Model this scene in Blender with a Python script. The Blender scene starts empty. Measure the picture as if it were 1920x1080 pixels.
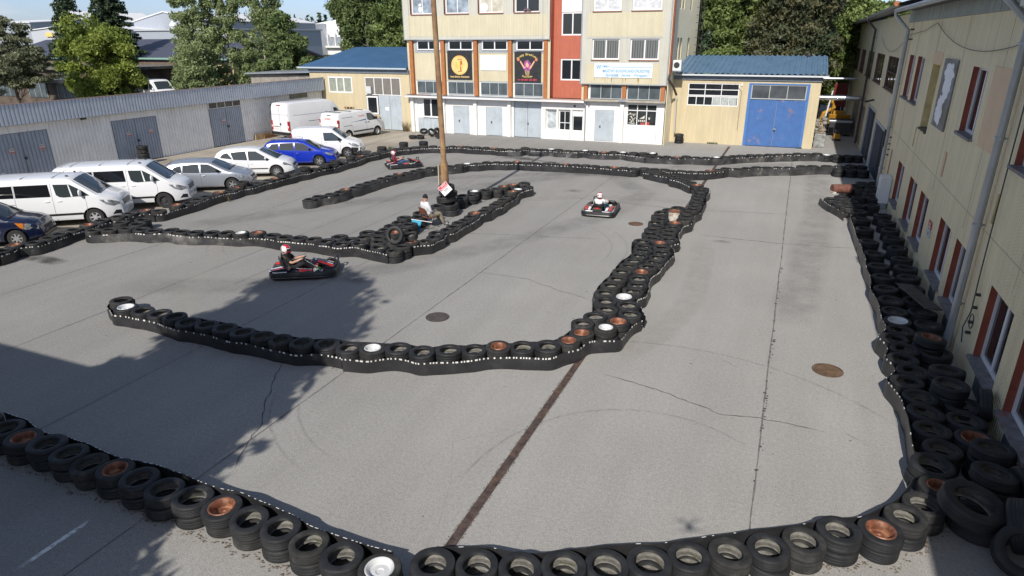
import bpy, bmesh, math, random
from mathutils import Vector, Matrix
import numpy as np
R = math.radians
rnd = random.Random(7)
sc = bpy.context.scene
COL = sc.collection

# ---------------------------------------------------------------- camera
CAMH = 7.1
FPX = 1220.0                      # focal length in pixels of a 1920 px wide frame
PITCH, YAW, ROLL = R(21.08), R(22.99), R(0.31)
cp, sp, cy, sy = math.cos(PITCH), math.sin(PITCH), math.cos(YAW), math.sin(YAW)
FWD = Vector((-sy * cp, cy * cp, -sp))
RGT = Vector((cy, sy, 0))
DWN = FWD.cross(RGT)
cr, sr = math.cos(ROLL), math.sin(ROLL)
CX = RGT * cr + DWN * sr
CD = -RGT * sr + DWN * cr
cam_d = bpy.data.cameras.new('camera')
cam = bpy.data.objects.new('camera', cam_d)
COL.objects.link(cam)
cam_d.sensor_width = 36.0
cam_d.lens = 36.0 * FPX / 1920.0
cam_d.clip_end = 3000
m = Matrix((CX, -CD, -FWD)).transposed().to_4x4()
m.translation = (0, 0, CAMH)
cam.matrix_world = m
sc.camera = cam

def at(px, py, z=0.0):
    """surveyed point of the yard: where a photo pixel meets the level z"""
    d = CX * ((px - 960) / FPX) + CD * ((py - 540) / FPX) + FWD
    t = (z - CAMH) / d.z
    return Vector((0, 0, CAMH)) + d * t

def atY(px, py, Y):
    d = CX * ((px - 960) / FPX) + CD * ((py - 540) / FPX) + FWD
    return Vector((0, 0, CAMH)) + d * (Y / d.y)

# ---------------------------------------------------------------- sky and sun
SUN_EL, SUN_AZ = R(39.15), R(-4.2)          # shadows run to azimuth -4.2 deg (from +Y to +X)
sd = Vector((math.sin(SUN_AZ) * math.cos(SUN_EL), math.cos(SUN_AZ) * math.cos(SUN_EL), -math.sin(SUN_EL)))
sun_d = bpy.data.lights.new('sun', 'SUN')
sun_d.energy = 4.5
sun_d.angle = R(0.55)
sun_d.color = (1.0, 0.945, 0.87)
sun = bpy.data.objects.new('sun', sun_d)
COL.objects.link(sun)
sun.rotation_euler = sd.to_track_quat('-Z', 'Y').to_euler()
world = bpy.data.worlds.new('World')
sc.world = world
world.use_nodes = True
wn, wl = world.node_tree.nodes, world.node_tree.links
bg = wn['Background']
sky = wn.new('ShaderNodeTexSky')
sky.sky_type = 'NISHITA'
sky.sun_disc = False
sky.sun_elevation = SUN_EL
sky.sun_rotation = R(180) + SUN_AZ
sky.altitude = 250
sky.air_density = 1.0
sky.dust_density = 0.8
sky.ozone_density = 2.0
# thin high clouds as part of the sky itself
tc = wn.new('ShaderNodeTexCoord')
mp = wn.new('ShaderNodeMapping'); mp.inputs['Scale'].default_value = (2.0, 2.0, 9.0)
nz = wn.new('ShaderNodeTexNoise'); nz.inputs['Scale'].default_value = 2.2; nz.inputs['Detail'].default_value = 7; nz.inputs['Roughness'].default_value = .6
rp = wn.new('ShaderNodeValToRGB')
rp.color_ramp.elements[0].position = .52; rp.color_ramp.elements[0].color = (0, 0, 0, 1)
rp.color_ramp.elements[1].position = .78; rp.color_ramp.elements[1].color = (.6, .6, .6, 1)
mx = wn.new('ShaderNodeMix'); mx.data_type = 'RGBA'
mx.inputs[7].default_value = (7.6, 7.6, 8.0, 1)
wl.new(tc.outputs['Generated'], mp.inputs[0]); wl.new(mp.outputs[0], nz.inputs['Vector'])
wl.new(nz.outputs['Fac'], rp.inputs[0]); wl.new(rp.outputs[0], mx.inputs[0])
sz = wn.new('ShaderNodeSeparateXYZ'); wl.new(tc.outputs['Generated'], sz.inputs[0])
mrz = wn.new('ShaderNodeMapRange'); wl.new(sz.outputs[2], mrz.inputs[0]); mrz.inputs[1].default_value = .02; mrz.inputs[2].default_value = .35
tn = wn.new('ShaderNodeMix'); tn.data_type = 'RGBA'; wl.new(mrz.outputs[0], tn.inputs[0])
tn.inputs[6].default_value = (.86, .99, 1.42, 1); tn.inputs[7].default_value = (1.05, .98, .95, 1)
ml = wn.new('ShaderNodeMix'); ml.data_type = 'RGBA'; ml.blend_type = 'MULTIPLY'; ml.inputs[0].default_value = 1.0
wl.new(sky.outputs[0], ml.inputs[6]); wl.new(tn.outputs[2], ml.inputs[7])
wl.new(ml.outputs[2], mx.inputs[6]); wl.new(mx.outputs[2], bg.inputs[0])
bg.inputs[1].default_value = 0.112
sc.view_settings.view_transform = 'Standard'
sc.view_settings.look = 'None'
sc.view_settings.exposure = 0.0
sc.view_settings.gamma = 1.0
sc.cycles.max_bounces = 6
sc.cycles.transparent_max_bounces = 8

# ---------------------------------------------------------------- materials
MATS = {}
def mat(name, col=(.5, .5, .5), rough=.6, metal=0., var=0., vscale=3., bump=0., bscale=40., ribs=None, col2=None, c2pos=(.5, .6),
        c2scale=2., spec=.5, streak=0., trans=0., coat=0., grime=0.):
    if name in MATS: return MATS[name]
    M = bpy.data.materials.new(name); MATS[name] = M
    M.use_nodes = True
    n, l = M.node_tree.nodes, M.node_tree.links
    p = n['Principled BSDF']
    p.inputs['Base Color'].default_value = (*col, 1)
    p.inputs['Roughness'].default_value = rough
    p.inputs['Metallic'].default_value = metal
    p.inputs['Specular IOR Level'].default_value = spec
    if coat: p.inputs['Coat Weight'].default_value = coat
    co = n.new('ShaderNodeTexCoord')
    cur = None
    def mix(a, b, fac, mode='MIX'):
        x = n.new('ShaderNodeMix'); x.data_type = 'RGBA'; x.blend_type = mode
        if isinstance(fac, float): x.inputs[0].default_value = fac
        else: l.new(fac, x.inputs[0])
        for s, v in ((6, a), (7, b)):
            if isinstance(v, tuple): x.inputs[s].default_value = (*v, 1)
            else: l.new(v, x.inputs[s])
        return x.outputs[2]
    def noise(scale, detail=4, rough_=.55, vec=None):
        t = n.new('ShaderNodeTexNoise'); t.inputs['Scale'].default_value = scale
        t.inputs['Detail'].default_value = detail; t.inputs['Roughness'].default_value = rough_
        l.new(vec or co.outputs['Object'], t.inputs['Vector']); return t.outputs['Fac']
    def ramp(f, a, b, ca=0., cb=1.):
        r = n.new('ShaderNodeMapRange'); l.new(f, r.inputs[0])
        r.inputs[1].default_value = a; r.inputs[2].default_value = b
        r.inputs[3].default_value = ca; r.inputs[4].default_value = cb; return r.outputs[0]
    cur = tuple(col)
    if col2: cur = mix(cur, tuple(col2), ramp(noise(c2scale, 6, .65), *c2pos))
    if var:
        g = ramp(noise(vscale, 5), .3, .7, 1 - var, 1 + var)
        gc = n.new('ShaderNodeCombineColor')
        for k in range(3): l.new(g, gc.inputs[k])
        cur = mix(cur, gc.outputs[0], 1., 'MULTIPLY')
    if streak:
        mpn = n.new('ShaderNodeMapping'); mpn.inputs['Scale'].default_value = (3.0, 3.0, .25)
        l.new(co.outputs['Object'], mpn.inputs[0])
        g = ramp(noise(1.6, 5, .6, mpn.outputs[0]), .35, .7, 1., 1 - streak)
        gc = n.new('ShaderNodeCombineColor')
        for k in range(3): l.new(g, gc.inputs[k])
        cur = mix(cur, gc.outputs[0], 1., 'MULTIPLY')
    if grime:
        gm = ramp(noise(1.1, 7, .7), .5, .75, 0., grime)
        cur = mix(cur, (.16, .13, .09), gm)
    hts = []
    if ribs:
        axis, pitch, depth = ribs[:3]
        sep = n.new('ShaderNodeSeparateXYZ'); l.new(co.outputs['Object'], sep.inputs[0])
        mth = n.new('ShaderNodeMath'); mth.operation = 'MULTIPLY'; l.new(sep.outputs[axis], mth.inputs[0]); mth.inputs[1].default_value = 2 * math.pi / pitch
        sn = n.new('ShaderNodeMath'); sn.operation = 'SINE'; l.new(mth.outputs[0], sn.inputs[0])
        hts.append((sn.outputs[0], depth))
        if len(ribs) > 4:
            g = ramp(sn.outputs[0], -1., -.6, 1 - ribs[3], 1.)
            gc = n.new('ShaderNodeCombineColor')
            for k in range(3): l.new(g, gc.inputs[k])
            cur = mix(cur, gc.outputs[0], 1., 'MULTIPLY')
    if not isinstance(cur, tuple): l.new(cur, p.inputs['Base Color'])
    if bump: hts.append((noise(bscale, 5), bump))
    prev = None
    for h, d in hts:
        b = n.new('ShaderNodeBump'); b.inputs['Strength'].default_value = 1.0; b.inputs['Distance'].default_value = d
        l.new(h, b.inputs['Height'])
        if prev: l.new(prev, b.inputs['Normal'])
        prev = b.outputs[0]
    if prev: l.new(prev, p.inputs['Normal'])
    return M

# ---------------------------------------------------------------- tagging
def tag(o, label=None, cat=None, group=None, kind=None):
    if label: o['label'] = label
    if cat: o['category'] = cat
    if group: o['group'] = group
    if kind: o['kind'] = kind
    return o

def empty(name, loc=(0, 0, 0), rz=0., label=None, cat=None, group=None):
    o = bpy.data.objects.new(name, None)
    o.empty_display_size = .2
    COL.objects.link(o); o.location = loc; o.rotation_euler = (0, 0, rz)
    return tag(o, label, cat, group)

def copy_tree(o, parent=None):
    c = o.copy(); COL.objects.link(c)
    if parent: c.parent = parent
    for ch in o.children: copy_tree(ch, c)
    return c

# ---------------------------------------------------------------- mesh builder
class MB:
    def __init__(s): s.v = []; s.f = []; s.m = []; s.mats = []; s.M = Matrix.Identity(4)
    def mi(s, mt):
        if mt not in s.mats: s.mats.append(mt)
        return s.mats.index(mt)
    def add(s, vs, fs, mt):
        b = len(s.v); i = s.mi(mt)
        s.v += [tuple(s.M @ Vector(v)) for v in vs]
        s.f += [tuple(b + k for k in f) for f in fs]
        s.m += [i] * len(fs)
        return s
    def box(s, x0, x1, y0, y1, z0, z1, mt):
        vs = [(x, y, z) for z in (z0, z1) for y in (y0, y1) for x in (x0, x1)]
        return s.add(vs, [(0, 2, 3, 1), (4, 5, 7, 6), (0, 1, 5, 4), (2, 6, 7, 3), (0, 4, 6, 2), (1, 3, 7, 5)], mt)
    def quad(s, a, b, c, d, mt): return s.add([a, b, c, d], [(0, 1, 2, 3)], mt)
    def tube(s, pts, r, mt, n=8, caps=True):
        pts = [Vector(p) for p in pts]
        rs = r if isinstance(r, (list, tuple)) else [r] * len(pts)
        vs, fs = [], []
        up = None
        for i, p in enumerate(pts):
            d = (pts[min(i + 1, len(pts) - 1)] - pts[max(i - 1, 0)]).normalized()
            if up is None:
                up = Vector((0, 0, 1)) if abs(d.z) < .9 else Vector((1, 0, 0))
            a = d.cross(up).normalized(); b = a.cross(d).normalized(); up = b
            for k in range(n):
                t = 2 * math.pi * k / n
                vs.append(p + (a * math.cos(t) + b * math.sin(t)) * rs[i])
        for i in range(len(pts) - 1):
            for k in range(n):
                k2 = (k + 1) % n
                fs.append((i * n + k, i * n + k2, (i + 1) * n + k2, (i + 1) * n + k))
        if caps:
            fs.append(tuple(range(n))[::-1]); fs.append(tuple((len(pts) - 1) * n + k for k in range(n)))
        return s.add(vs, fs, mt)
    def lathe(s, prof, n, mt, c=(0, 0, 0), axis='z', closed=False, mats=None, wob=None):
        vs = []
        for k in range(n):
            t = 2 * math.pi * k / n
            for j, (r, z) in enumerate(prof):
                if wob: r = r + wob(j, k)
                x, y = r * math.cos(t), r * math.sin(t)
                if axis == 'z': q = (x, y, z)
                elif axis == 'y': q = (x, z, y)
                else: q = (z, x, y)
                vs.append((c[0] + q[0], c[1] + q[1], c[2] + q[2]))
        P = len(prof); J = P if closed else P - 1
        for j in range(J):
            fs = []
            for k in range(n):
                k2 = (k + 1) % n; j2 = (j + 1) % P
                fs.append((k * P + j, k2 * P + j, k2 * P + j2, k * P + j2))
            if j == 0: first = len(s.v); s.add(vs, fs, mats[j] if mats else mt)
            else:
                i = s.mi(mats[j] if mats else mt)
                s.f += [tuple(first + q for q in f) for f in fs]; s.m += [i] * len(fs)
        return s
    def ell(s, c, r, mt, nu=12, nv=8):
        vs, fs = [], []
        for i in range(1, nv):
            ph = math.pi * i / nv
            for k in range(nu):
                t = 2 * math.pi * k / nu
                vs.append((c[0] + r[0] * math.sin(ph) * math.cos(t), c[1] + r[1] * math.sin(ph) * math.sin(t), c[2] + r[2] * math.cos(ph)))
        b = len(vs); vs += [(c[0], c[1], c[2] + r[2]), (c[0], c[1], c[2] - r[2])]
        for i in range(nv - 2):
            for k in range(nu):
                k2 = (k + 1) % nu
                fs.append((i * nu + k, (i + 1) * nu + k, (i + 1) * nu + k2, i * nu + k2))
        for k in range(nu):
            k2 = (k + 1) % nu
            fs.append((b, k, k2)); fs.append((b + 1, (nv - 2) * nu + k2, (nv - 2) * nu + k))
        return s.add(vs, fs, mt)
    def prism(s, poly, a, b, mt, plane='xz'):
        """polygon in a plane, extruded from a to b along the remaining axis"""
        f = {'xz': lambda p, t: (p[0], t, p[1]), 'yz': lambda p, t: (t, p[0], p[1]), 'xy': lambda p, t: (p[0], p[1], t)}[plane]
        n = len(poly)
        vs = [f(p, a) for p in poly] + [f(p, b) for p in poly]
        fs = [tuple(range(n)), tuple(range(2 * n - 1, n - 1, -1))] + [(i, n + i, n + (i + 1) % n, (i + 1) % n) for i in range(n)]
        return s.add(vs, fs, mt)
    def build(s, name, parent=None, smooth=False, bevel=0., fixn=True, sub=0, **tags):
        me = bpy.data.meshes.new(name)
        me.from_pydata(s.v, [], s.f)
        for mt in s.mats: me.materials.append(mt)
        me.polygons.foreach_set('material_index', s.m)
        if fixn:
            bm = bmesh.new(); bm.from_mesh(me); bmesh.ops.recalc_face_normals(bm, faces=bm.faces); bm.to_mesh(me); bm.free()
        if smooth:
            me.polygons.foreach_set('use_smooth', [True] * len(me.polygons))
            try: me.set_sharp_from_angle(angle=R(smooth if smooth is not True else 40))
            except Exception: pass
        me.update()
        o = bpy.data.objects.new(name, me)
        COL.objects.link(o)
        if parent: o.parent = parent
        if bevel:
            b = o.modifiers.new('bevel', 'BEVEL'); b.width = bevel; b.segments = 2; b.limit_method = 'ANGLE'
        if sub:
            b = o.modifiers.new('sub', 'SUBSURF'); b.levels = sub; b.render_levels = sub
        return tag(o, **tags)

def text(parent, name, body, mt, M, size=.2, width=None, depth=.002):
    cu = bpy.data.curves.new(name, 'FONT'); cu.body = body; cu.size = size; cu.align_x = 'CENTER'; cu.align_y = 'CENTER'; cu.extrude = depth; cu.offset = size * .022
    t = bpy.data.objects.new(name, cu); COL.objects.link(t)
    dg = bpy.context.evaluated_depsgraph_get()
    me = bpy.data.meshes.new_from_object(t.evaluated_get(dg))
    bpy.data.objects.remove(t); bpy.data.curves.remove(cu)
    xs = [v.co.x for v in me.vertices]
    if width and xs:
        k = width / (max(xs) - min(xs))
        for v in me.vertices: v.co.x *= k
    me.transform(M)
    me.materials.clear(); me.materials.append(mt)
    o = bpy.data.objects.new(name, me); COL.objects.link(o)
    if parent: o.parent = parent
    return o
# text frames: local x right, local y up
def face_negY(x, y, z): return Matrix(((1, 0, 0, x), (0, 0, -1, y), (0, 1, 0, z), (0, 0, 0, 1)))
def face_negX(x, y, z): return Matrix(((0, 0, -1, x), (-1, 0, 0, y), (0, 1, 0, z), (0, 0, 0, 1)))
def face_posX(x, y, z): return Matrix(((0, 0, 1, x), (1, 0, 0, y), (0, 1, 0, z), (0, 0, 0, 1)))

WHITE = mat('white_paint', (.78, .78, .77), .45, var=.05, vscale=1.5)
WPVC = mat('white_pvc', (.8, .8, .8), .35)
BLACKP = mat('black_plastic', (.018, .018, .02), .45, var=.2, vscale=4)
CHROME = mat('chrome', (.6, .6, .62), .2, 1.)
GALV = mat('galvanised_metal', (.42, .45, .48), .38, .55, var=.12, vscale=2)
DARKM = mat('dark_metal', (.05, .05, .055), .5, .3)
GLASS = mat('window_glass', (.018, .022, .026), .06, spec=.6)
GLASSG = mat('dusty_glass', (.085, .105, .115), .25, var=.45, vscale=.9)
# ================================================================ the ground
def sheet(name, poly, z, mt, kind='structure'):
    b = MB(); b.add([(x, y, z) for x, y in poly], [tuple(range(len(poly)))], mt)
    return b.build(name, kind=kind)

ASPH = mat('yard_asphalt', (.255, .248, .24), .93, spec=.12)
def ground_nodes(M, base, speck, blotch, side=0):
    n, l = M.node_tree.nodes, M.node_tree.links
    p = n['Principled BSDF']; co = [x for x in n if x.type == 'TEX_COORD'][0]
    def noise(s, d=5, r=.6, vec=None):
        t = n.new('ShaderNodeTexNoise'); t.inputs['Scale'].default_value = s; t.inputs['Detail'].default_value = d; t.inputs['Roughness'].default_value = r
        l.new(vec or co.outputs['Object'], t.inputs['Vector']); return t.outputs['Fac']
    def mr(f, a, b, c, d):
        r = n.new('ShaderNodeMapRange'); l.new(f, r.inputs[0])
        for k, v in enumerate((a, b, c, d)): r.inputs[k + 1].default_value = v
        return r.outputs[0]
    def mul(a, b):
        x = n.new('ShaderNodeMath'); x.operation = 'MULTIPLY'
        for k, v in enumerate((a, b)): l.new(v, x.inputs[k])
        return x.outputs[0]
    grain = mr(noise(48, 2, .9), .3, .7, 1 - speck, 1 + speck)
    grain2 = mr(noise(14, 4, .7), .3, .7, 1 - speck * .35, 1 + speck * .35)
    blot = mr(noise(.22, 6, .6), .3, .7, 1 - blotch, 1 + blotch)
    mpn = n.new('ShaderNodeMapping'); mpn.inputs['Scale'].default_value = (1.6, .16, 1); l.new(co.outputs['Object'], mpn.inputs[0])
    lanes = mr(noise(.8, 4, .6, mpn.outputs[0]), .35, .65, 1 - blotch * .55, 1 + blotch * .55)
    f = mul(mul(grain, grain2), mul(blot, lanes))
    # dark stains and pale dots
    st = mr(noise(1.7, 7, .75), .68, .8, 1., .78)
    f = mul(f, st)
    v = n.new('ShaderNodeTexVoronoi'); v.inputs['Scale'].default_value = 3.1; l.new(co.outputs['Object'], v.inputs['Vector'])
    f = mul(f, mr(v.outputs['Distance'], .012, .035, .55, 1.))
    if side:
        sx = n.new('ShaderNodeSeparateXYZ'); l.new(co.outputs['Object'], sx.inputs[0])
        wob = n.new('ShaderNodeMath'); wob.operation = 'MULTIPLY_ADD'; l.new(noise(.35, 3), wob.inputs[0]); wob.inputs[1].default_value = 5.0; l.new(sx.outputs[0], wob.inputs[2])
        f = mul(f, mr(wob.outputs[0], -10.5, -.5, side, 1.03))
    cc = n.new('ShaderNodeCombineColor')
    for k in range(3):
        x = n.new('ShaderNodeMath'); x.operation = 'MULTIPLY'; l.new(f, x.inputs[0]); x.inputs[1].default_value = base[k]; l.new(x.outputs[0], cc.inputs[k])
    l.new(cc.outputs[0], p.inputs['Base Color'])
    b = n.new('ShaderNodeBump'); b.inputs['Distance'].default_value = .004; l.new(noise(70, 3, .7), b.inputs['Height']); l.new(b.outputs[0], p.inputs['Normal'])
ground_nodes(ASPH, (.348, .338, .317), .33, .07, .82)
CONC = mat('worn_concrete', (.33, .3, .25), .95, spec=.1)
ground_nodes(CONC, (.37, .335, .275), .35, .25)
LANDM = mat('rough_grass_ground', (.09, .1, .05), .95, var=.5, vscale=.3, col2=(.19, .16, .11), c2pos=(.5, .62), c2scale=.08, spec=.1)
sheet('ground', [(-1500, -400), (900, -400), (900, 2200), (-1500, 2200)], -.012, LANDM)
sheet('yard_pavement', [(-25.4, -30), (4.25, -30), (4.25, 110), (1.2, 110), (1.2, 50), (-8, 50), (-8, 49), (-25.4, 48.5)], 0.0, ASPH)
sheet('concrete_apron', [(-37.2, -12), (-25.4, -12), (-25.4, 43.3), (-25.2, 43.6), (-25.1, 48.6), (-38.5, 48.6), (-37.2, 44)], -.003, CONC)
sheet('back_road', [(-130, 46), (-46, 46), (-46, 62), (-130, 62)], -.006, mat('back_asphalt', (.12, .12, .12), .9, var=.2))
YARDZ = 0.004

# joints, cracks, gutter and marks lie on the pavement as thin sheets
JOINT = mat('joint_tar', (.17, .165, .158), .9, var=.3, vscale=6, spec=.1)
CRACK = mat('crack_dark', (.10, .097, .092), .95, spec=.1)
def strip(mb, pts, w, z, mt, jit=0., seg=.35, taper=False):
    P = []
    for a, b in zip(pts[:-1], pts[1:]):
        a, b = Vector(a), Vector(b); k = max(1, int((b - a).length / seg))
        for i in range(k): P.append(a.lerp(b, i / k))
    P.append(Vector(pts[-1]))
    vs, fs = [], []
    off = 0
    for i, p in enumerate(P):
        d = (P[min(i + 1, len(P) - 1)] - P[max(i - 1, 0)]); d = Vector((d.x, d.y)).normalized(); nn = Vector((-d.y, d.x))
        off = off * .75 + rnd.uniform(-jit, jit)
        ww = w * (rnd.uniform(.5, 1.5) if jit else 1) * .5
        if taper: ww *= min(1, min(i, len(P) - 1 - i) / 4 + .15)
        q = Vector((p.x, p.y)) + nn * off
        vs += [(q.x + nn.x * ww, q.y + nn.y * ww, z), (q.x - nn.x * ww, q.y - nn.y * ww, z)]
    for i in range(len(P) - 1): fs.append((2 * i, 2 * i + 1, 2 * i + 3, 2 * i + 2))
    mb.add(vs, fs, mt)
b = MB()
for X, y0, y1, w in ((.22, 6.5, 47, .03), (-8.68, -8, 45, .028), (-12.75, -8, 44, .026), (-15.3, 14, 41, .02), (-17.05, -8, 43, .024), (-21.1, 1, 42, .024)):
    strip(b, [(X, y0), (X + .02, y1)], w, YARDZ, JOINT, jit=.006, seg=.25)
b.build('pavement_joints', kind='structure', fixn=False)
b = MB()
for pts, w in ((((-3.2, 12.75), (-2.2, 12.6), (-.6, 12.0), (.2, 12.2), (1.4, 12.15)), .02), (((-2.8, 24.9), (0, 24.8), (2.6, 25.2)), .022), (((-8.9, 17.8), (-7, 17.9), (-5.8, 17.3), (-4.6, 16.9)), .014),
               (((-8.3, 6.9), (-8.9, 8.2), (-9.6, 9.3), (-10.6, 10.9), (-10.7, 12.0)), .02), (((1.7, 12.3), (2.1, 12.0)), .02), (((-.9, 14.6), (-.4, 14.2)), .012),
               (((-12.2, 21.5), (-9.2, 22.2), (-6, 22.9)), .014), (((-9.3, 29), (-4, 28.6), (.5, 29.5)), .018), (((-20, 20.2), (-17.2, 19.8)), .012)):
    strip(b, pts, w, YARDZ + .001, CRACK, jit=.035, seg=.13, taper=True)
# crumbling edge along the right-hand joint
for y in np.arange(7.2, 22, .11):
    if rnd.random() < (.62 if (math.sin(y * 1.7) + math.sin(y * .63)) > 0 else .16):
        x = .22 + rnd.uniform(-.01, .07); r = rnd.uniform(.01, .05)
        k = 6; ph = rnd.random() * 6
        b.add([(x + r * rnd.uniform(.5, 1.2) * math.cos(ph + i), y + r * rnd.uniform(.6, 1.4) * math.sin(ph + i), YARDZ + .002) for i in range(k)], [tuple(range(k))], CRACK)
for i in range(90):
    x, y = rnd.uniform(-21, 2.6), rnd.uniform(7, 38); r = rnd.uniform(.012, .035)
    b.add([(x + r * rnd.uniform(.5, 1.3) * math.cos(i_), y + r * rnd.uniform(.4, 1.) * math.sin(i_), YARDZ + .001) for i_ in range(6)], [tuple(range(6))], CRACK)
b.build('pavement_cracks', kind='structure', fixn=False)

# rusty gutter channel along the yard
CHAN = mat('gutter_brown', (.075, .052, .045), .85, var=.5, vscale=9, bump=.01, bscale=30, col2=(.12, .07, .045), c2pos=(.45, .7), c2scale=3)
b = MB(); strip(b, [(-3.88, 5.9), (-3.86, 47.5)], .155, YARDZ + .002, CHAN, seg=.4)
b.build('gutter_channel', kind='structure', fixn=False)
b = MB()
EDGE = mat('dirt_crumb', (.12, .105, .085), .95, var=.4, vscale=20)
for y in np.arange(6, 12.5, .035):
    for s in (-1, 1):
        if rnd.random() < .75:
            x = -3.88 + s * rnd.uniform(.07, .105); r = rnd.uniform(.006, .022)
            b.add([(x + r * math.cos(i), y + r * math.sin(i) * rnd.uniform(.6, 1.3), YARDZ + .0045) for i in (0, 1.5, 3, 4.5)], [(0, 1, 2, 3)], EDGE)
b.build('gutter_crumbs', kind='structure', fixn=False)

# pale repaired trench with soft edges, scuffs and stains: sheets mixed with transparency
def soft(name, col, amount, scale=3., edge=True):
    M = bpy.data.materials.new(name); M.use_nodes = True
    n, l = M.node_tree.nodes, M.node_tree.links; p = n['Principled BSDF']
    p.inputs['Base Color'].default_value = (*col, 1); p.inputs['Roughness'].default_value = .95; p.inputs['Specular IOR Level'].default_value = .1
    co = n.new('ShaderNodeTexCoord'); t = n.new('ShaderNodeTexNoise'); t.inputs['Scale'].default_value = scale; t.inputs['Detail'].default_value = 7; t.inputs['Roughness'].default_value = .7
    l.new(co.outputs['Object'], t.inputs['Vector'])
    r = n.new('ShaderNodeMapRange'); l.new(t.outputs['Fac'], r.inputs[0]); r.inputs[1].default_value = .3; r.inputs[2].default_value = .72; r.inputs[3].default_value = 0; r.inputs[4].default_value = amount
    a = n.new('ShaderNodeAttribute'); a.attribute_name = 'fade'
    x = n.new('ShaderNodeMath'); x.operation = 'MULTIPLY'; l.new(r.outputs[0], x.inputs[0]); l.new(a.outputs['Fac'], x.inputs[1])
    l.new(x.outputs[0], p.inputs['Alpha'])
    return M
def fade_strip(name, pts, w, mt, z, n=5, seg=.4):
    P = []
    for a, b_ in zip(pts[:-1], pts[1:]):
        a, b_ = Vector(a), Vector(b_); k = max(1, int((b_ - a).length / seg))
        for i in range(k): P.append(a.lerp(b_, i / k))
    P.append(Vector(pts[-1]))
    vs, fs, fd = [], [], []
    for i, p in enumerate(P):
        d = (P[min(i + 1, len(P) - 1)] - P[max(i - 1, 0)]).normalized(); nn = Vector((-d.y, d.x))
        for j in range(n):
            u = j / (n - 1) * 2 - 1
            q = p + nn * (u * w / 2); vs.append((q.x, q.y, z))
            fd.append((1 - abs(u) ** 3) * min(1, i / 3, (len(P) - 1 - i) / 3))
    for i in range(len(P) - 1):
        for j in range(n - 1): fs.append((i * n + j, i * n + j + 1, (i + 1) * n + j + 1, (i + 1) * n + j))
    me = bpy.data.meshes.new(name); me.from_pydata(vs, [], fs); me.materials.append(mt)
    at_ = me.attributes.new('fade', 'FLOAT', 'POINT'); at_.data.foreach_set('value', fd)
    o = bpy.data.objects.new(name, me); COL.objects.link(o); o['kind'] = 'structure'
PALE = soft('pale_dust', (.47, .45, .41), .55, 2.4)
DARKS = soft('dark_scuff', (.15, .148, .143), .27, 4)
RLINE = soft('rubbered_line', (.19, .187, .182), .30, .9)
STAIN = soft('oil_stain', (.07, .065, .06), .95, 1.6)
fade_strip('trench_patch', [(-12.3, 8.9), (-13.4, 10.2), (-14.7, 11.3), (-17.2, 14.6), (-19.4, 18.2), (-22.3, 23.8), (-24, 28.7)], 1.25, PALE, YARDZ + .004)
fade_strip('dust_patch', [(-13.1, 11.2), (-12.3, 10.6), (-11.6, 10.0)], 1.6, PALE, YARDZ + .0055)
fade_strip('dust_band', [(-11.5, 27.6), (-8.5, 29.6), (-5.5, 30.2), (-3, 29.8)], 1.1, PALE, YARDZ + .004)
fade_strip('dust_edge', [(-3.2, 13.5), (-2.4, 15.5), (-2.0, 18), (-2.2, 21.5), (-2.6, 24.5)], .9, PALE, YARDZ + .0055)
fade_strip('tyre_arc', [(-1.55 + 2.9 * math.cos(a), 8.2 + 3.4 * math.sin(a)) for a in np.arange(.9, 3.3, .12)], .07, DARKS, YARDZ + .007, seg=.2)
fade_strip('tyre_arc_far', [(-1.6 + 5.2 * math.cos(a), 10.2 + 4.6 * math.sin(a)) for a in np.arange(.6, 2.7, .1)], .08, DARKS, YARDZ + .008, seg=.2)
fade_strip('scratch', [(-4.15, 5.9), (-4.25, 7.0), (-4.6, 8.1), (-5.1, 9.1), (-4.9 + .6, 10.0)][:4] + [(-4.3, 9.9)], .025, PALE, YARDZ + .009, seg=.15)
for i, (x, y, w_, l_) in enumerate(((-23.3, 13.3, .7, 2.2), (-12.0, 15.6, .5, .9), (-9.6, 30.3, .7, 1.1), (-19.3, 24.3, .5, 1.8), (-1.9, 24.2, .4, .8), (-15.6, 38, .9, 2.6))):
    fade_strip('stain', [(x - l_ / 2, y), (x, y + .1), (x + l_ / 2, y)], w_, STAIN, YARDZ + .003, seg=.2)
0 and fade_strip('wet_shade', [(-9.6, 22.6), (-7.6, 19.6), (-6.7, 17)], 1.1, DARKS, YARDZ + .003)
for i, (pts, w_) in enumerate((([(1.2, 45.2), (1.6, 38), (1.5, 30), (1.0, 22), (.6, 17)], 1.5), ([(-22.5, 18), (-19, 23), (-15.5, 28), (-11, 34), (-5, 39), (1, 42)], 1.6),
                          ([(-18.5, 12.5), (-14.5, 14.2), (-11.5, 17.2), (-9, 21.5), (-6.8, 26.5), (-6.2, 31), (-8.5, 34.5), (-13, 35.5)], 1.5), ([(-20.5, 27), (-16, 31.5), (-11, 34.6), (-7, 34.8)], 1.2))):
    fade_strip('rubbered_line', pts, w_, RLINE, YARDZ + .0095 + .001 * i)
for i, (cx, cy_, r_, a0, a1) in enumerate(((-9.5, 21, 4.2, -.2, 1.1), (-6, 11, 3.3, 3.4, 4.6), (-.4, 26, 6, -.6, .3), (-16, 19, 3.4, 3.0, 4.2), (-2.6, 33, 4, .2, 1.4), (-12, 31, 5, 1.2, 2.2))):
    for q in (0, .55): fade_strip('skid_mark', [(cx + (r_ + q) * math.cos(a), cy_ + (r_ + q) * math.sin(a)) for a in np.arange(a0, a1, .1)], .09, DARKS, YARDZ + .014 + .0006 * i + .0003 * (q > 0), seg=.2, n=3)
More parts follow.
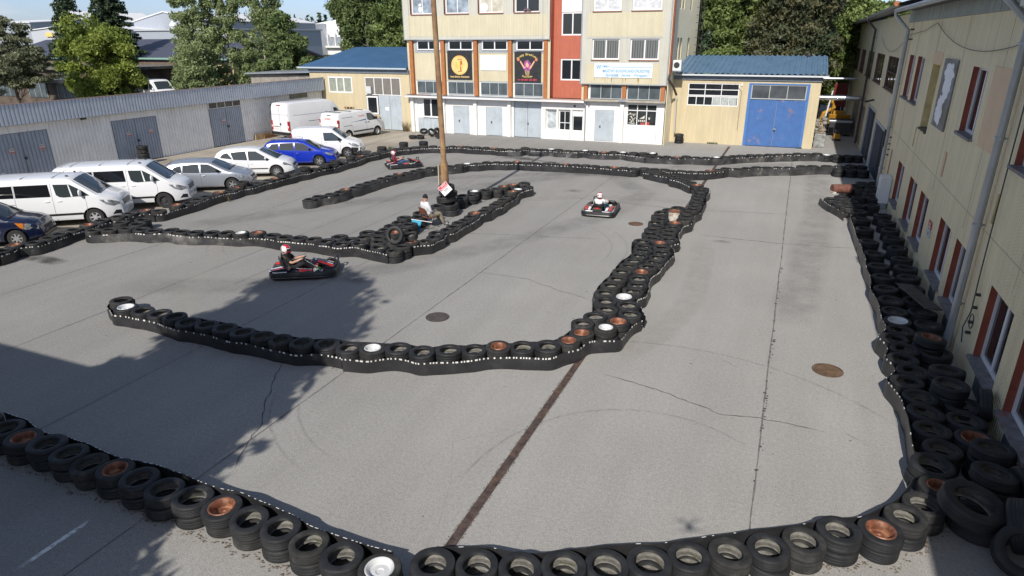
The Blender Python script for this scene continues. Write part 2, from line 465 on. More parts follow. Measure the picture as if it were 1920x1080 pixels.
# worn white parking line
LINEM = soft('worn_line_paint', (.8, .8, .78), 2.6, 9)
fade_strip('parking_line', [(-9.4, 5.05), (-9.4, 3.9)], .11, LINEM, YARDZ + .003, seg=.1)
fade_strip('parking_line', [(-9.42, 3.8), (-9.42, 2.2)], .1, LINEM, YARDZ + .003, seg=.1)

sheet('raised_yard', [(-64, 46.2), (-44, 46.2), (-44, 61), (-64, 61)], .95, MATS['back_asphalt'])
# manhole covers
IRON = mat('cast_iron', (.11, .095, .085), .65, .3, var=.3, vscale=8, bump=.006, bscale=60)
IRONR = mat('rusty_cast_iron', (.15, .095, .06), .75, .2, var=.35, vscale=6)
def manhole(x, y, r, mt, label, bars):
    b = MB(); b.lathe([(0, .010), (r * .9, .010), (r * .9, .004)], 40, mt)
    if bars:
        k = -r * .84
        while k < r * .86:
            h = math.sqrt(max(r * r * .74 - k * k, 0)); b.box(-h, h, k - .011, k + .011, .010, .016, mt); k += .045
    else:
        for i in range(-6, 7):
            for j in range(-6, 7):
                if i * i + j * j < 36: b.box(i * r * .13 - .012, i * r * .13 + .012, j * r * .13 - .012, j * r * .13 + .012, .010, .014, mt)
    t = empty('manhole_cover', (x, y, YARDZ), 0, label, 'manhole cover')
    b.build('lid', t); b = MB(); b.lathe([(r * .93, .003), (r * .93, .013), (r, .013), (r, .0)], 40, mt); b.build('ring', t)
manhole(1.47, 14.85, .33, IRONR, 'round rusty ribbed drain cover in the sunny lane on the right', True)
manhole(-8.21, 14.15, .32, IRON, 'dark round manhole cover inside the curved tyre island, beside the pavement joint', False)
manhole(-5.35, 25.5, .30, IRONR, 'reddish round manhole cover near the kart seen from behind', False)
manhole(-14.75, 11.35, .22, mat('dusty_iron', (.33, .3, .25), .9, var=.2), 'small dusty cover in the pale repaired strip, left of the tyre island', False)
# ================================================================ tyre barriers
RUB = mat('tyre_rubber', (.021, .022, .024), .6, var=.28, vscale=5, bump=.003, bscale=50, spec=.35, col2=(.036, .036, .036), c2pos=(.5, .75), c2scale=4)
RUBD = mat('tyre_rubber_dusty', (.032, .032, .032), .8, var=.3, vscale=6, bump=.003, bscale=50, spec=.25, col2=(.055, .053, .050), c2pos=(.5, .7), c2scale=3)
LINER = mat('tyre_inner_liner', (.17, .165, .15), .85, var=.45, vscale=9, spec=.15, col2=(.07, .075, .04), c2pos=(.58, .68), c2scale=8)
RUST = mat('rusty_steel', (.21, .08, .045), .5, .2, var=.4, vscale=9, col2=(.38, .20, .11), c2pos=(.48, .66), c2scale=6, bump=.003, bscale=50)
RIMW = mat('white_rim_paint', (.62, .63, .63), .4, var=.06, vscale=8, col2=(.4, .3, .2), c2pos=(.66, .8), c2scale=9)
def tyre_mesh(name, Ro, w, n, sipes, mt, hole=.60, tread=4, rim=None):
    Ri = Ro * hole
    b = MB()
    P = [(Ri, .16 * w), (Ri + .012, .05 * w), (Ri + (Ro - Ri) * .3, .0), (Ri + (Ro - Ri) * .66, .0), (Ro * .955, .05 * w), (Ro * .988, .12 * w)]
    rows = []
    z0, z1 = .17 * w, .83 * w
    for k in range(tread):
        a = z0 + (z1 - z0) * k / tread; c_ = z0 + (z1 - z0) * (k + 1) / tread
        g = .010 if tread > 1 else 0
        P += [(Ro - .008 if k else Ro * .993, a), (Ro, a + g), (Ro, c_ - g)]; rows += [len(P) - 2, len(P) - 1]
    P += [(Ro * .993, z1)]
    P += [(r, w - z) for r, z in [(Ro * .988, .12 * w), (Ro * .955, .05 * w), (Ri + (Ro - Ri) * .66, .0), (Ri + (Ro - Ri) * .3, .0), (Ri + .012, .05 * w), (Ri, .16 * w)]]
    no = len(P)
    P += [(Ri + .01, .77 * w), (Ro * .86, .80 * w), (Ro * .92, .66 * w), (Ro * .92, .34 * w), (Ro * .86, .2 * w), (Ri + .01, .23 * w)]
    mats = [mt] * (no - 1) + [LINER] * (len(P) - no + 1)
    ph = rnd.random() * 6
    def wob(j, k):
        v = 0
        if sipes and (j in rows or j in (5, no - 6)) and k % 2: v -= .0045
        v += .004 * math.sin(2 * 2 * math.pi * k / n + ph)
        return v
    b.lathe(P, n, mt, closed=True, mats=mats, wob=wob)
    return b.build(name, smooth=35)
def rim_mesh(Ri, w, kind):
    b = MB(); mt = RUST if kind == 'R' else RIMW
    d = .30 * w if kind == 'R' else .62 * w
    b.lathe([(Ri + .022, .95 * w), (Ri + .012, 1.0 * w + .004), (Ri - .004, .99 * w), (Ri - .012, .9 * w), (Ri - .03, .8 * w), (Ri - .034, d + .012), (Ri - .05, d), (.06, d + .01), (.05, d - .006), (0, d - .006)], 26, mt)
    return b.build('steel_rim', smooth=40)
PROTO = []          # (mesh, Ro, w, mesh of rust rim, mesh of white rim)
specs = [(.305, .205, 30, 4, RUB, .60), (.315, .215, 30, 3, RUB, .58), (.295, .195, 30, 4, RUBD, .62), (.31, .20, 30, 5, RUB, .63), (.30, .22, 30, 3, RUBD, .56)]
for hi in (False, True):
    for Ro, w, n, tr, mt, hole in specs:
        o = tyre_mesh('tyre', Ro, w, 72 if hi else n, hi, mt, hole, tr)
        PROTO.append((o.data, Ro, w, {k: rim_mesh(Ro * hole, w, k) for k in 'RW'}))
        bpy.data.objects.remove(o)
for p in PROTO:
    for k in p[3]: o = p[3][k]; me = o.data; bpy.data.objects.remove(o); p[3][k] = me
BIG = []
for Ro, w, hole in ((.43, .26, .60), (.38, .25, .6), (.328, .21, .58), (.338, .215, .64)):
    o = tyre_mesh('tyre', Ro, w, 48, True, RUB, hole, 4); BIG.append((o.data, Ro, w, {k: rim_mesh(Ro * hole, w, k).data for k in 'RW'})); bpy.data.objects.remove(o)
for o in [o for o in bpy.data.objects if o.name.startswith('steel_rim')]: bpy.data.objects.remove(o)

ORD = ['', 'first', 'second', 'third', 'fourth', 'fifth', 'sixth', 'seventh', 'eighth', 'ninth', 'tenth', 'eleventh', 'twelfth', 'thirteenth', 'fourteenth', 'fifteenth', 'sixteenth', 'seventeenth', 'eighteenth', 'nineteenth', 'twentieth']
TENS = {20: 'twenty', 30: 'thirty', 40: 'forty', 50: 'fifty', 60: 'sixty'}
def ordw(n):
    if n <= 20: return ORD[n]
    t, u = n // 10 * 10, n % 10
    return TENS[t] + '-' + ORD[u] if u else TENS[t][:-1] + 'ieth'

TY = []     # every tyre: dict(pos, rot, proto, rim, label, group, score)
def put_tyre(x, y, z, kind='', label='', group='', vis=1., rot=None, near=False, big=None, px=None):
    if big is not None: pr = BIG[big]
    else: pr = PROTO[rnd.randrange(5) + (5 if near else 0)]
    d = math.sqrt(x * x + y * y + (CAMH - z) ** 2)
    TY.append(dict(p=(x, y, z), r=rot or (rnd.gauss(0, .022), rnd.gauss(0, .022), rnd.uniform(0, 6.28)), pr=pr, rim=kind, label=label, group=group, score=vis / d, free=rot is None, low=[]))
    return pr
def row(key, where, frm, pts, zt=.41, low=.45, near=False, group=None, side_off=0):
    """pts: list of (px, py, kind) of the tops of two-high stacks; returns ground positions"""
    out = []
    for i, (px, py, k) in enumerate(pts):
        g = at(px, py, zt)
        x, y = g.x, g.y
        look = {'R': 'rusty-rimmed tyre', 'W': 'white-rimmed tyre', '': 'black tyre'}[k]
        lo = put_tyre(x + rnd.gauss(0, .015), y + rnd.gauss(0, .015), 0, '', f'lower tyre of stack {ordw(i+1)} from the {frm}, {where}', group or where, low, near=near)
        lt_ = TY[-1]
        put_tyre(x, y, lo[2] + .002, k, f'{look} on top, {ordw(i+1)} from the {frm}, {where}', group or where, 1., near=near)
        TY[-1]['low'] = [lt_]; out.append(TY[-1])
    return out
def P(s, ox=0., oy=0., k=1.):
    out = []
    for t in s.split():
        kind = t[-1] if t[-1] in 'RW' else ''
        a, c_ = t.rstrip('RW').split(',')
        out.append((ox + float(a) / k, oy + float(c_) / k, kind))
    return out
def resample(pts, step, z=.41):
    """tops along a line: keep the given spacing of real tyres in metres"""
    W = [(at(a, c_, z), k) for a, c_, k in pts]
    return W

# --- A: near row at the bottom of the picture
rowA = P('-95,205 30,245 135,300R 255,335 385,385 510,440 640,475R 785,530 930,585 1085,635 1245,685R 1395,745 1565,805 1745,890 1910,962', 0, 720, 3) \
     + P('215,1030W 525,1005 770,1010 1018,1030 1258,1025 1495,1010', 640, 720, 3) + P('172,995 398,965 610,945 830,915 1050,865 1255,820 1485,805R 1600,750 1720,660 1795,575R', 1160, 720, 3)
gA = row('A', 'the near tyre row', 'left', rowA, low=.8, near=True, group='near tyre row')
# --- B: curved island, single part, then two columns
rowB = P('150,97 210,143W 297,160 423,182 545,212 650,250 790,272 925,300 1062,333 1205,358 1358,390 1523,412 1690,420', 190, 540, 4) \
     + P('152,390 285,400W 433,400 585,418 730,405 870,400 1015,390R 1148,385 1272,380 1380,358R 1460,318R', 600, 520, 3)
gB = row('B', 'the curved island barrier', 'left tip', rowB, low=.12, near=True, group='curved island barrier')
colBr = P('1607,282W 1672,232R 1722,192 1725,155 1722,115W', 600, 520, 3) + P('355,853 390,808 413,745 432,695R 470,662 515,630 552,583 565,545 582,513 590,473R 615,450 628,420 638,392 652,360 690,320R 760,297 775,270 785,240 830,215 845,190 855,163 858,147 870,118 875,98 895,72 905,52', 1100, 340, 4.154)
gBr = row('Br', 'outer column of the tyre divider', 'near end', colBr, low=.12, near=False, group='long tyre divider')
colBl = P('1495,255 1562,220 1612,177 1615,135', 600, 520, 3) + P('145,868 190,808 235,755 283,703 345,655 375,613 412,580 450,537 445,497 460,468 498,440 510,405 525,373 550,352 545,320 575,292 572,258 595,240 640,222 700,205', 1100, 340, 4.154)
gBl = row('Bl', 'inner column of the tyre divider', 'near end', colBl, low=.12, near=False, group='long tyre divider')
# --- branch from the divider up to the far barriers
rowG = P('225,230 275,243 330,256 390,267 430,287 475,300 520,317 555,330R', 1160, 260, 3.84)
gG = row('G', 'the short slanting barrier behind the divider', 'left end', rowG, low=.1, group='slanting barrier')
# --- E: inner far barrier
rowE = P('62,238 122,222 180,212 232,198 262,188R 300,178 340,166 380,154 416,142 455,130 500,118 548,106R 590,98 635,88 675,78 720,72 765,66 815,62 875,57 920,48W 975,47 1028,42 1082,40 1135,41 1190,40R 1245,43 1300,46 1350,48 1400,50 1450,52R 1510,55 1565,58 1620,61 1670,64 1720,68R 1775,72 1825,75', 560, 290, 2.909) \
     + P('190,215 262,218 328,222 385,228 450,232 520,235 580,235 655,230R 730,222 790,215 850,217 915,213 990,208 1070,205 1150,205 1230,205 1320,200 1400,197 1500,196 1590,196 1670,194', 1160, 260, 3.84)
gE = row('E', 'the inner far barrier', 'left tip', rowE, low=.08, group='inner far barrier')
row('E2', 'the shaded cluster by the far doors', 'left', P('1600,218 1680,222 1745,226 1750,195', 1160, 260, 3.84), low=.3, group='shaded tyres by the far doors')
# --- D: outer barrier beside the parked cars, then along the far side
rowD1 = P('-60,475 10,450 145,405R 300,375 440,335 560,290 690,250 830,207R 970,160 1110,135 1230,100 1380,72R 1500,75', 0, 380, 5.053)
rowD2 = P('60,498 120,490R 180,477 235,460 300,437 385,413R 450,400 505,380R 575,368 640,348 690,338 745,322R 800,310 865,292 930,280 990,262 1050,250 1110,240 1170,220 1230,205 1290,180R 1340,168 1385,160 1430,148 1480,140 1530,132 1580,128 1635,122 1693,118 1755,116', 300, 240, 3.4286)
rowD3 = P('520,152 572,150 625,150R 680,155 735,158 790,160 840,162R 890,168 940,170 995,172 1045,163 1100,168 1155,170 1208,168W 1260,175 1320,177 1375,182 1430,178W 1485,187 1550,190R 1610,190 1672,190W 1735,197', 680, 230, 3.4286) \
      + P('210,122 280,125 355,128 420,130R 490,130 555,132 625,135 697,135W 770,130 825,125 890,120 950,118 1020,115 1085,113 1155,110 1220,110 1290,107 1365,107 1440,108 1505,115W 1570,120 1640,122 1720,122', 1160, 260, 3.84)
gD1 = row('D1', 'the barrier beside the parked vans', 'left edge', rowD1, low=.1, group='barrier beside the parked vans')
gD2 = row('D2', 'the barrier beside the parked cars', 'left', rowD2[1:], low=.08, group='barrier beside the parked cars')
gD3 = row('D3', 'the outer far barrier', 'left', rowD3, low=.08, group='outer far barrier')
row('D4', 'the doubled outer far barrier', 'left', P('105,103 175,105 245,105W', 1160, 260, 3.84), low=.1, group='outer far barrier')
# loose extra tyres on and beside it
def loose(s, where, zt, n=1, group='loose tyres', big=None, near=False, ox=0., oy=0., k=1.):
    for i, (px, py, kd) in enumerate(P(s, ox, oy, k)):
        g = at(px, py, zt)
        for q in range(n):
            lv = ['lowest', 'middle', 'top'][q if n == 3 else (0 if q == 0 else 2)] if n > 1 else ''
            put_tyre(g.x, g.y, max(0, zt - .21 * (n - q)), kd if q == n - 1 else '', (f'{lv} tyre of the {ordw(i+1)} stack {where}' if n > 1 else f'{ordw(i+1)} tyre {where}, from the left'), group, .9, near=near, big=big)
loose('530,342 790,290 930,248 1060,228 1125,207 1225,178', 'lying on the barrier beside the parked cars', .63, 1, 'tyres on top of the car-side barrier', None, False, 300, 240, 3.4286)
loose('1425,118 1565,92 1693,85', 'behind the barrier near the far kart', .62, 3, 'tall stacks behind the barrier', None, False, 300, 240, 3.4286)
loose('1150,185 1300,195 1350,155', 'at the corner where the two barriers meet', .42, 2, 'corner stacks', None, True, 0, 380, 5.053)

# --- C: hairpin with the marshal inside
rowC = P('118,155 205,152 288,148 370,148 450,153 530,152 597,160 680,165 770,165 852,168 938,172W 1027,170R 1120,182 1187,192 1262,198 1335,203', 140, 380, 3)
gC = row('C', 'the straight barrier running to the hairpin', 'left', rowC, low=.12, near=True, group='straight barrier to the hairpin')
rowC1 = P('240,500 350,518 475,525 640,550 765,568', 560, 330, 4.174)
gC1 = row('C1', 'the hairpin front row', 'left', rowC1, low=.3, near=True, group='hairpin front row')
row('C2', 'the heap behind the hairpin front row', 'left', P('335,484 405,486 500,478 565,440 600,485 645,505 645,440 690,415 800,408 730,385 860,378 790,357 850,330 915,318 945,290 725,437R 720,525R 800,545', 560, 330, 4.174), low=.2, group='hairpin heap')
rowC3 = P('900,520R 985,500 1050,475 1100,447 1160,420 1210,395 1255,370 1300,345 1350,315 1395,287R 1445,268 1490,245 1535,225 1565,205 1600,182 1640,160 1680,117R 1722,100W 1775,88', 560, 330, 4.174)
gC3 = row('C3', 'the long side of the hairpin', 'near end', rowC3, low=.1, group='long side of the hairpin')
rowC4 = P('1762,58 1680,65R 1600,82R 1535,100 1465,110 1390,120W 1335,150 1300,158 1262,172 1225,185', 560, 330, 4.174)
gC4 = row('C4', 'the back side of the hairpin', 'far right tip', rowC4, low=.8, group='back side of the hairpin')
# the tyre standing up in the heap, and one leaning tyre
g = at(560 + 780 / 4.174, 330 + 520 / 4.174, .40)
put_tyre(g.x, g.y - .12, .70, '', 'tyre standing on edge on top of the hairpin heap', 'hairpin heap', 2, rot=(R(74), 0, R(14)), near=True)
g = at(560 + 875 / 4.174, 330 + 455 / 4.174, .6)
put_tyre(g.x, g.y, .40, '', 'tilted tyre lying beside the tyre on edge in the hairpin heap', 'hairpin heap', 2, rot=(R(14), R(-8), 0), near=True)
# tyre column wrapped round the lamp pole
PX, PY = -13.3, 24.2
for i, (dx, dy, z, bg_, tl) in enumerate(((.28, -.2, 0, 1, 0), (.22, -.16, .25, 1, 4), (0, 0, .50, 0, -5), (.05, .05, .77, 1, 7), (.02, .02, 1.02, 2, -6))):
    put_tyre(PX + dx, PY + dy, z, '', f'{["lowest", "second", "third", "fourth", "topmost"][i]} tyre of the column wrapped round the pole', 'tyre column round the pole', 3, rot=(R(tl), R(-tl * .5), i), big=bg_)
put_tyre(PX - .45, PY + .3, 0, '', 'tyre lying on the ground behind the pole column', 'tyre column round the pole', 1, big=1)

# --- F: wide shaded bank along the right-hand building
def path_pts(pp, z=.41, step=.56):
    W = [at(a, c_, z) for a, c_, _ in pp]; out = []
    i = 0; pos = W[0].copy(); out.append(pos.copy())
    for a, c_ in zip(W[:-1], W[1:]):
        pass
    L = [0]
    for a, c_ in zip(W[:-1], W[1:]): L.append(L[-1] + (c_ - a).length)
    n = max(1, round(L[-1] / step)); out = []
    for k in range(n + 1):
        t = L[-1] * k / n
        for j in range(len(W) - 1):
            if t <= L[j + 1] + 1e-6:
                u = (t - L[j]) / max(1e-6, L[j + 1] - L[j]); out.append(W[j].lerp(W[j + 1], u)); break
    return out
fl = P('1752,868 1765,838 1752,804 1738,775 1727,738 1713,713 1707,691 1699,673 1693,653 1689,636 1686,620 1684,602W 1684,586 1675,562 1662,540 1657,518 1648,497 1640,474 1630,452 1622,428 1616,410 1610,396')
where = 'outer column of the shaded bank'
Fl = []
for i, (px, py, kd_) in enumerate(fl):
    g = at(px, py, .42); bg_ = rnd.choice((2, 3, 2))
    lo = put_tyre(g.x, g.y, 0, '', f'lower tyre of stack {ordw(i+1)} from the near end, {where}', 'shaded bank', .05, big=bg_); lt_ = TY[-1]
    put_tyre(g.x, g.y, lo[2], kd_, f'{"white-rimmed" if kd_ else "black"} tyre on top, {ordw(i+1)} from the near end, {where}', 'shaded bank', .95, big=rnd.choice((2, 3, 2))); TY[-1]['low'] = [lt_]; Fl.append(TY[-1])
where = 'wall-side column of the shaded bank'
k2 = P('1864,838 1827,818R 1813,782 1796,753 1784,719 1778,692 1750,655 1745,631R 1742,608 1725,585 1716,562 1710,540 1705,519 1699,501 1692,484 1684,464 1677,446 1671,430 1664,415 1656,402')
for i, (px, py, kd_) in enumerate(k2):
    hi2 = i in (0, 4, 5, 7); zz = .64 if hi2 else .43
    g = at(px, py, zz); low_ = []
    for q in range(2 if hi2 else 1):
        put_tyre(g.x + rnd.gauss(0, .03), g.y, .215 * q, '', f'{["lower", "middle"][q]} tyre of stack {ordw(i+1)} from the near end, {where}', 'shaded bank', .15 + .2 * q, big=rnd.choice((2, 3))); low_.append(TY[-1])
    put_tyre(g.x, g.y, zz - .215, kd_, f'{"rusty-rimmed" if kd_ else "black"} tyre on top, {ordw(i+1)} from the near end, {where}', 'shaded bank', .95, big=rnd.choice((2, 3)))
    TY[-1]['r'] = (rnd.gauss(0, .05), rnd.gauss(0, .05), rnd.random() * 6); TY[-1]['low'] = low_
# heap widening at its far end, partly sunlit
i = 0
for s in ('230,380 190,357 155,343 245,350 290,330 330,310 350,335 300,300 270,275 330,275 240,290 345,295 352,262 310,262 200,330 285,372 340,372',):
    for px, py, kd in P(s, 1500, 240, 2.571):
        i += 1; g = at(px, py, .42)
        put_tyre(g.x, g.y, 0, '', f'lower tyre of the {ordw(i)} stack in the broad far heap of the shaded bank', 'far heap of the bank', .05)
        put_tyre(g.x, g.y, .21, '', f'tyre topping the {ordw(i)} stack in the broad far heap of the shaded bank', 'far heap of the bank', .9)
# near-right corner: big and leaning tyres
for i, (px, py, z, bg_, rot, lb) in enumerate((
        (1815, 960, .5, 0, (R(6), R(10), 0), 'big dark tyre in the near right-hand corner of the bank'),
        (1815, 985, 0, 0, None, 'big tyre underneath the big dark tyre in the near right-hand corner'),
        (1860, 905, .45, 2, (R(-5), R(4), 0), 'medium tyre beside the big corner tyre, close to the wall'),
        (1862, 925, .22, 2, None, 'tyre under the medium tyre close to the wall'),
        (1862, 935, 0, 2, None, 'bottom tyre of the stack close to the wall in the near corner'),
        (1835, 608 + 150, .5, 2, (R(80), 0, R(80)), 'tyre standing upright against the wall below the third window'),
        (1905, 920, .40, 1, (R(82), 0, R(100)), 'tyre standing on edge against the wall in the near right corner'),
        (1893, 985, .50, 1, (R(70), R(0), R(75)), 'upright tyre behind the leaning one at the right edge'),
        (1915, 1040, .36, 1, (R(38), R(-14), R(10)), 'leaning tyre cut by the bottom right corner of the picture'))):
    g = at(px, py, z)
    put_tyre(g.x, g.y, z, '', lb, 'near right corner tyres', 3, rot=rot, big=bg_)
# stacks elsewhere in the yard
for (x, y, n, lb, z0) in ((-36.25, 28.05, 5, 'the grey tyre stack by the metal garages', 0), (-7.35, 47.85, 3, 'the small stack under the drainpipe', 0)):
    for k in range(n):
        put_tyre(x, y, .215 * k, '', f'{ordw(k+1)} tyre from the ground in {lb}', lb[4:], .9 if k else .8)
for i, (px, py, rx) in enumerate(((774, 258, 0), (795, 252, 25), (788, 258, 8), (808, 254, 60), (818, 252, 70), (822, 257, 20))):
    g = at(px, py, .1); put_tyre(g.x, g.y, .05 + (.25 if rx > 40 else .0) + (.2 if i == 1 else 0), '', f'{ordw(i+1)} tyre from the left in the small heap before the ledge building', 'small heap by the wall', .8, rot=(R(rx), R(rx * .2), R(20 * i)))

# tyres lie against each other, never inside each other
tops = [t for t in TY if t['free']]
Pn = np.array([t['p'] for t in tops]); Rn = np.array([t['pr'][1] for t in tops]); P0 = Pn.copy()
for it in range(14):
    dx = Pn[:, None, :2] - Pn[None, :, :2]; dd = np.linalg.norm(dx, axis=2) + 1e-9
    same = (np.abs(Pn[:, None, 2] - Pn[None, :, 2]) < .16) & (dd > 1e-6)
    need = (Rn[:, None] + Rn[None, :]) * .985 - dd
    need[~same | (need < 0)] = 0; np.fill_diagonal(need, 0)
    Pn[:, :2] += (dx / dd[..., None] * need[..., None]).sum(1) * .22
mv = Pn - P0; ln = np.linalg.norm(mv, axis=1); k_ = np.minimum(1, .14 / (ln + 1e-9)); Pn = P0 + mv * k_[:, None]
for t, q in zip(tops, Pn): t['p'] = tuple(q)
for t in tops:
    for l_ in t['low']: l_['p'] = (t['p'][0] + rnd.gauss(0, .012), t['p'][1] + rnd.gauss(0, .012), l_['p'][2])
V_ = lambda L_: [Vector(t['p'][:2]) for t in L_]
gA, gB, gBr, gBl, gG, gE, gD1, gD2, gD3, gC, gC1, gC3, gC4, Fl = map(V_, (gA, gB, gBr, gBl, gG, gE, gD1, gD2, gD3, gC, gC1, gC3, gC4, Fl))
TY.sort(key=lambda t: -t['score'])
rest = []
for i, t in enumerate(TY):
    if i < 300:
        o = bpy.data.objects.new('tyre', t['pr'][0]); COL.objects.link(o)
        o.location = t['p']; o.rotation_euler = t['r']; k_ = rnd.uniform(.965, 1.035); o.scale = (k_, k_ * rnd.uniform(.985, 1.0), 1)
        tag(o, t['label'], 'tyre', t['group'])
        if t['rim']:
            c_ = bpy.data.objects.new('steel_rim', t['pr'][3][t['rim']]); COL.objects.link(c_); c_.parent = o
    else: rest.append(t)
# all further tyres: one object
from mathutils import Euler
slots = []; cache = {}; VV, LV, LT, MI, base = [], [], [], [], 0
for t in rest:
    Mx = np.array(Matrix.LocRotScale(Vector(t['p']), Euler(t['r']), None))
    for me in [t['pr'][0]] + ([t['pr'][3][t['rim']]] if t['rim'] else []):
        if me.name not in cache:
            v = np.empty(len(me.vertices) * 3); me.vertices.foreach_get('co', v)
            lv = np.empty(len(me.loops), 'i4'); me.loops.foreach_get('vertex_index', lv)
            lt = np.empty(len(me.polygons), 'i4'); me.polygons.foreach_get('loop_total', lt)
            mi_ = np.empty(len(me.polygons), 'i4'); me.polygons.foreach_get('material_index', mi_)
            for mt in me.materials:
                if mt not in slots: slots.append(mt)
            cache[me.name] = (v.reshape(-1, 3), lv, lt, np.array([slots.index(mt) for mt in me.materials])[mi_])
        v, lv, lt, mi_ = cache[me.name]
        VV.append(v @ Mx[:3, :3].T + Mx[:3, 3]); LV.append(lv + base); LT.append(lt); MI.append(mi_); base += len(v)
VV, LV, LT, MI = map(np.concatenate, (VV, LV, LT, MI))
me = bpy.data.meshes.new('far_tyres')
me.vertices.add(len(VV)); me.vertices.foreach_set('co', VV.astype('f4').ravel())
me.loops.add(len(LV)); me.loops.foreach_set('vertex_index', LV.astype('i4'))
me.polygons.add(len(LT)); me.polygons.foreach_set('loop_start', (np.cumsum(LT) - LT).astype('i4')); me.polygons.foreach_set('loop_total', LT.astype('i4')); me.polygons.foreach_set('material_index', MI.astype('i4'))
me.polygons.foreach_set('use_smooth', [True] * len(LT))
for mt in slots: me.materials.append(mt)
me.update()
me.set_sharp_from_angle(angle=R(35))
o = bpy.data.objects.new('tyres', me); COL.objects.link(o)
tag(o, 'further stacked black tyres of the barriers, beyond and beneath the nearer ones', 'tyres', kind='stuff')

# ---------------------------------------------------------------- rubber belts round the barriers
BELT = mat('conveyor_belt_rubber', (.026, .026, .028), .42, var=.35, vscale=2.5, bump=.004, bscale=14, spec=.5, col2=(.06, .06, .06), c2pos=(.55, .75), c2scale=1.6)
BELTG = mat('scuffed_belt_rubber', (.045, .045, .047), .45, var=.5, vscale=2.2, bump=.006, bscale=10, spec=.5, col2=(.17, .165, .155), c2pos=(.5, .72), c2scale=1.3)
DASH = mat('white_belt_paint', (.72, .70, .66), .7, var=.15, vscale=20)
def belt(label, cs, side, h=.34, mt=None, dash=.6, off=.335, wave=.05, period=.075, ends=(False, False), z0=.006, group='rubber belts round the barriers'):
    """cs: tyre centres in order; side +1 = left of travel"""
    mt = mt or BELT
    pts = []
    n = len(cs)
    nrm = []
    for i in range(n):
        d = (cs[min(i + 1, n - 1)] - cs[max(i - 1, 0)]).normalized(); nrm.append(Vector((-d.y, d.x)) * side)
    if ends[0]:
        d = (cs[1] - cs[0]).normalized()
        for a in (170, 135, 90, 50): pts.append(cs[0] + (nrm[0] * math.cos(R(a)) - d * math.sin(R(a))) * off)
    arc = rnd.random() * 3
    for i in range(n):
        if i: arc += (cs[i] - cs[i - 1]).length
        pts.append(cs[i] + nrm[i] * (off + wave * (1 + math.sin(arc * 3.1)) * .6))
        if i < n - 1:
            pts.append((cs[i] + cs[i + 1]) / 2 + (nrm[i] + nrm[i + 1]) * .5 * (off + wave * (1 + math.sin((arc + .3) * 3.1)) * .6 - .012))
    if ends[1]:
        d = (cs[-1] - cs[-2]).normalized()
        for a in (50, 90, 135, 170): pts.append(cs[-1] + (nrm[-1] * math.cos(R(a)) + d * math.sin(R(a))) * off)
    # smooth: catmull-rom, then even steps
    Q = []
    for i in range(len(pts) - 1):
        p0, p1, p2, p3 = pts[max(i - 1, 0)], pts[i], pts[i + 1], pts[min(i + 2, len(pts) - 1)]
        k = max(2, int((p2 - p1).length / .032))
        for j in range(k):
            t = j / k
            Q.append(.5 * ((2 * p1) + (p2 - p0) * t + (2 * p0 - 5 * p1 + 4 * p2 - p3) * t * t + (3 * p1 - p0 - 3 * p2 + p3) * t ** 3))
    Q.append(pts[-1])
    b = MB(); vs = []; fm = []; fs = []
    K = 5
    th = .014
    ph = rnd.random() * 9
    for i, q in enumerate(Q):
        d = (Q[min(i + 1, len(Q) - 1)] - Q[max(i - 1, 0)]).normalized(); nn = Vector((-d.y, d.x)) * side
        hh = h + .018 * math.sin(i * .04 + ph) + .008 * math.sin(i * .21 + ph)
        lean = .025 * math.sin(i * .03 + ph * 2)
        for z, o_ in ((z0, 0), (hh * .5, .006), (hh - .034, lean * .8), (hh, lean), (hh, lean - th), (z0, -th)):
            v = q + nn * o_; vs.append((v.x, v.y, z))
    on = False; run = 0; K = 6
    for i in range(len(Q) - 1):
        run -= 1
        if run <= 0:
            on = not on
            run = rnd.choice((1, 1, 2)) if on else rnd.choice((1, 1, 2, 2, 3))
            dens = dash * (.55 + .6 * (math.sin(i * .02 + ph) > -.2))
            if on and rnd.random() > dens: on = False
        for j in range(K):
            j2 = (j + 1) % K
            fs.append((i * K + j, (i + 1) * K + j, (i + 1) * K + j2, i * K + j2)); fm.append(DASH if (on and j in (2, 3)) else mt)
    for mt_ in (mt, DASH):
        pass
    b.add(vs, [], mt)
    ia, ib = b.mi(mt), b.mi(DASH)
    b.f = fs + [tuple(range(K)), tuple((len(Q) - 1) * K + j for j in range(K))]; b.m = [ib if m_ is DASH else ia for m_ in fm] + [ia, ia]
    return b.build('rubber_belt', smooth=30, label=label, cat='rubber belt', group=group)
belt('black rubber belt with a white edge behind the near tyre row', gA[:16], 1, .37, dash=.95, off=.335, period=.2)
belt('black rubber belt behind the near tyre row, right-hand part', gA[16:], 1, .36, dash=.06)
belt('scalloped belt with dashed white edge round the left arm of the curved island', gB[:14], -1, .31, dash=.5, ends=(True, False), wave=.035)
belt('scalloped belt with dashed white edge along the front of the curved island', gB[13:] + [gBr[0] + Vector((.06, -.1))] + gBr[1:3], -1, .32, dash=.95, wave=.10, off=.34)
belt('belt along the inner side of the curved island, facing the manhole cover', gB[5:], 1, .36, dash=.0, off=.335, wave=.02)
belt('long belt along the sunny lane side of the long tyre divider', gBr[2:21], -1, .32, dash=.8, wave=.06, off=.34)
belt('belt round the far part of the long tyre divider, lane side', gBr[20:], -1, .33, dash=.1, wave=.05)
belt('belt along the inner side of the long tyre divider', gBl[3:15], 1, .33, dash=.08, wave=.06)
belt('belt along the slanting barrier behind the divider', gG, -1, .34, dash=.5)
belt('belt wrapped round the left tip of the inner far barrier', gE[:19], -1, .35, BELTG, dash=.02, ends=(True, False), wave=.015)
belt('belt with dashed white edge along the middle of the inner far barrier', gE[18:37], -1, .36, dash=.55, wave=.015)
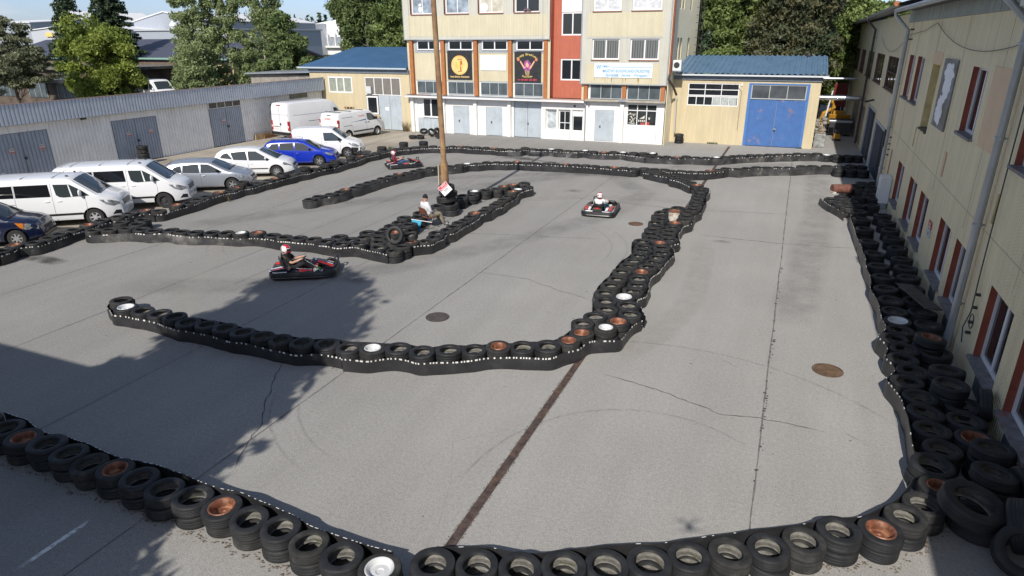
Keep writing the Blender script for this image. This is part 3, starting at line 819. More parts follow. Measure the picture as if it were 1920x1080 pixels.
belt('belt with white scuffs in front of the inner far barrier, between branch and right end', gE[39:46], -1, .37, dash=.4, wave=.02)
belt('scuffed grey belt round the right part of the inner far barrier', gE[45:58], -1, .42, BELTG, dash=.06, wave=.05)
belt('black belt with dashed white edge beside the parked vans', gD1, -1, .32, dash=.5, wave=.02)
belt('black belt with dashed white edge beside the parked cars', gD1[-2:] + gD2[1:22], -1, .33, dash=.85, wave=.02)
belt('belt with dashed white edge behind the second kart', gD2[21:] + gD3[:9], -1, .33, dash=.95, wave=.015)
belt('scuffed belt with faint white edge along the outer far barrier', gD3[8:24], -1, .34, BELTG, dash=.6, wave=.02)
belt('scuffed belt along the outer far barrier near the blue gate', gD3[23:43], -1, .36, BELTG, dash=.25, wave=.03)
belt('scuffed black belt along the straight barrier, left part', gC[:13], -1, .33, BELTG, dash=.42, wave=.03)
belt('belt with yellowed dashes along the straight barrier, middle part', gC[12:] + gC1[:1], -1, .33, dash=.6, wave=.02)
belt('belt with a broad white edge along the hairpin front row', gC1, -1, .34, dash=1.4, wave=.02, off=.34)
belt('belt with dashed white edge along the long side of the hairpin', gC3, -1, .34, dash=.6, wave=.03, ends=(False, True))
belt('wavy belt along the lane side of the shaded bank', list(reversed(Fl[2:])) + [gA[-1] + Vector((.1, .35))], -1, .40, dash=.22, wave=.035, off=.345)
far_heap = [Vector((g_.x, g_.y)) for g_ in (at(1500 + a / 2.571, 240 + c_ / 2.571, .4) for a, c_ in ((140, 330), (172, 357), (205, 372), (235, 385), (262, 405)))]
belt('belt round the sunlit tip of the shaded bank', far_heap, -1, .34, dash=.5)

# odd pieces in the barriers
b = MB(); g = at(505, 452, .15); b.box(-.42, .42, -.02, .02, 0, .30, mat('crumpled_silver_tape', (.42, .44, .46), .4, .3, var=.3, vscale=12, bump=.03, bscale=9))
o = b.build('taped_patch', label='crumpled silver tape patch closing a gap in the straight barrier belt', cat='tape'); o.location = (g.x, g.y - .03, 0); o.rotation_euler = (0, 0, R(-22))
b = MB(); g = at(1200, 323, .15); b.box(-.3, .3, -.03, .03, 0, .34, mat('pale_grey_panel', (.36, .36, .36), .7, var=.2))
o = b.build('grey_panel', label='pale grey panel closing a gap in the inner far barrier', cat='panel'); o.location = (g.x, g.y - .02, 0)
# white barrel with a rusty lid inside the divider
g = at(1100 + 680 / 4.154, 340 + 290 / 4.154, .2)
t = empty('steel_drum', (g.x, g.y, 0), 0, 'rust-streaked white drum with a rusty top set into the tyre divider', 'drum')
WR = mat('rusty_white_paint', (.6, .58, .52), .6, col2=(.35, .16, .06), c2pos=(.5, .66), c2scale=5)
b = MB(); b.lathe([(0, 0), (.23, 0), (.23, .25), (.238, .26), (.23, .27), (.23, .5)], 24, WR); b.build('drum_body', t, smooth=30)
b = MB(); b.lathe([(.24, .49), (.24, .52), (.22, .52), (.215, .5), (0, .5)], 24, RUST); b.build('drum_lid', t, smooth=30)
g = at(1530 + 315 / 6.75, 320 + 265 / 6.75, .5)
t = empty('rusty_drum', (g.x, g.y, .43), R(20), 'rusty brown drum lying on the tyres at the sunlit tip of the bank', 'drum')
b = MB(); b.lathe([(0, -.42), (.2, -.42), (.2, -.15), (.21, -.14), (.2, -.13), (.2, .13), (.21, .14), (.2, .15), (.2, .42), (0, .42)], 22, mat('brown_rust', (.16, .065, .045), .7, var=.3, vscale=6), c=(0, 0, .2), axis='x'); b.build('drum_shell', t, smooth=30)
b = MB(); b.box(-.45, -.30, -.25, .25, .02, .1, WR); b.build('wooden_block', t)
# plank on the bank
g = at(1600 + 650 / 5.4, 440 + 650 / 5.4, .6)
b = MB(); b.box(-.2, .2, -1.0, 1.0, 0, .035, mat('weathered_plank', (.075, .068, .06), .8, var=.4, vscale=5))
o = b.build('plank', label='grey weathered board lying across the shaded tyre bank', cat='plank', bevel=.004); o.location = (g.x, g.y, .66); o.rotation_euler = (R(-2), R(3), R(12))
# ================================================================ buildings
CREAM = mat('cream_cladding', (.66, .60, .42), .6, ribs=(0, .13, .010), var=.05, vscale=.8, streak=.10)
CREAMG = mat('weathered_grey_cream_cladding', (.60, .585, .50), .6, ribs=(0, .13, .010), var=.07, vscale=.6, streak=.12)
YELL = mat('yellow_cladding', (.68, .58, .375), .6, ribs=(0, .11, .011), var=.05, vscale=.7, streak=.12)
YELLY = mat('yellow_cladding_side', (.68, .58, .375), .6, ribs=(1, .11, .007, .12), var=.05, vscale=.7, streak=.12)
ORNG = mat('orange_brown_paint', (.46, .17, .055), .6, var=.12, vscale=3, streak=.25)
REDC = mat('red_cladding', (.50, .145, .085), .6, ribs=(0, .14, .006, .12), var=.06, streak=.12)
REDW = mat('brick_red_reveal', (.27, .065, .035), .65, var=.2, vscale=4)
DOORG = mat('pale_blue_grey_door', (.46, .52, .56), .55, var=.05, vscale=2, streak=.10, grime=.35)
WALLW = mat('whitewashed_wall', (.80, .79, .76), .7, var=.04, vscale=1.2, grime=.18)
TRIMG = mat('grey_trim', (.36, .39, .41), .6, var=.1)
TRIML = mat('pale_grey_frame', (.52, .55, .55), .6)
BLUER = mat('blue_metal_roof', (.13, .225, .34), .38, var=.16, vscale=1.2, coat=.1, spec=.5, streak=.15)
BLUED = mat('blue_door_paint', (.06, .15, .38), .5, var=.10, vscale=2.5, ribs=(0, .145, .004, .25), col2=(.33, .19, .17), c2pos=(.60, .72), c2scale=1.5)
BLUEF = mat('blue_frame_paint', (.07, .18, .45), .5, var=.1)
RWALL = mat('right_wall_cladding', (.88, .77, .51), .62, ribs=(1, .105, .014), var=.06, vscale=.5, streak=.14)
RWALLB = mat('beige_patch_cladding', (.74, .54, .35), .62, ribs=(1, .08, .006), var=.05)
BLIND = mat('blinds', (.15, .16, .155), .7, ribs=(0, .17, .004, .9, 1))
CURT = mat('curtain', (.34, .37, .30), .8, ribs=(0, .16, .02, .5), var=.2)
SILL = mat('stone_sill', (.20, .19, .19), .75, var=.35, vscale=7, col2=(.28, .1, .06), c2pos=(.6, .68), c2scale=4)
BRSILL = mat('brown_sill', (.26, .12, .07), .6)

def facade(name, parent, O, U, w, z0, z1, ops, mt, closeback=.25):
    """wall sheet with real openings; O start point, U unit direction, outward normal is U turned clockwise"""
    U = Vector(U); N = Vector((U.y, -U.x)); O = Vector(O)
    us = sorted({0, w} | {o[0] for o in ops} | {o[1] for o in ops}); zs = sorted({z0, z1} | {o[2] for o in ops} | {o[3] for o in ops})
    b = MB()
    pt = lambda u, z, d=0: (O.x + U.x * u - N.x * d, O.y + U.y * u - N.y * d, z)
    for a, c_ in zip(us[:-1], us[1:]):
        for e, f in zip(zs[:-1], zs[1:]):
            mu, mz = (a + c_) / 2, (e + f) / 2
            if any(o[0] < mu < o[1] and o[2] < mz < o[3] for o in ops): continue
            b.quad(pt(a, e), pt(c_, e), pt(c_, f), pt(a, f), mt)
    for o in ops:
        u0, u1, a, c_, d, rm = o[:6]
        for q in (((u0, a), (u0, c_)), ((u0, c_), (u1, c_)), ((u1, c_), (u1, a)), ((u1, a), (u0, a))):
            b.quad(pt(*q[0]), pt(*q[1]), pt(*q[1], d), pt(*q[0], d), rm)
    return b.build(name, parent, fixn=False)
class Fr:
    """frame of reference on a wall: u along, d outwards, z up"""
    def __init__(s, O, U): s.O = Vector(O); s.U = Vector(U); s.N = Vector((U[1], -U[0]))
    def box(s, b, u0, u1, d0, d1, z0, z1, mt):
        vs = []
        for z in (z0, z1):
            for d in (d0, d1):
                for u in (u0, u1):
                    p = s.O + s.U * u + s.N * d; vs.append((p.x, p.y, z))
        b.add(vs, [(0, 2, 3, 1), (4, 5, 7, 6), (0, 1, 5, 4), (2, 6, 7, 3), (0, 4, 6, 2), (1, 3, 7, 5)], mt)
    def window(s, parent, u0, u1, z0, z1, d=-.1, cols=2, rows=(1.,), fr=.07, mt=None, glass=None, mull=None, sill=None, name='window', sillw=.14, panes=None):
        mt = mt or WPVC; mull = mull or fr
        b = MB()
        s.box(b, u0, u1, d, d + .06, z0, z0 + fr, mt); s.box(b, u0, u1, d, d + .06, z1 - fr, z1, mt)
        s.box(b, u0, u0 + fr, d, d + .06, z0 + fr, z1 - fr, mt); s.box(b, u1 - fr, u1, d, d + .06, z0 + fr, z1 - fr, mt)
        H = z1 - z0 - 2 * fr; zc = z0 + fr; W = u1 - u0 - 2 * fr
        tot = sum(rows); cuts = []
        for i, r_ in enumerate(rows[:-1]):
            zc += H * r_ / tot; cuts.append(zc); s.box(b, u0 + fr, u1 - fr, d, d + .055, zc - mull / 2, zc + mull / 2, mt)
        cols_ = cols if isinstance(cols, (list, tuple)) else [cols] * len(rows)
        lo = z0 + fr
        for i, cn in enumerate(cols_):
            hi = cuts[i] - mull / 2 if i < len(cuts) else z1 - fr
            l2 = lo if i == 0 else cuts[i - 1] + mull / 2
            for k in range(1, cn):
                c_ = u0 + fr + W * k / cn; s.box(b, c_ - mull / 2, c_ + mull / 2, d, d + .052, l2, hi, mt)
        w_ = b.build(name, parent)
        b = MB(); s.box(b, u0 + fr * .6, u1 - fr * .6, d - .02, d + .022, z0 + fr * .6, z1 - fr * .6, glass or GLASS); b.build('pane', w_)
        if sill:
            b = MB(); s.box(b, u0 - .05, u1 + .05, d, sillw, z0 - .07, z0 - .003, sill); b.build('sill', w_)
        return w_

# ---------------------------------------------------------------- main building
mainb = empty('workshop_building', (-18, 47, 0), 0, 'three-storey cream building with orange pillars, red stair bay and white ground floor', 'building')
def part(b, name, **k):
    o = b.build(name, None, **k); o.parent = mainb; o.matrix_parent_inverse = Matrix.Translation((18, -47, 0)); return o
inv = Matrix.Translation((18, -47, 0))
def adopt(o): o.matrix_parent_inverse = inv; return o
# upper left block
YF = 46.45
uw = [(-28.0, -26.1), (-25.1, -23.06), (-22.3, -20.3), (-19.5, -17.52)]
H = 13.6
rows_z = [(8.72, 10.7), (11.6, 13.2)]
ops = [(x0 + 28.68, x1 + 28.68, z0, z1, .22, TRIMG if i else REDW) for (x0, x1) in uw for i, (z0, z1) in enumerate(rows_z)]
adopt(facade('upper_wall', mainb, (-28.68, YF), (1, 0), 28.68 - 16.72, 6.98, H, ops, CREAMG))
b = MB(); b.box(-28.62, -16.78, YF + .24, 58, 6.985, H - .02, CREAMG); b.box(-28.68, -16.72, YF, 46.9, 6.93, 6.975, TRIMG); part(b, 'upper_block')
b = MB(); b.box(-28.3, -16.9, YF - .008, YF - .001, 7.2, 8.62, CREAM)
for x in (-28.15, -17.25, -28.66): b.box(x, x + .03, YF - .02, YF, 7.0, H, TRIMG)
part(b, 'cladding_band')
F1 = Fr((0, YF), (1, 0))
PINK = mat('pale_room', (.55, .52, .42), .8, var=.3, vscale=2); ROOMB = mat('bluish_room', (.30, .36, .42), .5, var=.6, vscale=1.5)
for i, (x0, x1) in enumerate(uw):
    for j, (z0, z1) in enumerate(rows_z):
        adopt(F1.window(mainb, x0 + .12, x1, z0 + .03, z1, -.2, 2, glass=[ROOMB, ROOMB, PINK, GLASS][i] if j == 0 else GLASS, sill=BRSILL, sillw=.06))
# things on the inner sill of two windows
b = MB(); b.ell((-27.2, YF + .16, 9.05), (.16, .05, .22), WHITE); b.ell((-27.2, YF + .15, 9.38), (.13, .05, .12), WHITE); part(b, 'window_ornament')
b = MB(); b.ell((-21.85, YF + .15, 9.1), (.33, .03, .33), mat('pale_lampshade', (.7, .72, .75), .6)); part(b, 'window_ornament')
b = MB()
for i in range(40): x = rnd.uniform(-18.7, -18.2); b.ell((x, YF + rnd.uniform(-.05, .05), 8.80 + rnd.uniform(0, .16) + (.1 if -18.6 < x < -18.4 else 0)), (.035, .035, .03), mat('sill_flowers', (.35, .16, .32), .8) if rnd.random() < .5 else mat('sill_leaves', (.10, .14, .05), .8), 6, 4)
part(b, 'window_box_flowers')
# recessed strip with pillars
YW = 46.75
bays = [(-27.95, -25.62), (-25.2, -22.84), (-22.4, -20.03), (-19.62, -17.2)]
b = MB(); b.box(-28.45, -16.9, YW + .04, 58, 2.9, 6.9, CREAM); part(b, 'middle_block')
b = MB()
for (x0, x1) in bays:
    b.box(x0, x1, YW - .02, YW + .035, 6.0, 6.92, TRIMG); b.box(x0 - .02, x1 + .02, YW - .03, YW + .03, 4.0, 5.99, CREAM); b.box(x0, x1, YW - .035, YW + .03, 3.94, 3.995, TRIMG)
    b.box(x0, x1, YW - .02, YW + .03, 2.9, 3.93, WALLW)
b.box(-28.6, -28.36, YW - .05, YW + .03, 2.9, 6.92, CREAM); b.box(-16.96, -16.7, YW - .12, YW + .03, 2.9, 6.95, CREAM)
part(b, 'infill_panels')
for x in (-28.2, -25.42, -22.64, -19.84, -17.05):
    b = MB(); b.box(x - .15, x + .15, YW - .2, YW + .02, 2.93, 6.93, ORNG); part(b, 'pillar', bevel=.01)
F2 = Fr((0, YW - .04), (1, 0))
for x0, x1 in bays:
    adopt(F2.window(mainb, x0 + .28, x1 - .02, 6.2, 6.9, -.0, 2, fr=.085))
    adopt(F2.window(mainb, x0 + .12, x1 - .04, 3.0, 3.92, -.0, 3, fr=.035, mull=.035, mt=TRIML, glass=GLASSG, name='workshop_window'))
# banners
BANK = mat('black_banner_cloth', (.022, .023, .026), .6, bump=.02, bscale=3, var=.3)
t = empty('round_logo_banner', (-24.03, YW - .1, 4.1), 0, 'black banner with a glowing orange disc and a drum, on the cream building', 'banner')
def on(tn, b, name): o = b.build(name, None); o.parent = tn; o.matrix_parent_inverse = tn.matrix_world.inverted() if False else Matrix.Translation(-Vector(tn.location)); return o
b = MB(); b.box(-25.06, -22.99, YW - .10, YW - .06, 4.09, 6.17, BANK); on(t, b, 'cloth')
DISC = mat('orange_disc', (.80, .42, .10), .6, col2=(.9, .62, .2), c2pos=(.4, .6), c2scale=.8)
b = MB(); b.lathe([(0, 0), (.70, 0), (.70, .008)], 40, DISC, c=(-24.03, YW - .112, 5.13), axis='y'); o = on(t, b, 'disc')
b = MB(); RAY = mat('pale_ray', (.9, .72, .42), .6)
for i in range(36):
    a = i * R(10); c_, s_ = math.cos(a), math.sin(a); w_ = .014
    b.add([(-24.03 + c_ * .36 - s_ * w_, YW - .118, 5.13 + s_ * .36 + c_ * w_), (-24.03 + c_ * .36 + s_ * w_, YW - .118, 5.13 + s_ * .36 - c_ * w_), (-24.03 + c_ * .62 + s_ * w_, YW - .118, 5.13 + s_ * .62 - c_ * w_), (-24.03 + c_ * .62 - s_ * w_, YW - .118, 5.13 + s_ * .62 + c_ * w_)], [(0, 1, 2, 3)], RAY)
on(t, b, 'rays')
b = MB(); DR = mat('drum_brown', (.42, .12, .035), .6); DY = mat('drum_yellow', (.9, .6, .17), .6)
X0, Z0 = -24.03, 5.13
b.add([(X0 - .2, YW - .122, Z0 + .40), (X0 + .22, YW - .122, Z0 + .38), (X0 + .2, YW - .122, Z0 + .43), (X0 - .16, YW - .122, Z0 + .45)], [(0, 1, 2, 3)], DR)
b.add([(X0 - .2, YW - .122, Z0 + .37), (X0 + .06, YW - .122, Z0 + .37), (X0 + .04, YW - .122, Z0 - .05), (X0 - .1, YW - .122, Z0 - .07), (X0 - .19, YW - .122, Z0 + .1)], [(0, 1, 2, 3, 4)], DY)
b.add([(X0 + .08, YW - .122, Z0 + .3), (X0 + .22, YW - .122, Z0 + .34), (X0 + .22, YW - .122, Z0 + .08), (X0 + .07, YW - .122, Z0 - .04)], [(0, 1, 2, 3)], DR)
b.add([(X0 - .12, YW - .122, Z0 - .1), (X0 + .04, YW - .122, Z0 - .1), (X0 + .06, YW - .122, Z0 - .4), (X0 - .14, YW - .122, Z0 - .42)], [(0, 1, 2, 3)], DY)
b.add([(X0 + .05, YW - .123, Z0 - .1), (X0 + .13, YW - .123, Z0 - .09), (X0 + .18, YW - .123, Z0 - .46), (X0 - .12, YW - .123, Z0 - .47), (X0 - .12, YW - .123, Z0 - .42), (X0 + .07, YW - .123, Z0 - .41)], [(0, 1, 2, 3, 4, 5)], DR)
on(t, b, 'drum_picture')
GOLD = mat('gold_lettering', (.85, .62, .25), .6)
def stext(tn, name, body, mt, x, y, z, size, width=None):
    o = text(None, name, body, mt, face_negY(x, y, z), size, width); o.parent = tn; o.matrix_parent_inverse = Matrix.Translation(-Vector(tn.location)); return o
stext(t, 'lettering', 'Studio Bębnów Afrykańskich', GOLD, -24.03, YW - .12, 4.29, .17, 1.62)
t = empty('singer_banner', (-18.45, YW - .1, 4.0), 0, 'black banner with a purple-haired figure raising both arms, on the cream building', 'banner')
b = MB(); b.box(-19.5, -17.42, YW - .10, YW - .06, 3.99, 6.12, BANK); on(t, b, 'cloth')
b = MB(); X0, Z0, Yb = -18.48, 5.1, YW - .118
PUR = mat('purple_hair', (.30, .09, .30), .7, var=.6, vscale=9, col2=(.6, .12, .2), c2pos=(.5, .6), c2scale=9); FAC = mat('painted_skin', (.78, .42, .26), .7); HND = mat('painted_hand', (.72, .22, .13), .7)
def blob(cx, cz, rx, rz, mt, y, n=18, jag=0.):
    b.add([(cx + rx * (1 + rnd.uniform(-jag, jag)) * math.cos(i * 2 * math.pi / n), y, cz + rz * (1 + rnd.uniform(-jag, jag)) * math.sin(i * 2 * math.pi / n)) for i in range(n)], [tuple(range(n))], mt)
blob(X0, Z0 + .02, .29, .40, PUR, Yb, 22, .12); blob(X0, Z0 + .10, .11, .17, FAC, Yb - .004)
for s in (-1, 1):
    for (a, c_, w0, w1) in (((.22, -.12), (.56, .38), .06, .035),):
        b.add([(X0 + s * (a[0] - w0), Yb - .003, Z0 + a[1]), (X0 + s * (a[0] + w0), Yb - .003, Z0 + a[1] - .04), (X0 + s * (c_[0] + w1), Yb - .003, Z0 + c_[1] - .04), (X0 + s * (c_[0] - w1), Yb - .003, Z0 + c_[1] + .02)], [(0, 1, 2, 3)], FAC)
    blob(X0 + s * .70, Z0 + .46, .10, .09, HND, Yb - .005)
    for k in range(5):
        a = R(20 + k * 32); b.add([(X0 + s * (.70 + .06 * math.cos(a)) - .02, Yb - .006, Z0 + .46 + .06 * math.sin(a)), (X0 + s * (.70 + .06 * math.cos(a)) + .02, Yb - .006, Z0 + .46 + .06 * math.sin(a)), (X0 + s * (.70 + .17 * math.cos(a)), Yb - .006, Z0 + .46 + .17 * math.sin(a))], [(0, 1, 2)], HND)
b.add([(X0 - .2, Yb - .002, Z0 - .30), (X0 + .2, Yb - .002, Z0 - .30), (X0 + .14, Yb - .002, Z0 - .68), (X0 - .12, Yb - .002, Z0 - .68)], [(0, 1, 2, 3)], mat('painted_top', (.30, .22, .12), .7, var=.5, vscale=9))
on(t, b, 'figure_picture')
def arc_text(tn, body, mt, cx, y, cz, rad, a0, a1, size):
    for i, ch in enumerate(body):
        if ch == ' ': continue
        a = R(a0 + (a1 - a0) * i / (len(body) - 1))
        M = face_negY(cx + rad * math.sin(a), y, cz + rad * math.cos(a)) @ Matrix.Rotation(-a, 4, 'Z')
        o = text(None, 'letter', ch, mt, M, size); o.parent = tn; o.matrix_parent_inverse = Matrix.Translation(-Vector(tn.location))
YL = mat('yellow_lettering', (.85, .65, .18), .6); RL = mat('red_lettering', (.75, .07, .10), .6)
def arc_join(tn, *a):
    arc_text(tn, *a)
arc_join(t, 'Drędy Dredloki', YL, X0, Yb, Z0 - .25, 1.08, -43, 43, .20)
arc_join(t, 'Rzeszów', YL, X0, Yb - .003, Z0 + .9, -1.62, 12, -12, .17)
stext(t, 'phone_lettering', 'nr tel: 661 122 684', RL, X0, Yb, 4.17, .17, 1.45)
b = MB(); b.box(-22.28, -20.2, YW - .08, YW - .03, 4.79, 5.84, mat('blank_white_board', (.88, .88, .88), .5)); b.build('blank_board', label='blank white board between the two black banners', cat='board')
# canopy ledge
b = MB(); b.box(-28.66, -17.2, 46.0, 46.78, 2.80, 2.88, GALV); b.box(-28.66, -13.9, 45.98, 46.06, 2.72, 2.84, WHITE); b.box(-17.2, -13.95, 46.0, 46.72, 2.80, 2.9, mat('pinkish_flashing', (.48, .36, .32), .6, var=.15))
b.box(-13.93, -8.24, 46.2, 46.78, 2.84, 2.95, mat('concrete_ledge', (.42, .38, .31), .8, var=.2)); b.box(-28.6, -26.6, 46.2, 46.6, 2.885, 2.915, mat('rust_sheet', (.22, .11, .07), .8, var=.4))
part(b, 'ledge')
b = MB(); b.add([(-11.55, 46.15, 2.86), (-11.2, 46.15, 3.02), (-10.85, 46.15, 2.86), (-11.55, 46.75, 2.96), (-11.2, 46.75, 3.1), (-10.85, 46.75, 2.96)], [(0, 1, 4, 3), (1, 2, 5, 4), (0, 2, 1)], GALV); part(b, 'little_gable')
# ground floor
YG = 46.62
gops = [(-27.9 + 28.5, -25.66 + 28.5, .0, 2.62, .12, WALLW), (-24.68 + 28.5, -23.3 + 28.5, 0, 2.13, .06, WALLW), (-21.87 + 28.5, -20.5 + 28.5, 0, 2.13, .06, WALLW), (-19.55 + 28.5, -17.35 + 28.5, 0, 2.72, .12, TRIMG),
        (-16.94 + 28.5, -16.14 + 28.5, .66, 2.07, .3, WALLW), (-15.94 + 28.5, -15.07 + 28.5, .66, 2.07, .12, WALLW), (-14.9 + 28.5, -14.12 + 28.5, .66, 1.73, .12, WALLW), (-13.22 + 28.5, -11.83 + 28.5, .04, 2.22, .06, WALLW), (-10.9 + 28.5, -8.82 + 28.5, 1.24, 2.70, .1, WALLW)]
adopt(facade('ground_floor_wall', mainb, (-28.5, YG), (1, 0), 28.5 - 8.3, 0, 2.86, gops, WALLW))
b = MB(); b.box(-28.4, -8.32, YG + .33, 58, 0, 2.8, mat('dim_interior', (.12, .12, .12), .9)); part(b, 'ground_floor_core')
for x in (-28.3, -25.5, -22.72, -19.88, -11.25):
    b = MB(); b.box(x - .14, x + .14, 46.42, YG - .002, 0, 2.72, WALLW); part(b, 'pilaster', bevel=.01)
b = MB(); b.box(-17.29, -13.92, 46.50, YG - .002, 0, .64, WALLW); b.box(-17.29, -13.92, 46.5, YG - .002, 2.16, 2.7, WALLW)
for x in (-17.29, -16.10, -15.03, -14.08): b.box(x, x + (.32 if x == -17.29 else .13), 46.5, YG - .002, .642, 2.158, WALLW)
b.box(-15.055, -15.025, 46.49, 46.498, .05, 2.1, TRIMG); b.box(-13.96, -13.91, 46.44, 46.6, 0, 2.72, TRIMG); part(b, 'porch_front')
def door(x0, x1, z0, z1, y, leaves=1, mt=DOORG, handle=.4):
    b = MB(); w_ = (x1 - x0) / leaves
    for k in range(leaves): b.box(x0 + w_ * k + .012, x0 + w_ * (k + 1) - .012, y, y + .05, z0 + .02, z1 - .01, mt)
    d_ = part(b, 'door', bevel=.006)
    b = MB(); hx = x0 + (x1 - x0) * handle; b.box(hx - .07, hx + .05, y - .05, y - .03, z0 + 1.0, z0 + 1.03, DARKM); b.box(hx - .03, hx + .03, y - .03, y + .01, z0 + .92, z0 + 1.1, DARKM)
    h_ = b.build('handle', None); h_.parent = d_
    return d_
door(-24.68, -23.3, 0, 2.13, YG + .02, 1, handle=.36); door(-21.87, -20.5, 0, 2.13, YG + .02, 1, handle=.34); door(-19.55, -17.35, 0, 2.72, YG + .06, 2, handle=.52); door(-13.22, -11.83, .04, 2.22, YG + .02, 1, handle=.28)
b = MB(); b.box(-27.9, -26.79, YG + .05, YG + .1, .02, 1.12, DOORG); b.box(-26.77, -25.66, YG + .05, YG + .1, .02, 1.12, DOORG); b.box(-27.9, -27.4, YG + .05, YG + .1, 1.12, 2.62, WALLW); part(b, 'half_door')
F3 = Fr((0, YG), (1, 0))
adopt(F3.window(mainb, -27.42, -25.9, 1.15, 2.68, -.02, 2, fr=.12))
adopt(F3.window(mainb, -16.94, -16.14, .66, 2.07, -.15, 1, fr=.06, glass=mat('painted_pale_reflection', (.42, .46, .47), .12, var=.6, vscale=2)))  # pale reflection painted into the pane's base colour
adopt(F3.window(mainb, -15.94, -15.07, .66, 2.07, -.10, 2, rows=(.38, .62), fr=.06, mull=.045))
adopt(F3.window(mainb, -14.9, -14.12, .66, 1.73, -.10, 1, fr=.045))
adopt(F3.window(mainb, -10.9, -8.82, 1.24, 2.70, -.08, 3, rows=(.72, .28), fr=.05, mull=.06, glass=mat('dark_shop_glass', (.035, .04, .04), .12, var=.5, vscale=3)))
b = MB(); b.box(-10.94, -8.79, YG - .02, YG - .004, .18, 1.1, WALLW); b.box(-10.96, -10.94, YG - .03, YG, .15, 1.1, TRIMG); b.box(-8.79, -8.77, YG - .03, YG, .15, 1.1, TRIMG); part(b, 'shutter_panel')
b = MB(); ST = mat('window_sticker', (.62, .60, .52), .7); RS = mat('red_sticker', (.45, .06, .04), .7)
for i in range(46):
    x = rnd.uniform(-10.8, -10.28); z = rnd.uniform(1.32, 2.1); s_ = rnd.uniform(.012, .03); b.box(x - s_ * 1.6, x + s_ * 1.6, YG + .05, YG + .054, z - s_, z + s_, ST)
b.add([(-10.02, YG + .05, 1.72), (-9.62, YG + .05, 1.95), (-9.68, YG + .05, 1.72)], [(0, 1, 2)], ST)
for k in range(4): b.box(-10.1 + k * .13, -10.02 + k * .13, YG + .05, YG + .054, 1.5, 1.64, ST)
b.box(-9.92, -9.6, YG + .05, YG + .054, 1.28, 1.44, RS); b.box(-9.5, -9.3, YG + .05, YG + .054, 1.30, 1.5, RS); b.box(-9.38, -9.28, YG + .05, YG + .054, 1.68, 1.82, ST)
part(b, 'window_stickers')
b = MB(); b.box(-14.78, -14.66, 46.4, 46.5, 2.38, 2.5, DARKM); b.box(-13.72, -13.66, 46.5, YG, 2.44, 2.52, DARKM); part(b, 'porch_lamp')
# red stair bay (set back)
YR = 47.3
rops = [(-16.12 + 16.72, -14.5 + 16.72, 7.2, 8.72, .1, WALLW), (-16.12 + 16.72, -14.5 + 16.72, 4.15, 5.62, .1, WALLW), (-16.12 + 16.72, -14.5 + 16.72, 10.3, 11.8, .1, WALLW)]
adopt(facade('stair_bay_wall', mainb, (-16.72, YR), (1, 0), 16.72 - 14.38, 2.9, H, rops, REDC))
b = MB(); b.box(-16.72, -14.38, YR + .12, 58, 2.9, H, REDC); b.box(-16.74, -16.7, YW - .1, YR, 2.9, H, REDC); part(b, 'stair_bay_core')
b = MB(); b.box(-16.12, -14.4, YR - .02, YR - .003, 8.74, 10.28, mat('white_panel', (.82, .82, .81), .5)); part(b, 'white_panel')
F4 = Fr((0, YR), (1, 0))
for z0, z1 in ((7.2, 8.72), (4.15, 5.62), (10.3, 11.8)): adopt(F4.window(mainb, -16.12, -14.5, z0, z1, -.08, 2, fr=.09))
# right block
YB = 46.4
xs = (-14.38, -8.22)
wins = [(-13.56, -11.64), (-10.9, -8.94)]
bops = [(x0 - xs[0], x1 - xs[0], z0, z1, .16, mat('pale_reveal', (.5, .48, .4), .7)) for x0, x1 in wins for z0, z1 in ((5.62, 6.96), (8.72, 10.2), (11.6, 13.1))]
adopt(facade('right_block_wall', mainb, (xs[0], YB), (1, 0), xs[1] - xs[0], 4.02, H, bops, CREAMG))
b = MB(); b.box(xs[0] + .02, xs[1] - .02, YB + .18, 58, 4.03, H - .02, CREAMG); b.box(xs[0], xs[1], YB, 46.9, 3.97, 4.015, TRIMG); part(b, 'right_block')
b = MB(); b.box(-13.9, -8.75, YB - .008, YB - .001, 7.1, 8.62, CREAM); b.box(-13.9, -8.8, YB - .007, YB - .001, 4.05, 5.35, CREAM)
for x in (-14.38, -8.30): b.box(x, x + .08, YB - .02, YB, 4.02, H, GALV)
b.box(-13.95, -8.7, YB - .012, YB - .001, 7.0, 7.03, TRIMG)
RSTK = mat('rust_streaks', (.50, .31, .09), .8, var=.3)
for i in range(16): x = rnd.choice([-13.3, -12.7, -12.55, -12.1, -11.9, -11.3, -11.1, -10.2, -9.6, -9.3]) + rnd.uniform(-.04, .04); b.box(x - .012, x + .012, YB - .014, YB - .009, 4.42 - rnd.uniform(.1, .38), 4.42, RSTK)
part(b, 'cladding_band')
F5 = Fr((0, YB), (1, 0))
SAT = mat('crinkled_curtain', (.62, .63, .64), .5, bump=.08, bscale=5, var=.2)
for i, (x0, x1) in enumerate(wins):
    adopt(F5.window(mainb, x0, x1, 5.62, 6.96, -.15, 2, fr=.09, glass=BLIND, sill=BRSILL, sillw=.06)); adopt(F5.window(mainb, x0, x1, 8.72, 10.2, -.15, 2, fr=.09, glass=SAT, sill=BRSILL, sillw=.06)); adopt(F5.window(mainb, x0, x1, 11.6, 13.1, -.15, 2, fr=.09))
b = MB(); b.box(-14.3, -8.35, YW + .03, 58, 2.9, 4.0, WALLW); b.box(-14.3, -14.1, YW - .1, YW + .03, 2.9, 3.97, CREAM); b.box(-13.8, -13.66, YW - .05, YW + .03, 2.96, 3.97, WALLW); part(b, 'lower_right_block')
for x in (-13.98, -11.2, -8.52):
    b = MB(); b.box(x - .14, x + .14, YW - .2, YW + .02, 2.95, 3.97, ORNG); part(b, 'pillar', bevel=.01)
F6 = Fr((0, YW - .04), (1, 0))
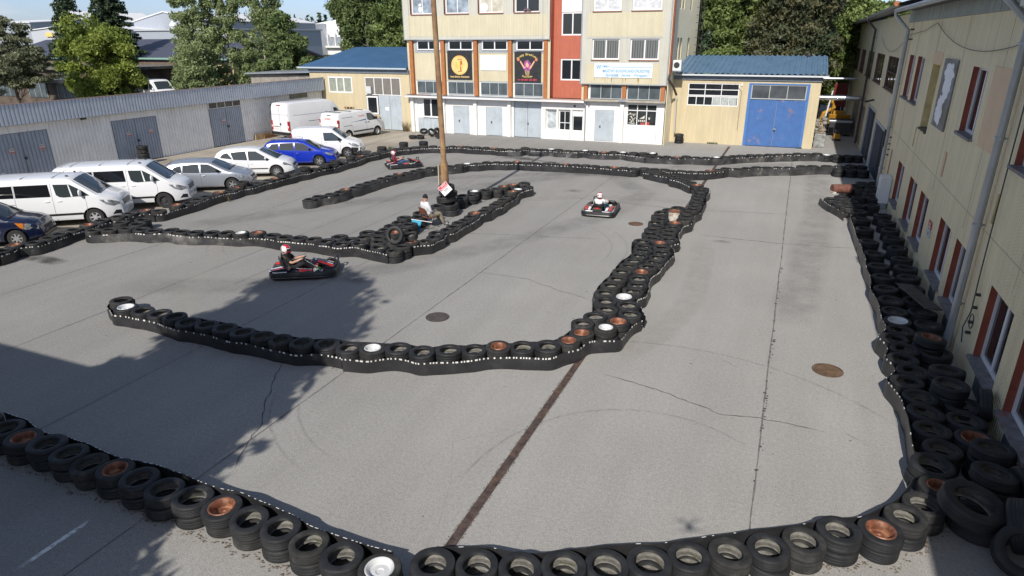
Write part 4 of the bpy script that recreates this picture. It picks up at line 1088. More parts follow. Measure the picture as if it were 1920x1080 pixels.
for x0, x1 in ((-13.66, -11.36), (-10.98, -8.68)): adopt(F6.window(mainb, x0, x1, 2.99, 3.96, 0, 3, fr=.035, mull=.035, mt=TRIML, glass=GLASSG, name='workshop_window'))
# side wall of the right block (faces +X)
sw = facade('side_wall', mainb, (-8.22, YB), (0, 1), 11.5, 0, H, [(2.2, 3.0, 8.9, 11, .15, YELLY), (3.4, 4.2, 8.9, 11, .15, YELLY), (6.8, 7.6, 8.9, 11, .15, YELLY), (2.2, 3.0, 5.4, 7.0, .15, YELLY), (3.4, 4.2, 5.4, 7.0, .15, YELLY), (6.8, 7.6, 5.4, 7.0, .15, YELLY)],
            mat('side_cladding', (.85, .78, .56), .6, ribs=(1, .3, .01, .12), var=.05, streak=.1)); adopt(sw)
F7 = Fr((-8.22, YB), (0, 1))
def side_ribs():
    b = MB(); mt_ = mat('side_rib_sheet', (.88, .81, .60), .6, var=.05)
    for u0, u1, z0, z1 in ((0, 2.2, 0, H), (4.2, 6.8, 0, H), (7.6, 11.5, 0, H), (2.2, 4.2, 0, 5.4), (2.2, 4.2, 7.0, 8.9), (6.8, 7.6, 0, 5.4), (6.8, 7.6, 7.0, 8.9), (2.2, 4.2, 11, H), (6.8, 7.6, 11, H), (3.0, 3.4, 5.4, 7), (3.0, 3.4, 8.9, 11)):
        corr_wall(b, F7, u0, u1, z0, z1, .055, .2, .05, mt_)
    adopt(b.build('ribbed_sheet', mainb, fixn=False))
for u in (2.2, 3.4, 6.8):
    for z0, z1 in ((8.9, 11), (5.4, 7.0)): adopt(F7.window(mainb, u, u + .8, z0, z1, -.14, 1, fr=.07))
b = MB(); b.box(-8.45, -8.2, 57.6, 57.9, 0, H, GALV); b.box(-28.7, -8.2, 46.35, 58, H - .01, H + .25, GALV); part(b, 'roof_cap')
# rear ladder and brackets of the side wall
b = MB()
for z in np.arange(4.8, 12, .55): b.tube([(-8.15, 56.6, z), (-7.6, 56.6, z)], .02, DARKM, 5)
b.tube([(-8.15 + .3, 56.6, 4.6), (-7.85, 56.6, 12)], .02, DARKM, 5); b.tube([(-7.6, 56.6, 4.6), (-7.6, 56.6, 12)], .02, DARKM, 5); part(b, 'wall_ladder')
b = MB(); b.box(-10.2, -9.9, 0, 0.001, 0, 0.001, WHITE)
sg = empty('company_sign', (-11.3, YB - .03, 4.4), 0, 'weathered white sign with pale blue Polish lettering under the two right-hand windows', 'sign')
b = MB(); b.box(-13.34, -9.26, YB - .045, YB - .015, 4.44, 5.40, mat('weathered_sign_board', (.72, .75, .76), .6, var=.12, vscale=2, grime=.12)); on(sg, b, 'board')
LB = mat('pale_blue_lettering', (.17, .42, .66), .6)
stext(sg, 'title_lettering', 'YMEN', LB, -12.52, YB - .05, 5.17, .20, .55); stext(sg, 'logo_lettering', 'W', LB, -13.02, YB - .05, 5.12, .42, .36)
b = MB(); b.box(-12.2, -9.3, YB - .052, YB - .046, 5.12, 5.145, LB); on(sg, b, 'rule_line')
stext(sg, 'middle_lettering', 'MASZYNY BUDOWLANO-DROGOWE', LB, -11.1, YB - .05, 4.88, .26, 3.25)
stext(sg, 'lower_lettering', 'Sprzedaż - Serwis - Wynajem', LB, -11.05, YB - .05, 4.61, .24, 2.85)
# drainpipes
b = MB(); b.tube([(-8.07, 46.25, 13.5), (-8.07, 46.25, 4.7)], .075, mat('red_brown_pipe', (.23, .065, .04), .5), 10)
for z in (6, 7.2, 8.4, 9.6, 10.8): b.tube([(-8.07, 46.25, z), (-8.07, 46.25, z + .05)], .092, ORNG, 10)
b.tube([(-8.07, 46.25, 4.72), (-8.12, 46.2, 4.4), (-7.95, 47.2, 3.9), (-7.8, 47.9, 3.3)], .08, mat('dark_pipe', (.07, .055, .05), .6), 10); b.tube([(-7.8, 47.9, 3.3), (-7.75, 48.0, .7)], .055, mat('pale_pipe', (.5, .5, .47), .6), 10)
b.build('drainpipe', label='red-brown downpipe on the right corner of the cream building', cat='drainpipe', smooth=40)
b = MB(); b.box(-8.1, -7.5, 47.05, 47.5, 4.95, 5.6, WHITE); b.lathe([(0, 0), (.2, 0), (.2, .012)], 18, DARKM, c=(-7.8, 47.04, 5.28), axis='y'); b.box(-8.15, -7.45, 47.0, 47.5, 4.88, 4.94, GALV)
b.build('air_conditioner', label='white air conditioner unit above the left end of the blue corrugated roof', cat='air conditioner', bevel=.01)

# ---------------------------------------------------------------- corrugated helper
def corr_roof(b, p00, p10, p01, p11, pitch, depth, mt, axis_along=True):
    """sheet between 4 corners; ribs run p00->p01 ; waves across p00->p10"""
    a, c_, d, e = map(Vector, (p00, p10, p01, p11))
    L = (c_ - a).length; n = max(1, int(L / pitch)) * 4
    nrm = (c_ - a).cross(d - a).normalized()
    if nrm.z < 0: nrm = -nrm
    vs = []
    for i in range(n + 1):
        t = i / n; h = (0, depth, depth, 0)[i % 4]
        vs += [tuple(a.lerp(c_, t) + nrm * h), tuple(d.lerp(e, t) + nrm * h)]
    b.add(vs, [(2 * i, 2 * i + 2, 2 * i + 3, 2 * i + 1) for i in range(n)], mt)
def corr_wall(b, fr, u0, u1, z0, z1, d, pitch, depth, mt):
    n = max(1, round((u1 - u0) / pitch)); vs = []; k = 0
    us = []
    for i in range(n):
        a = u0 + (u1 - u0) * i / n; w_ = (u1 - u0) / n
        us += [(a, 0), (a + w_ * .58, 0), (a + w_ * .68, -depth), (a + w_ * .84, -depth)]
    us.append((u1, 0))
    for u, h in us:
        p = fr.O + fr.U * u + fr.N * (d + h); vs += [(p.x, p.y, z0), (p.x, p.y, z1)]
    b.add(vs, [(2 * i, 2 * i + 2, 2 * i + 3, 2 * i + 1) for i in range(len(us) - 1)], mt)

side_ribs()
# ---------------------------------------------------------------- yellow garage with blue gate
gr = empty('blue_gate_garage', (-3.2, 48.4, 0), 0, 'low yellow garage with a blue corrugated roof and large blue double gate', 'garage')
ginv = Matrix.Translation((3.2, -48.4, 0))
def gp(b, name, **k): o = b.build(name, None, **k); o.parent = gr; o.matrix_parent_inverse = ginv; return o
ga = lambda o: (setattr(o, 'matrix_parent_inverse', ginv), o)[1]
ga(facade('front_wall', gr, (-8.15, 48.4), (1, 0), 9.5, 0, 4.36, [(-7.1 + 8.15, -3.7 + 8.15, 2.58, 4.08, .1, YELL), (-3.08 + 8.15, .68 + 8.15, 0, 4.12, .12, BLUEF)], YELL))
b = MB(); b.box(-8.13, 1.33, 48.55, 53.6, 0, 4.3, YELL); b.box(1.332, 1.35, 48.4, 53.6, 0, 4.9, YELLY); gp(b, 'core_walls')
b = MB(); b.box(-8.15, 1.38, 48.3, 48.42, 4.3, 4.58, mat('slate_fascia', (.17, .20, .24), .6, var=.15)); gp(b, 'fascia')
b = MB(); b.box(-8.15, 1.7, 48.02, 48.16, 4.58, 4.68, mat('white_gutter', (.62, .65, .68), .4)); gp(b, 'gutter')
b = MB(); corr_roof(b, (-8.15, 48.1, 4.70), (1.62, 48.1, 4.70), (-8.15, 53.9, 5.72), (1.62, 53.9, 5.72), .34, .075, BLUER); gp(b, 'roof')
b = MB(); b.ell((.35, 53.4, 5.78), (.14, .14, .2), DARKM); gp(b, 'roof_vent')
F = Fr((0, 48.4), (1, 0))
ga(F.window(gr, -7.1, -3.7, 3.24, 4.08, -.08, 3, rows=(.5, .5), fr=.06, mull=.05, glass=GLASS)); ga(F.window(gr, -7.1, -3.7, 2.58, 3.22, -.08, 6, fr=.06, mull=.05, glass=GLASS))
b = MB()
for k in range(3): b.box(-5.36 + k * .545, -4.89 + k * .545, 48.44, 48.455, 2.65, 3.16, mat('patterned_paper', (.42, .45, .43), .7, var=.4, vscale=14))
gp(b, 'window_paper')
b = MB(); b.box(-3.1, -2.92, 48.36, 48.46, 0, 4.14, BLUEF); b.box(.52, .70, 48.36, 48.46, 0, 4.14, BLUEF); b.box(-2.92, .52, 48.36, 48.46, 4.06, 4.14, BLUEF); gp(b, 'gate_frame')
for x0, x1 in ((-2.92, -1.215), (-1.195, .52)):
    b = MB(); b.box(x0, x1, 48.44, 48.50, .03, 3.08, BLUED); o = gp(b, 'gate_leaf')
b = MB(); b.box(-1.25, -1.05, 48.40, 48.44, 1.15, 1.22, GALV); b.box(-1.19, -1.11, 48.39, 48.43, 1.02, 1.15, DARKM); gp(b, 'padlock')
ga(F.window(gr, -2.92, .52, 3.12, 4.06, -.06, 3, fr=.06, mull=.045, mt=mat('old_grey_frame', (.45, .46, .45), .6), glass=mat('greyish_glass', (.07, .08, .09), .2, var=.5, vscale=1)))
b = MB(); b.tube([(-3.55, 48.38, 1.0), (-3.55, 48.38, 3.6), (-4.0, 48.38, 4.05)], .012, DARKM, 5); b.box(-3.6, -3.5, 48.33, 48.4, 3.95, 4.1, WHITE); gp(b, 'cable')
# ducts to the right-hand building
b = MB(); b.tube([(1.36, 52.4, 3.02), (4.22, 52.4, 3.02)], .17, mat('shiny_duct', (.7, .72, .74), .18, .9), 18); b.build('ventilation_duct', smooth=40, label='shiny metal duct spanning the passage, the lower and thicker one', cat='duct')
b = MB(); b.tube([(1.36, 60, 3.9), (4.22, 60, 3.9)], .10, GALV, 12); b.build('ventilation_duct', smooth=40, label='thin grey duct across the passage, above and behind the thick one', cat='duct')

# ---------------------------------------------------------------- left yellow annex
an = empty('yellow_annex', (-33.5, 46.6, 0), 0, 'low yellow annex with smooth blue roof, left of the cream building', 'building')
ainv = Matrix.Translation((33.5, -46.6, 0))
def ap(b, name, **k): o = b.build(name, None, **k); o.parent = an; o.matrix_parent_inverse = ainv; return o
aa = lambda o: (setattr(o, 'matrix_parent_inverse', ainv), o)[1]
aa(facade('front_wall', an, (-38.25, 46.6), (1, 0), 9.75, 0, 4.5, [(1.85, 4.25, 2.84, 4.12, .1, YELL), (5.52, 8.88, 0, 4.12, .1, GALV)], YELL))
b = MB(); b.box(-38.2, -28.7, 46.75, 55, 0, 4.45, YELL); ap(b, 'core_walls')
b = MB(); b.box(-38.27, -28.5, 46.5, 46.62, 4.45, 4.74, mat('slate_fascia', (.17, .2, .24), .6)); ap(b, 'fascia')
b = MB(); b.box(-39.2, -28.55, 46.22, 46.36, 4.76, 4.88, mat('pale_gutter', (.45, .53, .58), .4)); ap(b, 'gutter')
b = MB(); corr_roof(b, (-39.1, 46.3, 4.88), (-28.6, 46.3, 4.88), (-39.1, 54.6, 6.3), (-28.6, 54.6, 6.3), .30, .03, mat('deep_blue_roof', (.055, .13, .25), .4, var=.12, vscale=1)); ap(b, 'roof')
b = MB(); b.box(-39.12, -39.05, 46.3, 54.6, 4.80, 4.9, GALV); ap(b, 'verge')
F = Fr((0, 46.6), (1, 0))
aa(F.window(an, -36.4, -34.0, 2.84, 4.12, -.06, 3, fr=.11, mull=.13, glass=CURT))
aa(F.window(an, -32.73, -29.37, 2.74, 4.12, -.06, 4, fr=.06, mull=.07, glass=mat('taupe_panel_glass', (.20, .185, .16), .35, var=.1)))
aa(F.window(an, -32.68, -31.58, 1.22, 2.66, -.02, 1, fr=.12))
b = MB(); b.box(-32.7, -31.55, 46.62, 46.68, 0, 1.22, YELL); ap(b, 'lower_panel')
for x0, x1 in ((-31.53, -30.48), (-30.46, -29.38)): b = MB(); b.box(x0, x1, 46.62, 46.68, .04, 2.72, DOORG); ap(b, 'door_leaf')
b = MB(); b.box(-30.95, -30.6, 46.6, 46.615, 1.55, 1.82, WHITE); ap(b, 'door_notice')
b = MB(); b.box(-32.6, -32.1, 46.42, 46.56, 2.86, 3.42, mat('pale_metal_box', (.6, .62, .62), .5)); ap(b, 'meter_box', bevel=.01)
# pallets leaning on the annex
WOOD = mat('pallet_wood', (.42, .30, .17), .8, var=.35, vscale=5)
for i, (x, y, a, lb) in enumerate(((-31.9, 46.25, 14, 'wooden pallet leaning on the annex wall behind the lettered van'), (-35.0, 46.35, 8, 'broken wooden pallet against the annex wall behind the vans'))):
    b = MB()
    for k in range(5): b.box(-.5 + k * .22, -.40 + k * .22, -.02, 0, 0, 1.15, WOOD)
    for z in (.05, .55, 1.05): b.box(-.5, .5, 0, .09, z, z + .09, WOOD)
    o = b.build('pallet', label=lb, cat='pallet'); o.location = (x, y - .15, 0); o.rotation_euler = (R(-a), 0, 0)
b = MB()
for k in range(3): b.box(-34.75 + k * .32, -34.65 + k * .32, 46.3, 46.4, 1.0, 1.75, WOOD); b.box(-34.75 + k * .32, -34.5 + k * .32, 46.3, 46.4, 1.62, 1.75, WOOD)
b.box(-34.8, -33.9, 46.3, 46.42, .0, 1.0, WOOD); b.build('timber_rack', label='brown timber rack on the yellow wall above the lettered van', cat='rack')

# ---------------------------------------------------------------- row of metal garages on the left
RIBG = mat('blue_grey_ribbed_steel', (.55, .60, .665), .5, .1, var=.08, vscale=2, spec=.5)
RIBW = mat('off_white_ribbed_steel', (.92, .92, .91), .42, .0, var=.06, vscale=1.5, streak=.10, grime=.12)
GD = mat('blue_grey_gate_steel', (.37, .42, .50), .45, .1, var=.12, vscale=1.5, spec=.5, streak=.12)
lg = empty('metal_garages', (-37.1, 20, 0), 0, 'long row of ribbed white metal garages with blue-grey fascia and gates', 'garages')
linv = Matrix.Translation((37.1, -20, 0))
def lp(b, name, **k): o = b.build(name, None, **k); o.parent = lg; o.matrix_parent_inverse = linv; return o
FG = Fr((-37.1, 0), (0, 1))
gates = [(11.3, 14.2), (18.6, 21.75 - .0), (27.1, 30.15), (34.35, 37.3)]
gates = [(9.4, 12.4), (15.0, 17.9), (20.35, 23.25), (27.0, 30.1), (34.3, 37.25)]
segs = []; y = 4.0
for a, c_ in gates: segs.append((y, a)); y = c_
segs.append((y, 46.5))
for a, c_ in segs: b = MB(); corr_wall(b, FG, a, c_, 0, 3.1, 0, .205, .055, RIBW); lp(b, 'wall_panel', fixn=False)

b = MB(); b.box(-43.5, -37.18, 4, 46.5, 0, 3.15, mat('garage_core', (.2, .2, .2), .8)); b.box(-37.18, -36.82, 4, 46.4, 3.06, 3.98, MATS['garage_core']); lp(b, 'core')
b = MB(); FGf = Fr((-36.72, 0), (0, 1)); corr_wall(b, FGf, 3.9, 46.45, 3.02, 4.03, 0, .205, .06, RIBG); lp(b, 'fascia', fixn=False)
b = MB(); b.box(-43.6, -37.2, 3.9, 46.45, 3.16, 3.2, mat('garage_roof_felt', (.13, .12, .12), .9, var=.2)); b.box(-36.80, -36.70, 3.9, 46.45, 4.032, 4.06, mat('pinkish_flashing2', (.40, .28, .25), .6)); b.box(-37.1, -36.76, 3.9, 46.4, 3.0, 3.04, TRIMG); lp(b, 'roof')
NOTICE = mat('notice_white', (.66, .6, .58), .6); NRED = mat('notice_red', (.55, .16, .13), .6)
for gi, (a, c_) in enumerate(gates):
    mid = (a + c_) / 2
    top = 2.58 if gi < 4 else 2.55
    for u0, u1 in ((a + .03, mid - .012), (mid + .012, c_ - .03)):
        b = MB(); corr_wall(b, FG, u0, u1, .03, top, .03, .19, .045, GD); o = lp(b, 'gate_leaf', fixn=False)
    b = MB(); b.box(-37.2, -37.09, a, c_, top + .02, 3.08, RIBW if gi < 4 else DARKM)
    for u in (a + (c_ - a) * .33, a + (c_ - a) * .66): b.box(-37.09, -37.085, u, u + .012, top + .02, 3.05, TRIMG)
    lp(b, 'lintel')
    if gi == 4:
        o = FG.window(lg, a, c_, top + .03, 3.02, .0, 4, fr=.04, mull=.04, mt=WPVC, glass=mat('panel_dim', (.10, .095, .085), .6, var=.6, vscale=1)); o.matrix_parent_inverse = linv
    b = MB(); b.tube([(-37.02, mid, 1.2), (-37.02, mid, .1)], .014, GALV, 6); b.box(-37.06, -36.99, mid - .05, mid + .05, 1.22, 1.34, DARKM); b.tube([(-37.02, mid + .05, 1.5), (-37.02, mid + .05, 1.34)], .012, GALV, 6); lp(b, 'bolt')
    for uu in ((mid - .6, mid + .95) if gi < 4 else (mid - .35,)):
        b = MB(); b.box(-37.04, -37.03, uu - .13, uu + .13, 1.6, 1.86, NOTICE); b.box(-37.029, -37.026, uu - .12, uu + .12, 1.61, 1.69, NRED); b.box(-37.029, -37.026, uu - .10, uu + .10, 1.76, 1.775, DARKM); b.box(-37.029, -37.026, uu - .10, uu + .10, 1.80, 1.815, DARKM); lp(b, 'notice')
b = MB(); b.box(-37.07, -36.95, 25.2, 25.5, 2.88, 2.97, DARKM); lp(b, 'lamp')
b = MB(); b.box(-37.12, -37.05, 42.5, 44.6, 2.6, 2.98, GLASSG); b.box(-37.12, -37.05, 40.2, 41.4, .5, 2.4, DARKM); lp(b, 'high_window')
# boards leaning at the foot
b = MB(); b.box(-37.0, -36.9, 38.1, 39.7, 0, .42, WOOD); b.box(-36.88, -36.8, 38.9, 40.3, 0, .25, mat('rusty_board', (.25, .13, .06), .8)); b.build('boards', label='brown boards leaning at the foot of the metal garages beside the tall van', cat='boards')
# a roof seen above the garages, at the annex
b = MB(); b.box(-48, -39.5, 50, 58, 0, 4.0, mat('grey_shed_wall', (.3, .27, .23), .8, var=.3)); s1 = None
b.add([(-48.3, 49.6, 4.1), (-39, 49.6, 4.4), (-39, 58, 4.45), (-48.3, 58, 4.15), (-48.3, 49.6, 3.97), (-39, 49.6, 4.25)], [(0, 1, 2, 3), (0, 4, 5, 1)], GALV)
b.build('low_shed', label='low shed with grey sheet roof between the metal garages and the annex', cat='shed')

# ---------------------------------------------------------------- long building on the right
rb = empty('long_right_building', (4.25, 20, 0), 0, 'long two-storey cream-clad building on the right, with red-framed recessed windows', 'building')
rinv = Matrix.Translation((-4.25, -20, 0))
def rp_(b, name, **k): o = b.build(name, None, **k); o.parent = rb; o.matrix_parent_inverse = rinv; return o
ra = lambda o: (setattr(o, 'matrix_parent_inverse', rinv), o)[1]
YE = 36.4           # end of the near section
O = (4.25, YE); U = (0, -1)
FR_ = Fr(O, U)
lowW = [(31.2, 29.5), (27.73, 26.08), (25.15, 23.55), (21.43, 19.79), (19.15, 17.43), (15.5, 13.81), (13.05, 11.35), (9.2, 7.5), (6.8, 5.1)]
upW = [(34.15, 32.49), (31.78, 30.07), (21.8, 20.1), (16.2, 14.5), (12.9, 11.2), (9.6, 7.9)]
ops = [(YE - a, YE - c_, .61, 2.25, .21, REDW) for a, c_ in lowW] + [(YE - a, YE - c_, 4.6, 6.31, .21, REDW) for a, c_ in upW]
REVY = mat('yellow_reveal', (.74, .60, .27), .7, ribs=(2, .1, .002), var=.2)
ops += [(YE - 28.1, YE - 26.61, 3.9, 6.15, .42, REVY)]
slits = [(22.95, 22.5, 3.17, 3.9), (28.85, 28.62, 3.17, 3.9), (16.72, 16.5, 3.27, 3.92)]
ops += [(YE - a, YE - c_, z0, z1, .12, REVY) for a, c_, z0, z1 in slits]
ra(facade('near_wall', rb, O, U, YE + 12, 0, 7.62, ops, RWALL))
b = MB(); b.box(4.72, 16, -12, YE, 0, 7.6, mat('dark_room', (.03, .03, .03), .9)); rp_(b, 'core')
b = MB(); b.box(4.20, 4.7, -12, YE, 7.625, 8.1, mat('weathered_green_grey_sheet', (.38, .43, .40), .6, ribs=(1, .2, .012, .2), streak=.45, var=.1)); rp_(b, 'eave_band')
b = MB()
b.add([(3.56, -12, 8.16), (3.56, YE - 1.2, 8.16), (10, YE - 1.2, 10.2), (10, -12, 10.2), (3.56, -12, 8.10), (3.56, YE - 1.2, 8.10), (10, YE - 1.2, 10.1), (10, -12, 10.1)], [(0, 1, 2, 3), (4, 5, 6, 7), (0, 1, 5, 4), (1, 2, 6, 5)], mat('blue_tile_roof', (.05, .11, .30), .4, ribs=(1, .2, .02)))
b.add([(3.56, -12, 8.09), (4.7, -12, 8.09), (4.7, YE - 1.2, 8.09), (3.56, YE - 1.2, 8.09)], [(0, 1, 2, 3)], DARKM); rp_(b, 'roof')
b = MB(); b.tube([(3.50, -12, 8.10), (3.50, YE - 1.1, 8.10)], .085, GALV, 10); rp_(b, 'gutter')
for a, c_ in lowW: ra(FR_.window(rb, YE - a, YE - c_, .63, 2.25, -.20, 2, fr=.09, mull=.12, sill=SILL, sillw=.10))
for a, c_ in upW: ra(FR_.window(rb, YE - a, YE - c_, 4.62, 6.31, -.20, 2, fr=.08, mull=.1, sill=SILL, sillw=.10))
# deep doorway-like opening with a yellow lining
b = MB(); FR_.box(b, YE - 28.1, YE - 26.61, -.44, -.41, 3.9, 6.15, mat('dark_void', (.02, .02, .02), .9)); FR_.box(b, YE - 28.25, YE - 26.5, .0, .015, 6.16, 6.55, RWALLB); rp_(b, 'blind_opening')
b = MB()
for i in range(26): u = YE - 27.4 + rnd.uniform(-.5, .7); b.ell((4.25 + rnd.uniform(-.05, .25), YE - u, 3.93 + rnd.uniform(0, .1)), (.07, .08, .05), mat('ledge_rubble', (.14, .12, .09), .9, var=.4), 6, 4)
rp_(b, 'ledge_rubble')
b = MB(); FR_.box(b, YE - 19.5, YE - 17.5, .002, .012, 4.55, 6.40, RWALLB); rp_(b, 'patched_panel')
b = MB(); FR_.box(b, YE - 22.95, YE - 22.72, -.1, -.001, 3.17, 3.9, RWALLB)
for a, c_, z0, z1 in slits: FR_.box(b, YE - a, YE - c_, -.13, -.115, z0, z1, DARKM)
rp_(b, 'wall_slots')
for a, c_ in ((20.75, 20.0), (18.5, 17.75), (14.9, 14.1), (12.6, 11.8)):
    b = MB(); FR_.box(b, YE - a, YE - c_, .0, .02, .1, .5, mat('slate_vent', (.055, .065, .085), .6, ribs=(2, .05, .006))); rp_(b, 'vent_grille')
for y_ in (35.0, 16.95):
    b = MB(); b.box(4.235, 4.249, y_ - .02, y_ + .02, 0, 7.6, RWALLB)
    rp_(b, 'corner_trim')
b = MB()
for y0 in (5, 9.6, 14.2, 18.8, 23.4, 28, 32.6): b.box(4.238, 4.249, y0, y0 + .008, 2.6, 7.6, mat('seam_cream', (.62, .54, .37), .8))
b.box(4.238, 4.249, 0, 34.9, 3.02, 3.035, mat('panel_joint', (.62, .54, .37), .8)); rp_(b, 'panel_joints')
# torn poster panel
ps = empty('torn_poster', (4.24, 24.6, 4.3), 0, 'tall grey board with torn white paper on the right-hand wall between upper windows', 'poster')
b = MB(); b.box(4.20, 4.235, 23.68, 25.75, 4.34, 6.4, mat('grey_brown_board', (.20, .185, .165), .8, var=.15, col2=(.26, .27, .28), c2pos=(.45, .55), c2scale=.7)); on(ps, b, 'board')
b = MB(); PAPER = mat('torn_paper', (.86, .86, .88), .8, var=.05)
TX = [4.196]
def torn(cy, cz, w_, h_, n=26):
    pts = []
    for i in range(n):
        a = 2 * math.pi * i / n; q = 1 + rnd.uniform(-.22, .12)
        pts.append((TX[0], cy + w_ * q * math.cos(a), cz + h_ * q * math.sin(a)))
    TX[0] -= .002; b.add(pts + [(TX[0] + .002, cy, cz)], [(i, (i + 1) % n, n) for i in range(n)], PAPER)
torn(24.6, 6.0, .78, .30); torn(24.5, 5.62, .62, .36); torn(24.6, 5.3, .34, .24); torn(24.95, 5.05, .42, .30); torn(24.9, 4.78, .58, .32); torn(24.7, 4.58, .28, .16); torn(24.2, 6.2, .25, .1)
on(ps, b, 'paper_scraps')
# small sign on the wall
ss = empty('wall_sign', (4.24, 22.5, 1.3), 0, 'small red and white sign on the right-hand wall between two ground-floor windows', 'sign')
b = MB(); b.box(4.225, 4.24, 22.28, 22.76, 1.36, 1.60, mat('pale_sign_plate', (.5, .52, .58), .5)); b.box(4.225, 4.24, 22.28, 22.76, 1.61, 1.83, mat('red_sign_plate', (.42, .04, .05), .5)); on(ss, b, 'plate')
b = MB(); b.box(4.221, 4.2245, 22.36, 22.68, 1.64, 1.69, NOTICE); b.box(4.221, 4.2245, 22.4, 22.62, 1.73, 1.78, NOTICE); b.box(4.221, 4.2245, 22.46, 22.56, 1.43, 1.51, DARKM); on(ss, b, 'sign_marks')
# downpipes on the right wall
def dpipe(y, label, z1=8.05, r=.07, mt=GALV, x=4.1, top=None, far=False):
    b = MB(); b.tube([(3.50, y, z1 + .02), (3.52, y, z1 - .15), (x, y, z1 - .75), (x, y, .12)], r, mt, 10)
    for z in np.arange(1.2, z1 - 1, 1.9): b.tube([(x, y, z), (x, y, z + .06)], r * 1.22, mt, 10); b.box(x, 4.25, y - .015, y + .015, z + .015, z + .045, mt)
    b.build('downpipe', smooth=40, label=label, cat='drainpipe')
dpipe(17.05, 'grey downpipe on the right-hand wall, nearest the camera and largest', r=.085)
dpipe(35.2, 'grey downpipe at the far corner of the near section of the right-hand building', r=.085)
BRP = mat('dark_brown_pipe', (.06, .045, .045), .5)
dpipe(51.3, 'dark brown downpipe on the far section of the right-hand building, before the passage', 8.2, .07, BRP)
dpipe(72.5, 'dark brown downpipe at the far end of the right-hand building', 8.2, .07, BRP)
b = MB(); b.tube([(4.1, 35.1, 3.1), (4.1, 35.5, 3.2), (4.1, 36.0, 3.9)], .05, GALV, 8); b.tube([(4.0, 35.2, 2.2), (4.0, 35.2, 3.0)], .06, DARKM, 8); b.build('pipe_branch', label='short branch pipe beside the far grey downpipe', cat='pipe', smooth=40)
# cables on the wall
def cable(pts, r, label):
    b = MB(); b.tube(pts, r, DARKM, 5); b.build('wall_cable', label=label, cat='cable')
sag = lambda y0, z0, y1, z1, s, n=14: [(4.18, y0 + (y1 - y0) * i / n, z0 + (z1 - z0) * i / n - s * 4 * (i / n) * (1 - i / n)) for i in range(n + 1)]
cable(sag(28.5, 7.5, 16.5, 7.05, .55), .010, 'thin black cable sagging under the eave of the right-hand building')
cable(sag(47, 7.0, 35.3, 7.1, .75), .010, 'thin black cable sagging on the far section of the right-hand wall')
cable([(4.18, 35.3, 7.1), (4.18, 31, 7.25), (4.18, 28.5, 7.5)], .010, 'short taut cable piece beside the far grey downpipe under the eave')
cable([(4.18, 16.3, 7.0), (4.19, 16.3, 4.2), (4.19, 16.25, 2.3), (4.17, 16.1, 1.4), (4.17, 16.4, .9), (4.17, 16.2, .6)], .014, 'vertical cable beside the nearest downpipe, ending in a coil')
b = MB(); b.lathe([(.16, -.012), (.175, 0), (.16, .012), (.145, 0)], 20, DARKM, c=(4.17, 15.9, 1.25), axis='x', closed=True); b.build('cable_coil', label='small coil of black cable hanging on the right-hand wall', cat='cable')
b = MB(); 
for z in (.9, 1.15, 1.5, 1.8): b.box(4.15, 4.24, 16.0, 16.08, z, z + .05, DARKM)
for z in (1.9, 2.15, 2.4, 2.7): b.box(4.15, 4.24, 34.7, 34.78, z, z + .05, DARKM)
b.box(4.1, 4.25, 34.5, 34.6, 7.3, 7.36, DARKM); b.box(4.1, 4.25, 34.5, 34.6, 6.9, 6.96, DARKM)
b.build('cable_hooks', label='small black cable hooks in a column on the right-hand wall', cat='hooks')
# white cabinet
cb = empty('wall_cabinet', (4.05, 32.6, 0), 0, 'white metal cabinet standing against the right-hand wall behind the tyres', 'cabinet')
b = MB(); b.box(3.85, 4.23, 31.9, 32.9, .25, 1.35, WHITE); on(cb, b, 'body'); b = MB(); b.box(3.9, 4.2, 31.95, 32.85, 0, .25, TRIMG); on(cb, b, 'plinth'); b = MB(); b.box(3.835, 3.85, 31.95, 32.85, .3, 1.3, WHITE); on(cb, b, 'door')
# blank brown infill near the far pipe
b = MB(); b.box(4.235, 4.248, 33.6, 33.95, .6, 2.3, mat('brown_infill', (.34, .22, .13), .7)); rp_(b, 'brown_infill')
# far section
O2 = (4.25, 78); FR2 = Fr(O2, (0, -1)); YE2 = 78
farW = [(67.9, 63.4), (61.3, 57.5), (54.9, 50.7), (48.5, 44.1), (42.0, 37.7)]
RDARK = mat('brown_red_trim', (.13, .06, .045), .6)
ops2 = [(YE2 - a, YE2 - c_, 4.5, 6.08, .12, RDARK) for a, c_ in farW] + [(YE2 - 47.9, YE2 - 43.2, 0.0, 2.95, .08, TRIMG), (YE2 - 42.2, YE2 - 37.0, 0.0, 2.6, .08, TRIMG)]
ra(facade('far_wall', rb, O2, (0, -1), YE2 - YE, 0, 8.0, ops2, mat('far_cladding', (.68, .60, .41), .62, ribs=(1, .16, .008, .12), var=.06, streak=.14)))
b = MB(); b.box(4.8, 16, YE + .01, 78, 0, 8.0, mat('dark_room', (.03, .03, .03), .9)); rp_(b, 'far_core')
for a, c_ in farW: ra(FR2.window(rb, YE2 - a, YE2 - c_, 4.5, 6.08, -.1, 3, rows=(1, 1), fr=.05, mull=.03, mt=RDARK, glass=GLASS, sill=RDARK, sillw=.06, name='barred_window'))
b = MB()
for a, c_, z1 in ((47.9, 43.2, 2.95), (42.2, 37.0, 2.6)):
    FR2.box(b, YE2 - a, YE2 - c_ - 1.9, -.07, -.04, 0, z1 - .02, mat('slate_blue_gate', (.055, .066, .09), .8, spec=.2, var=.15, streak=.2)); FR2.box(b, YE2 - c_ - 1.9, YE2 - c_, -.078, -.06, 0, z1 - .02, mat('dark_opening', (.008, .008, .01), .9))
rp_(b, 'gates')
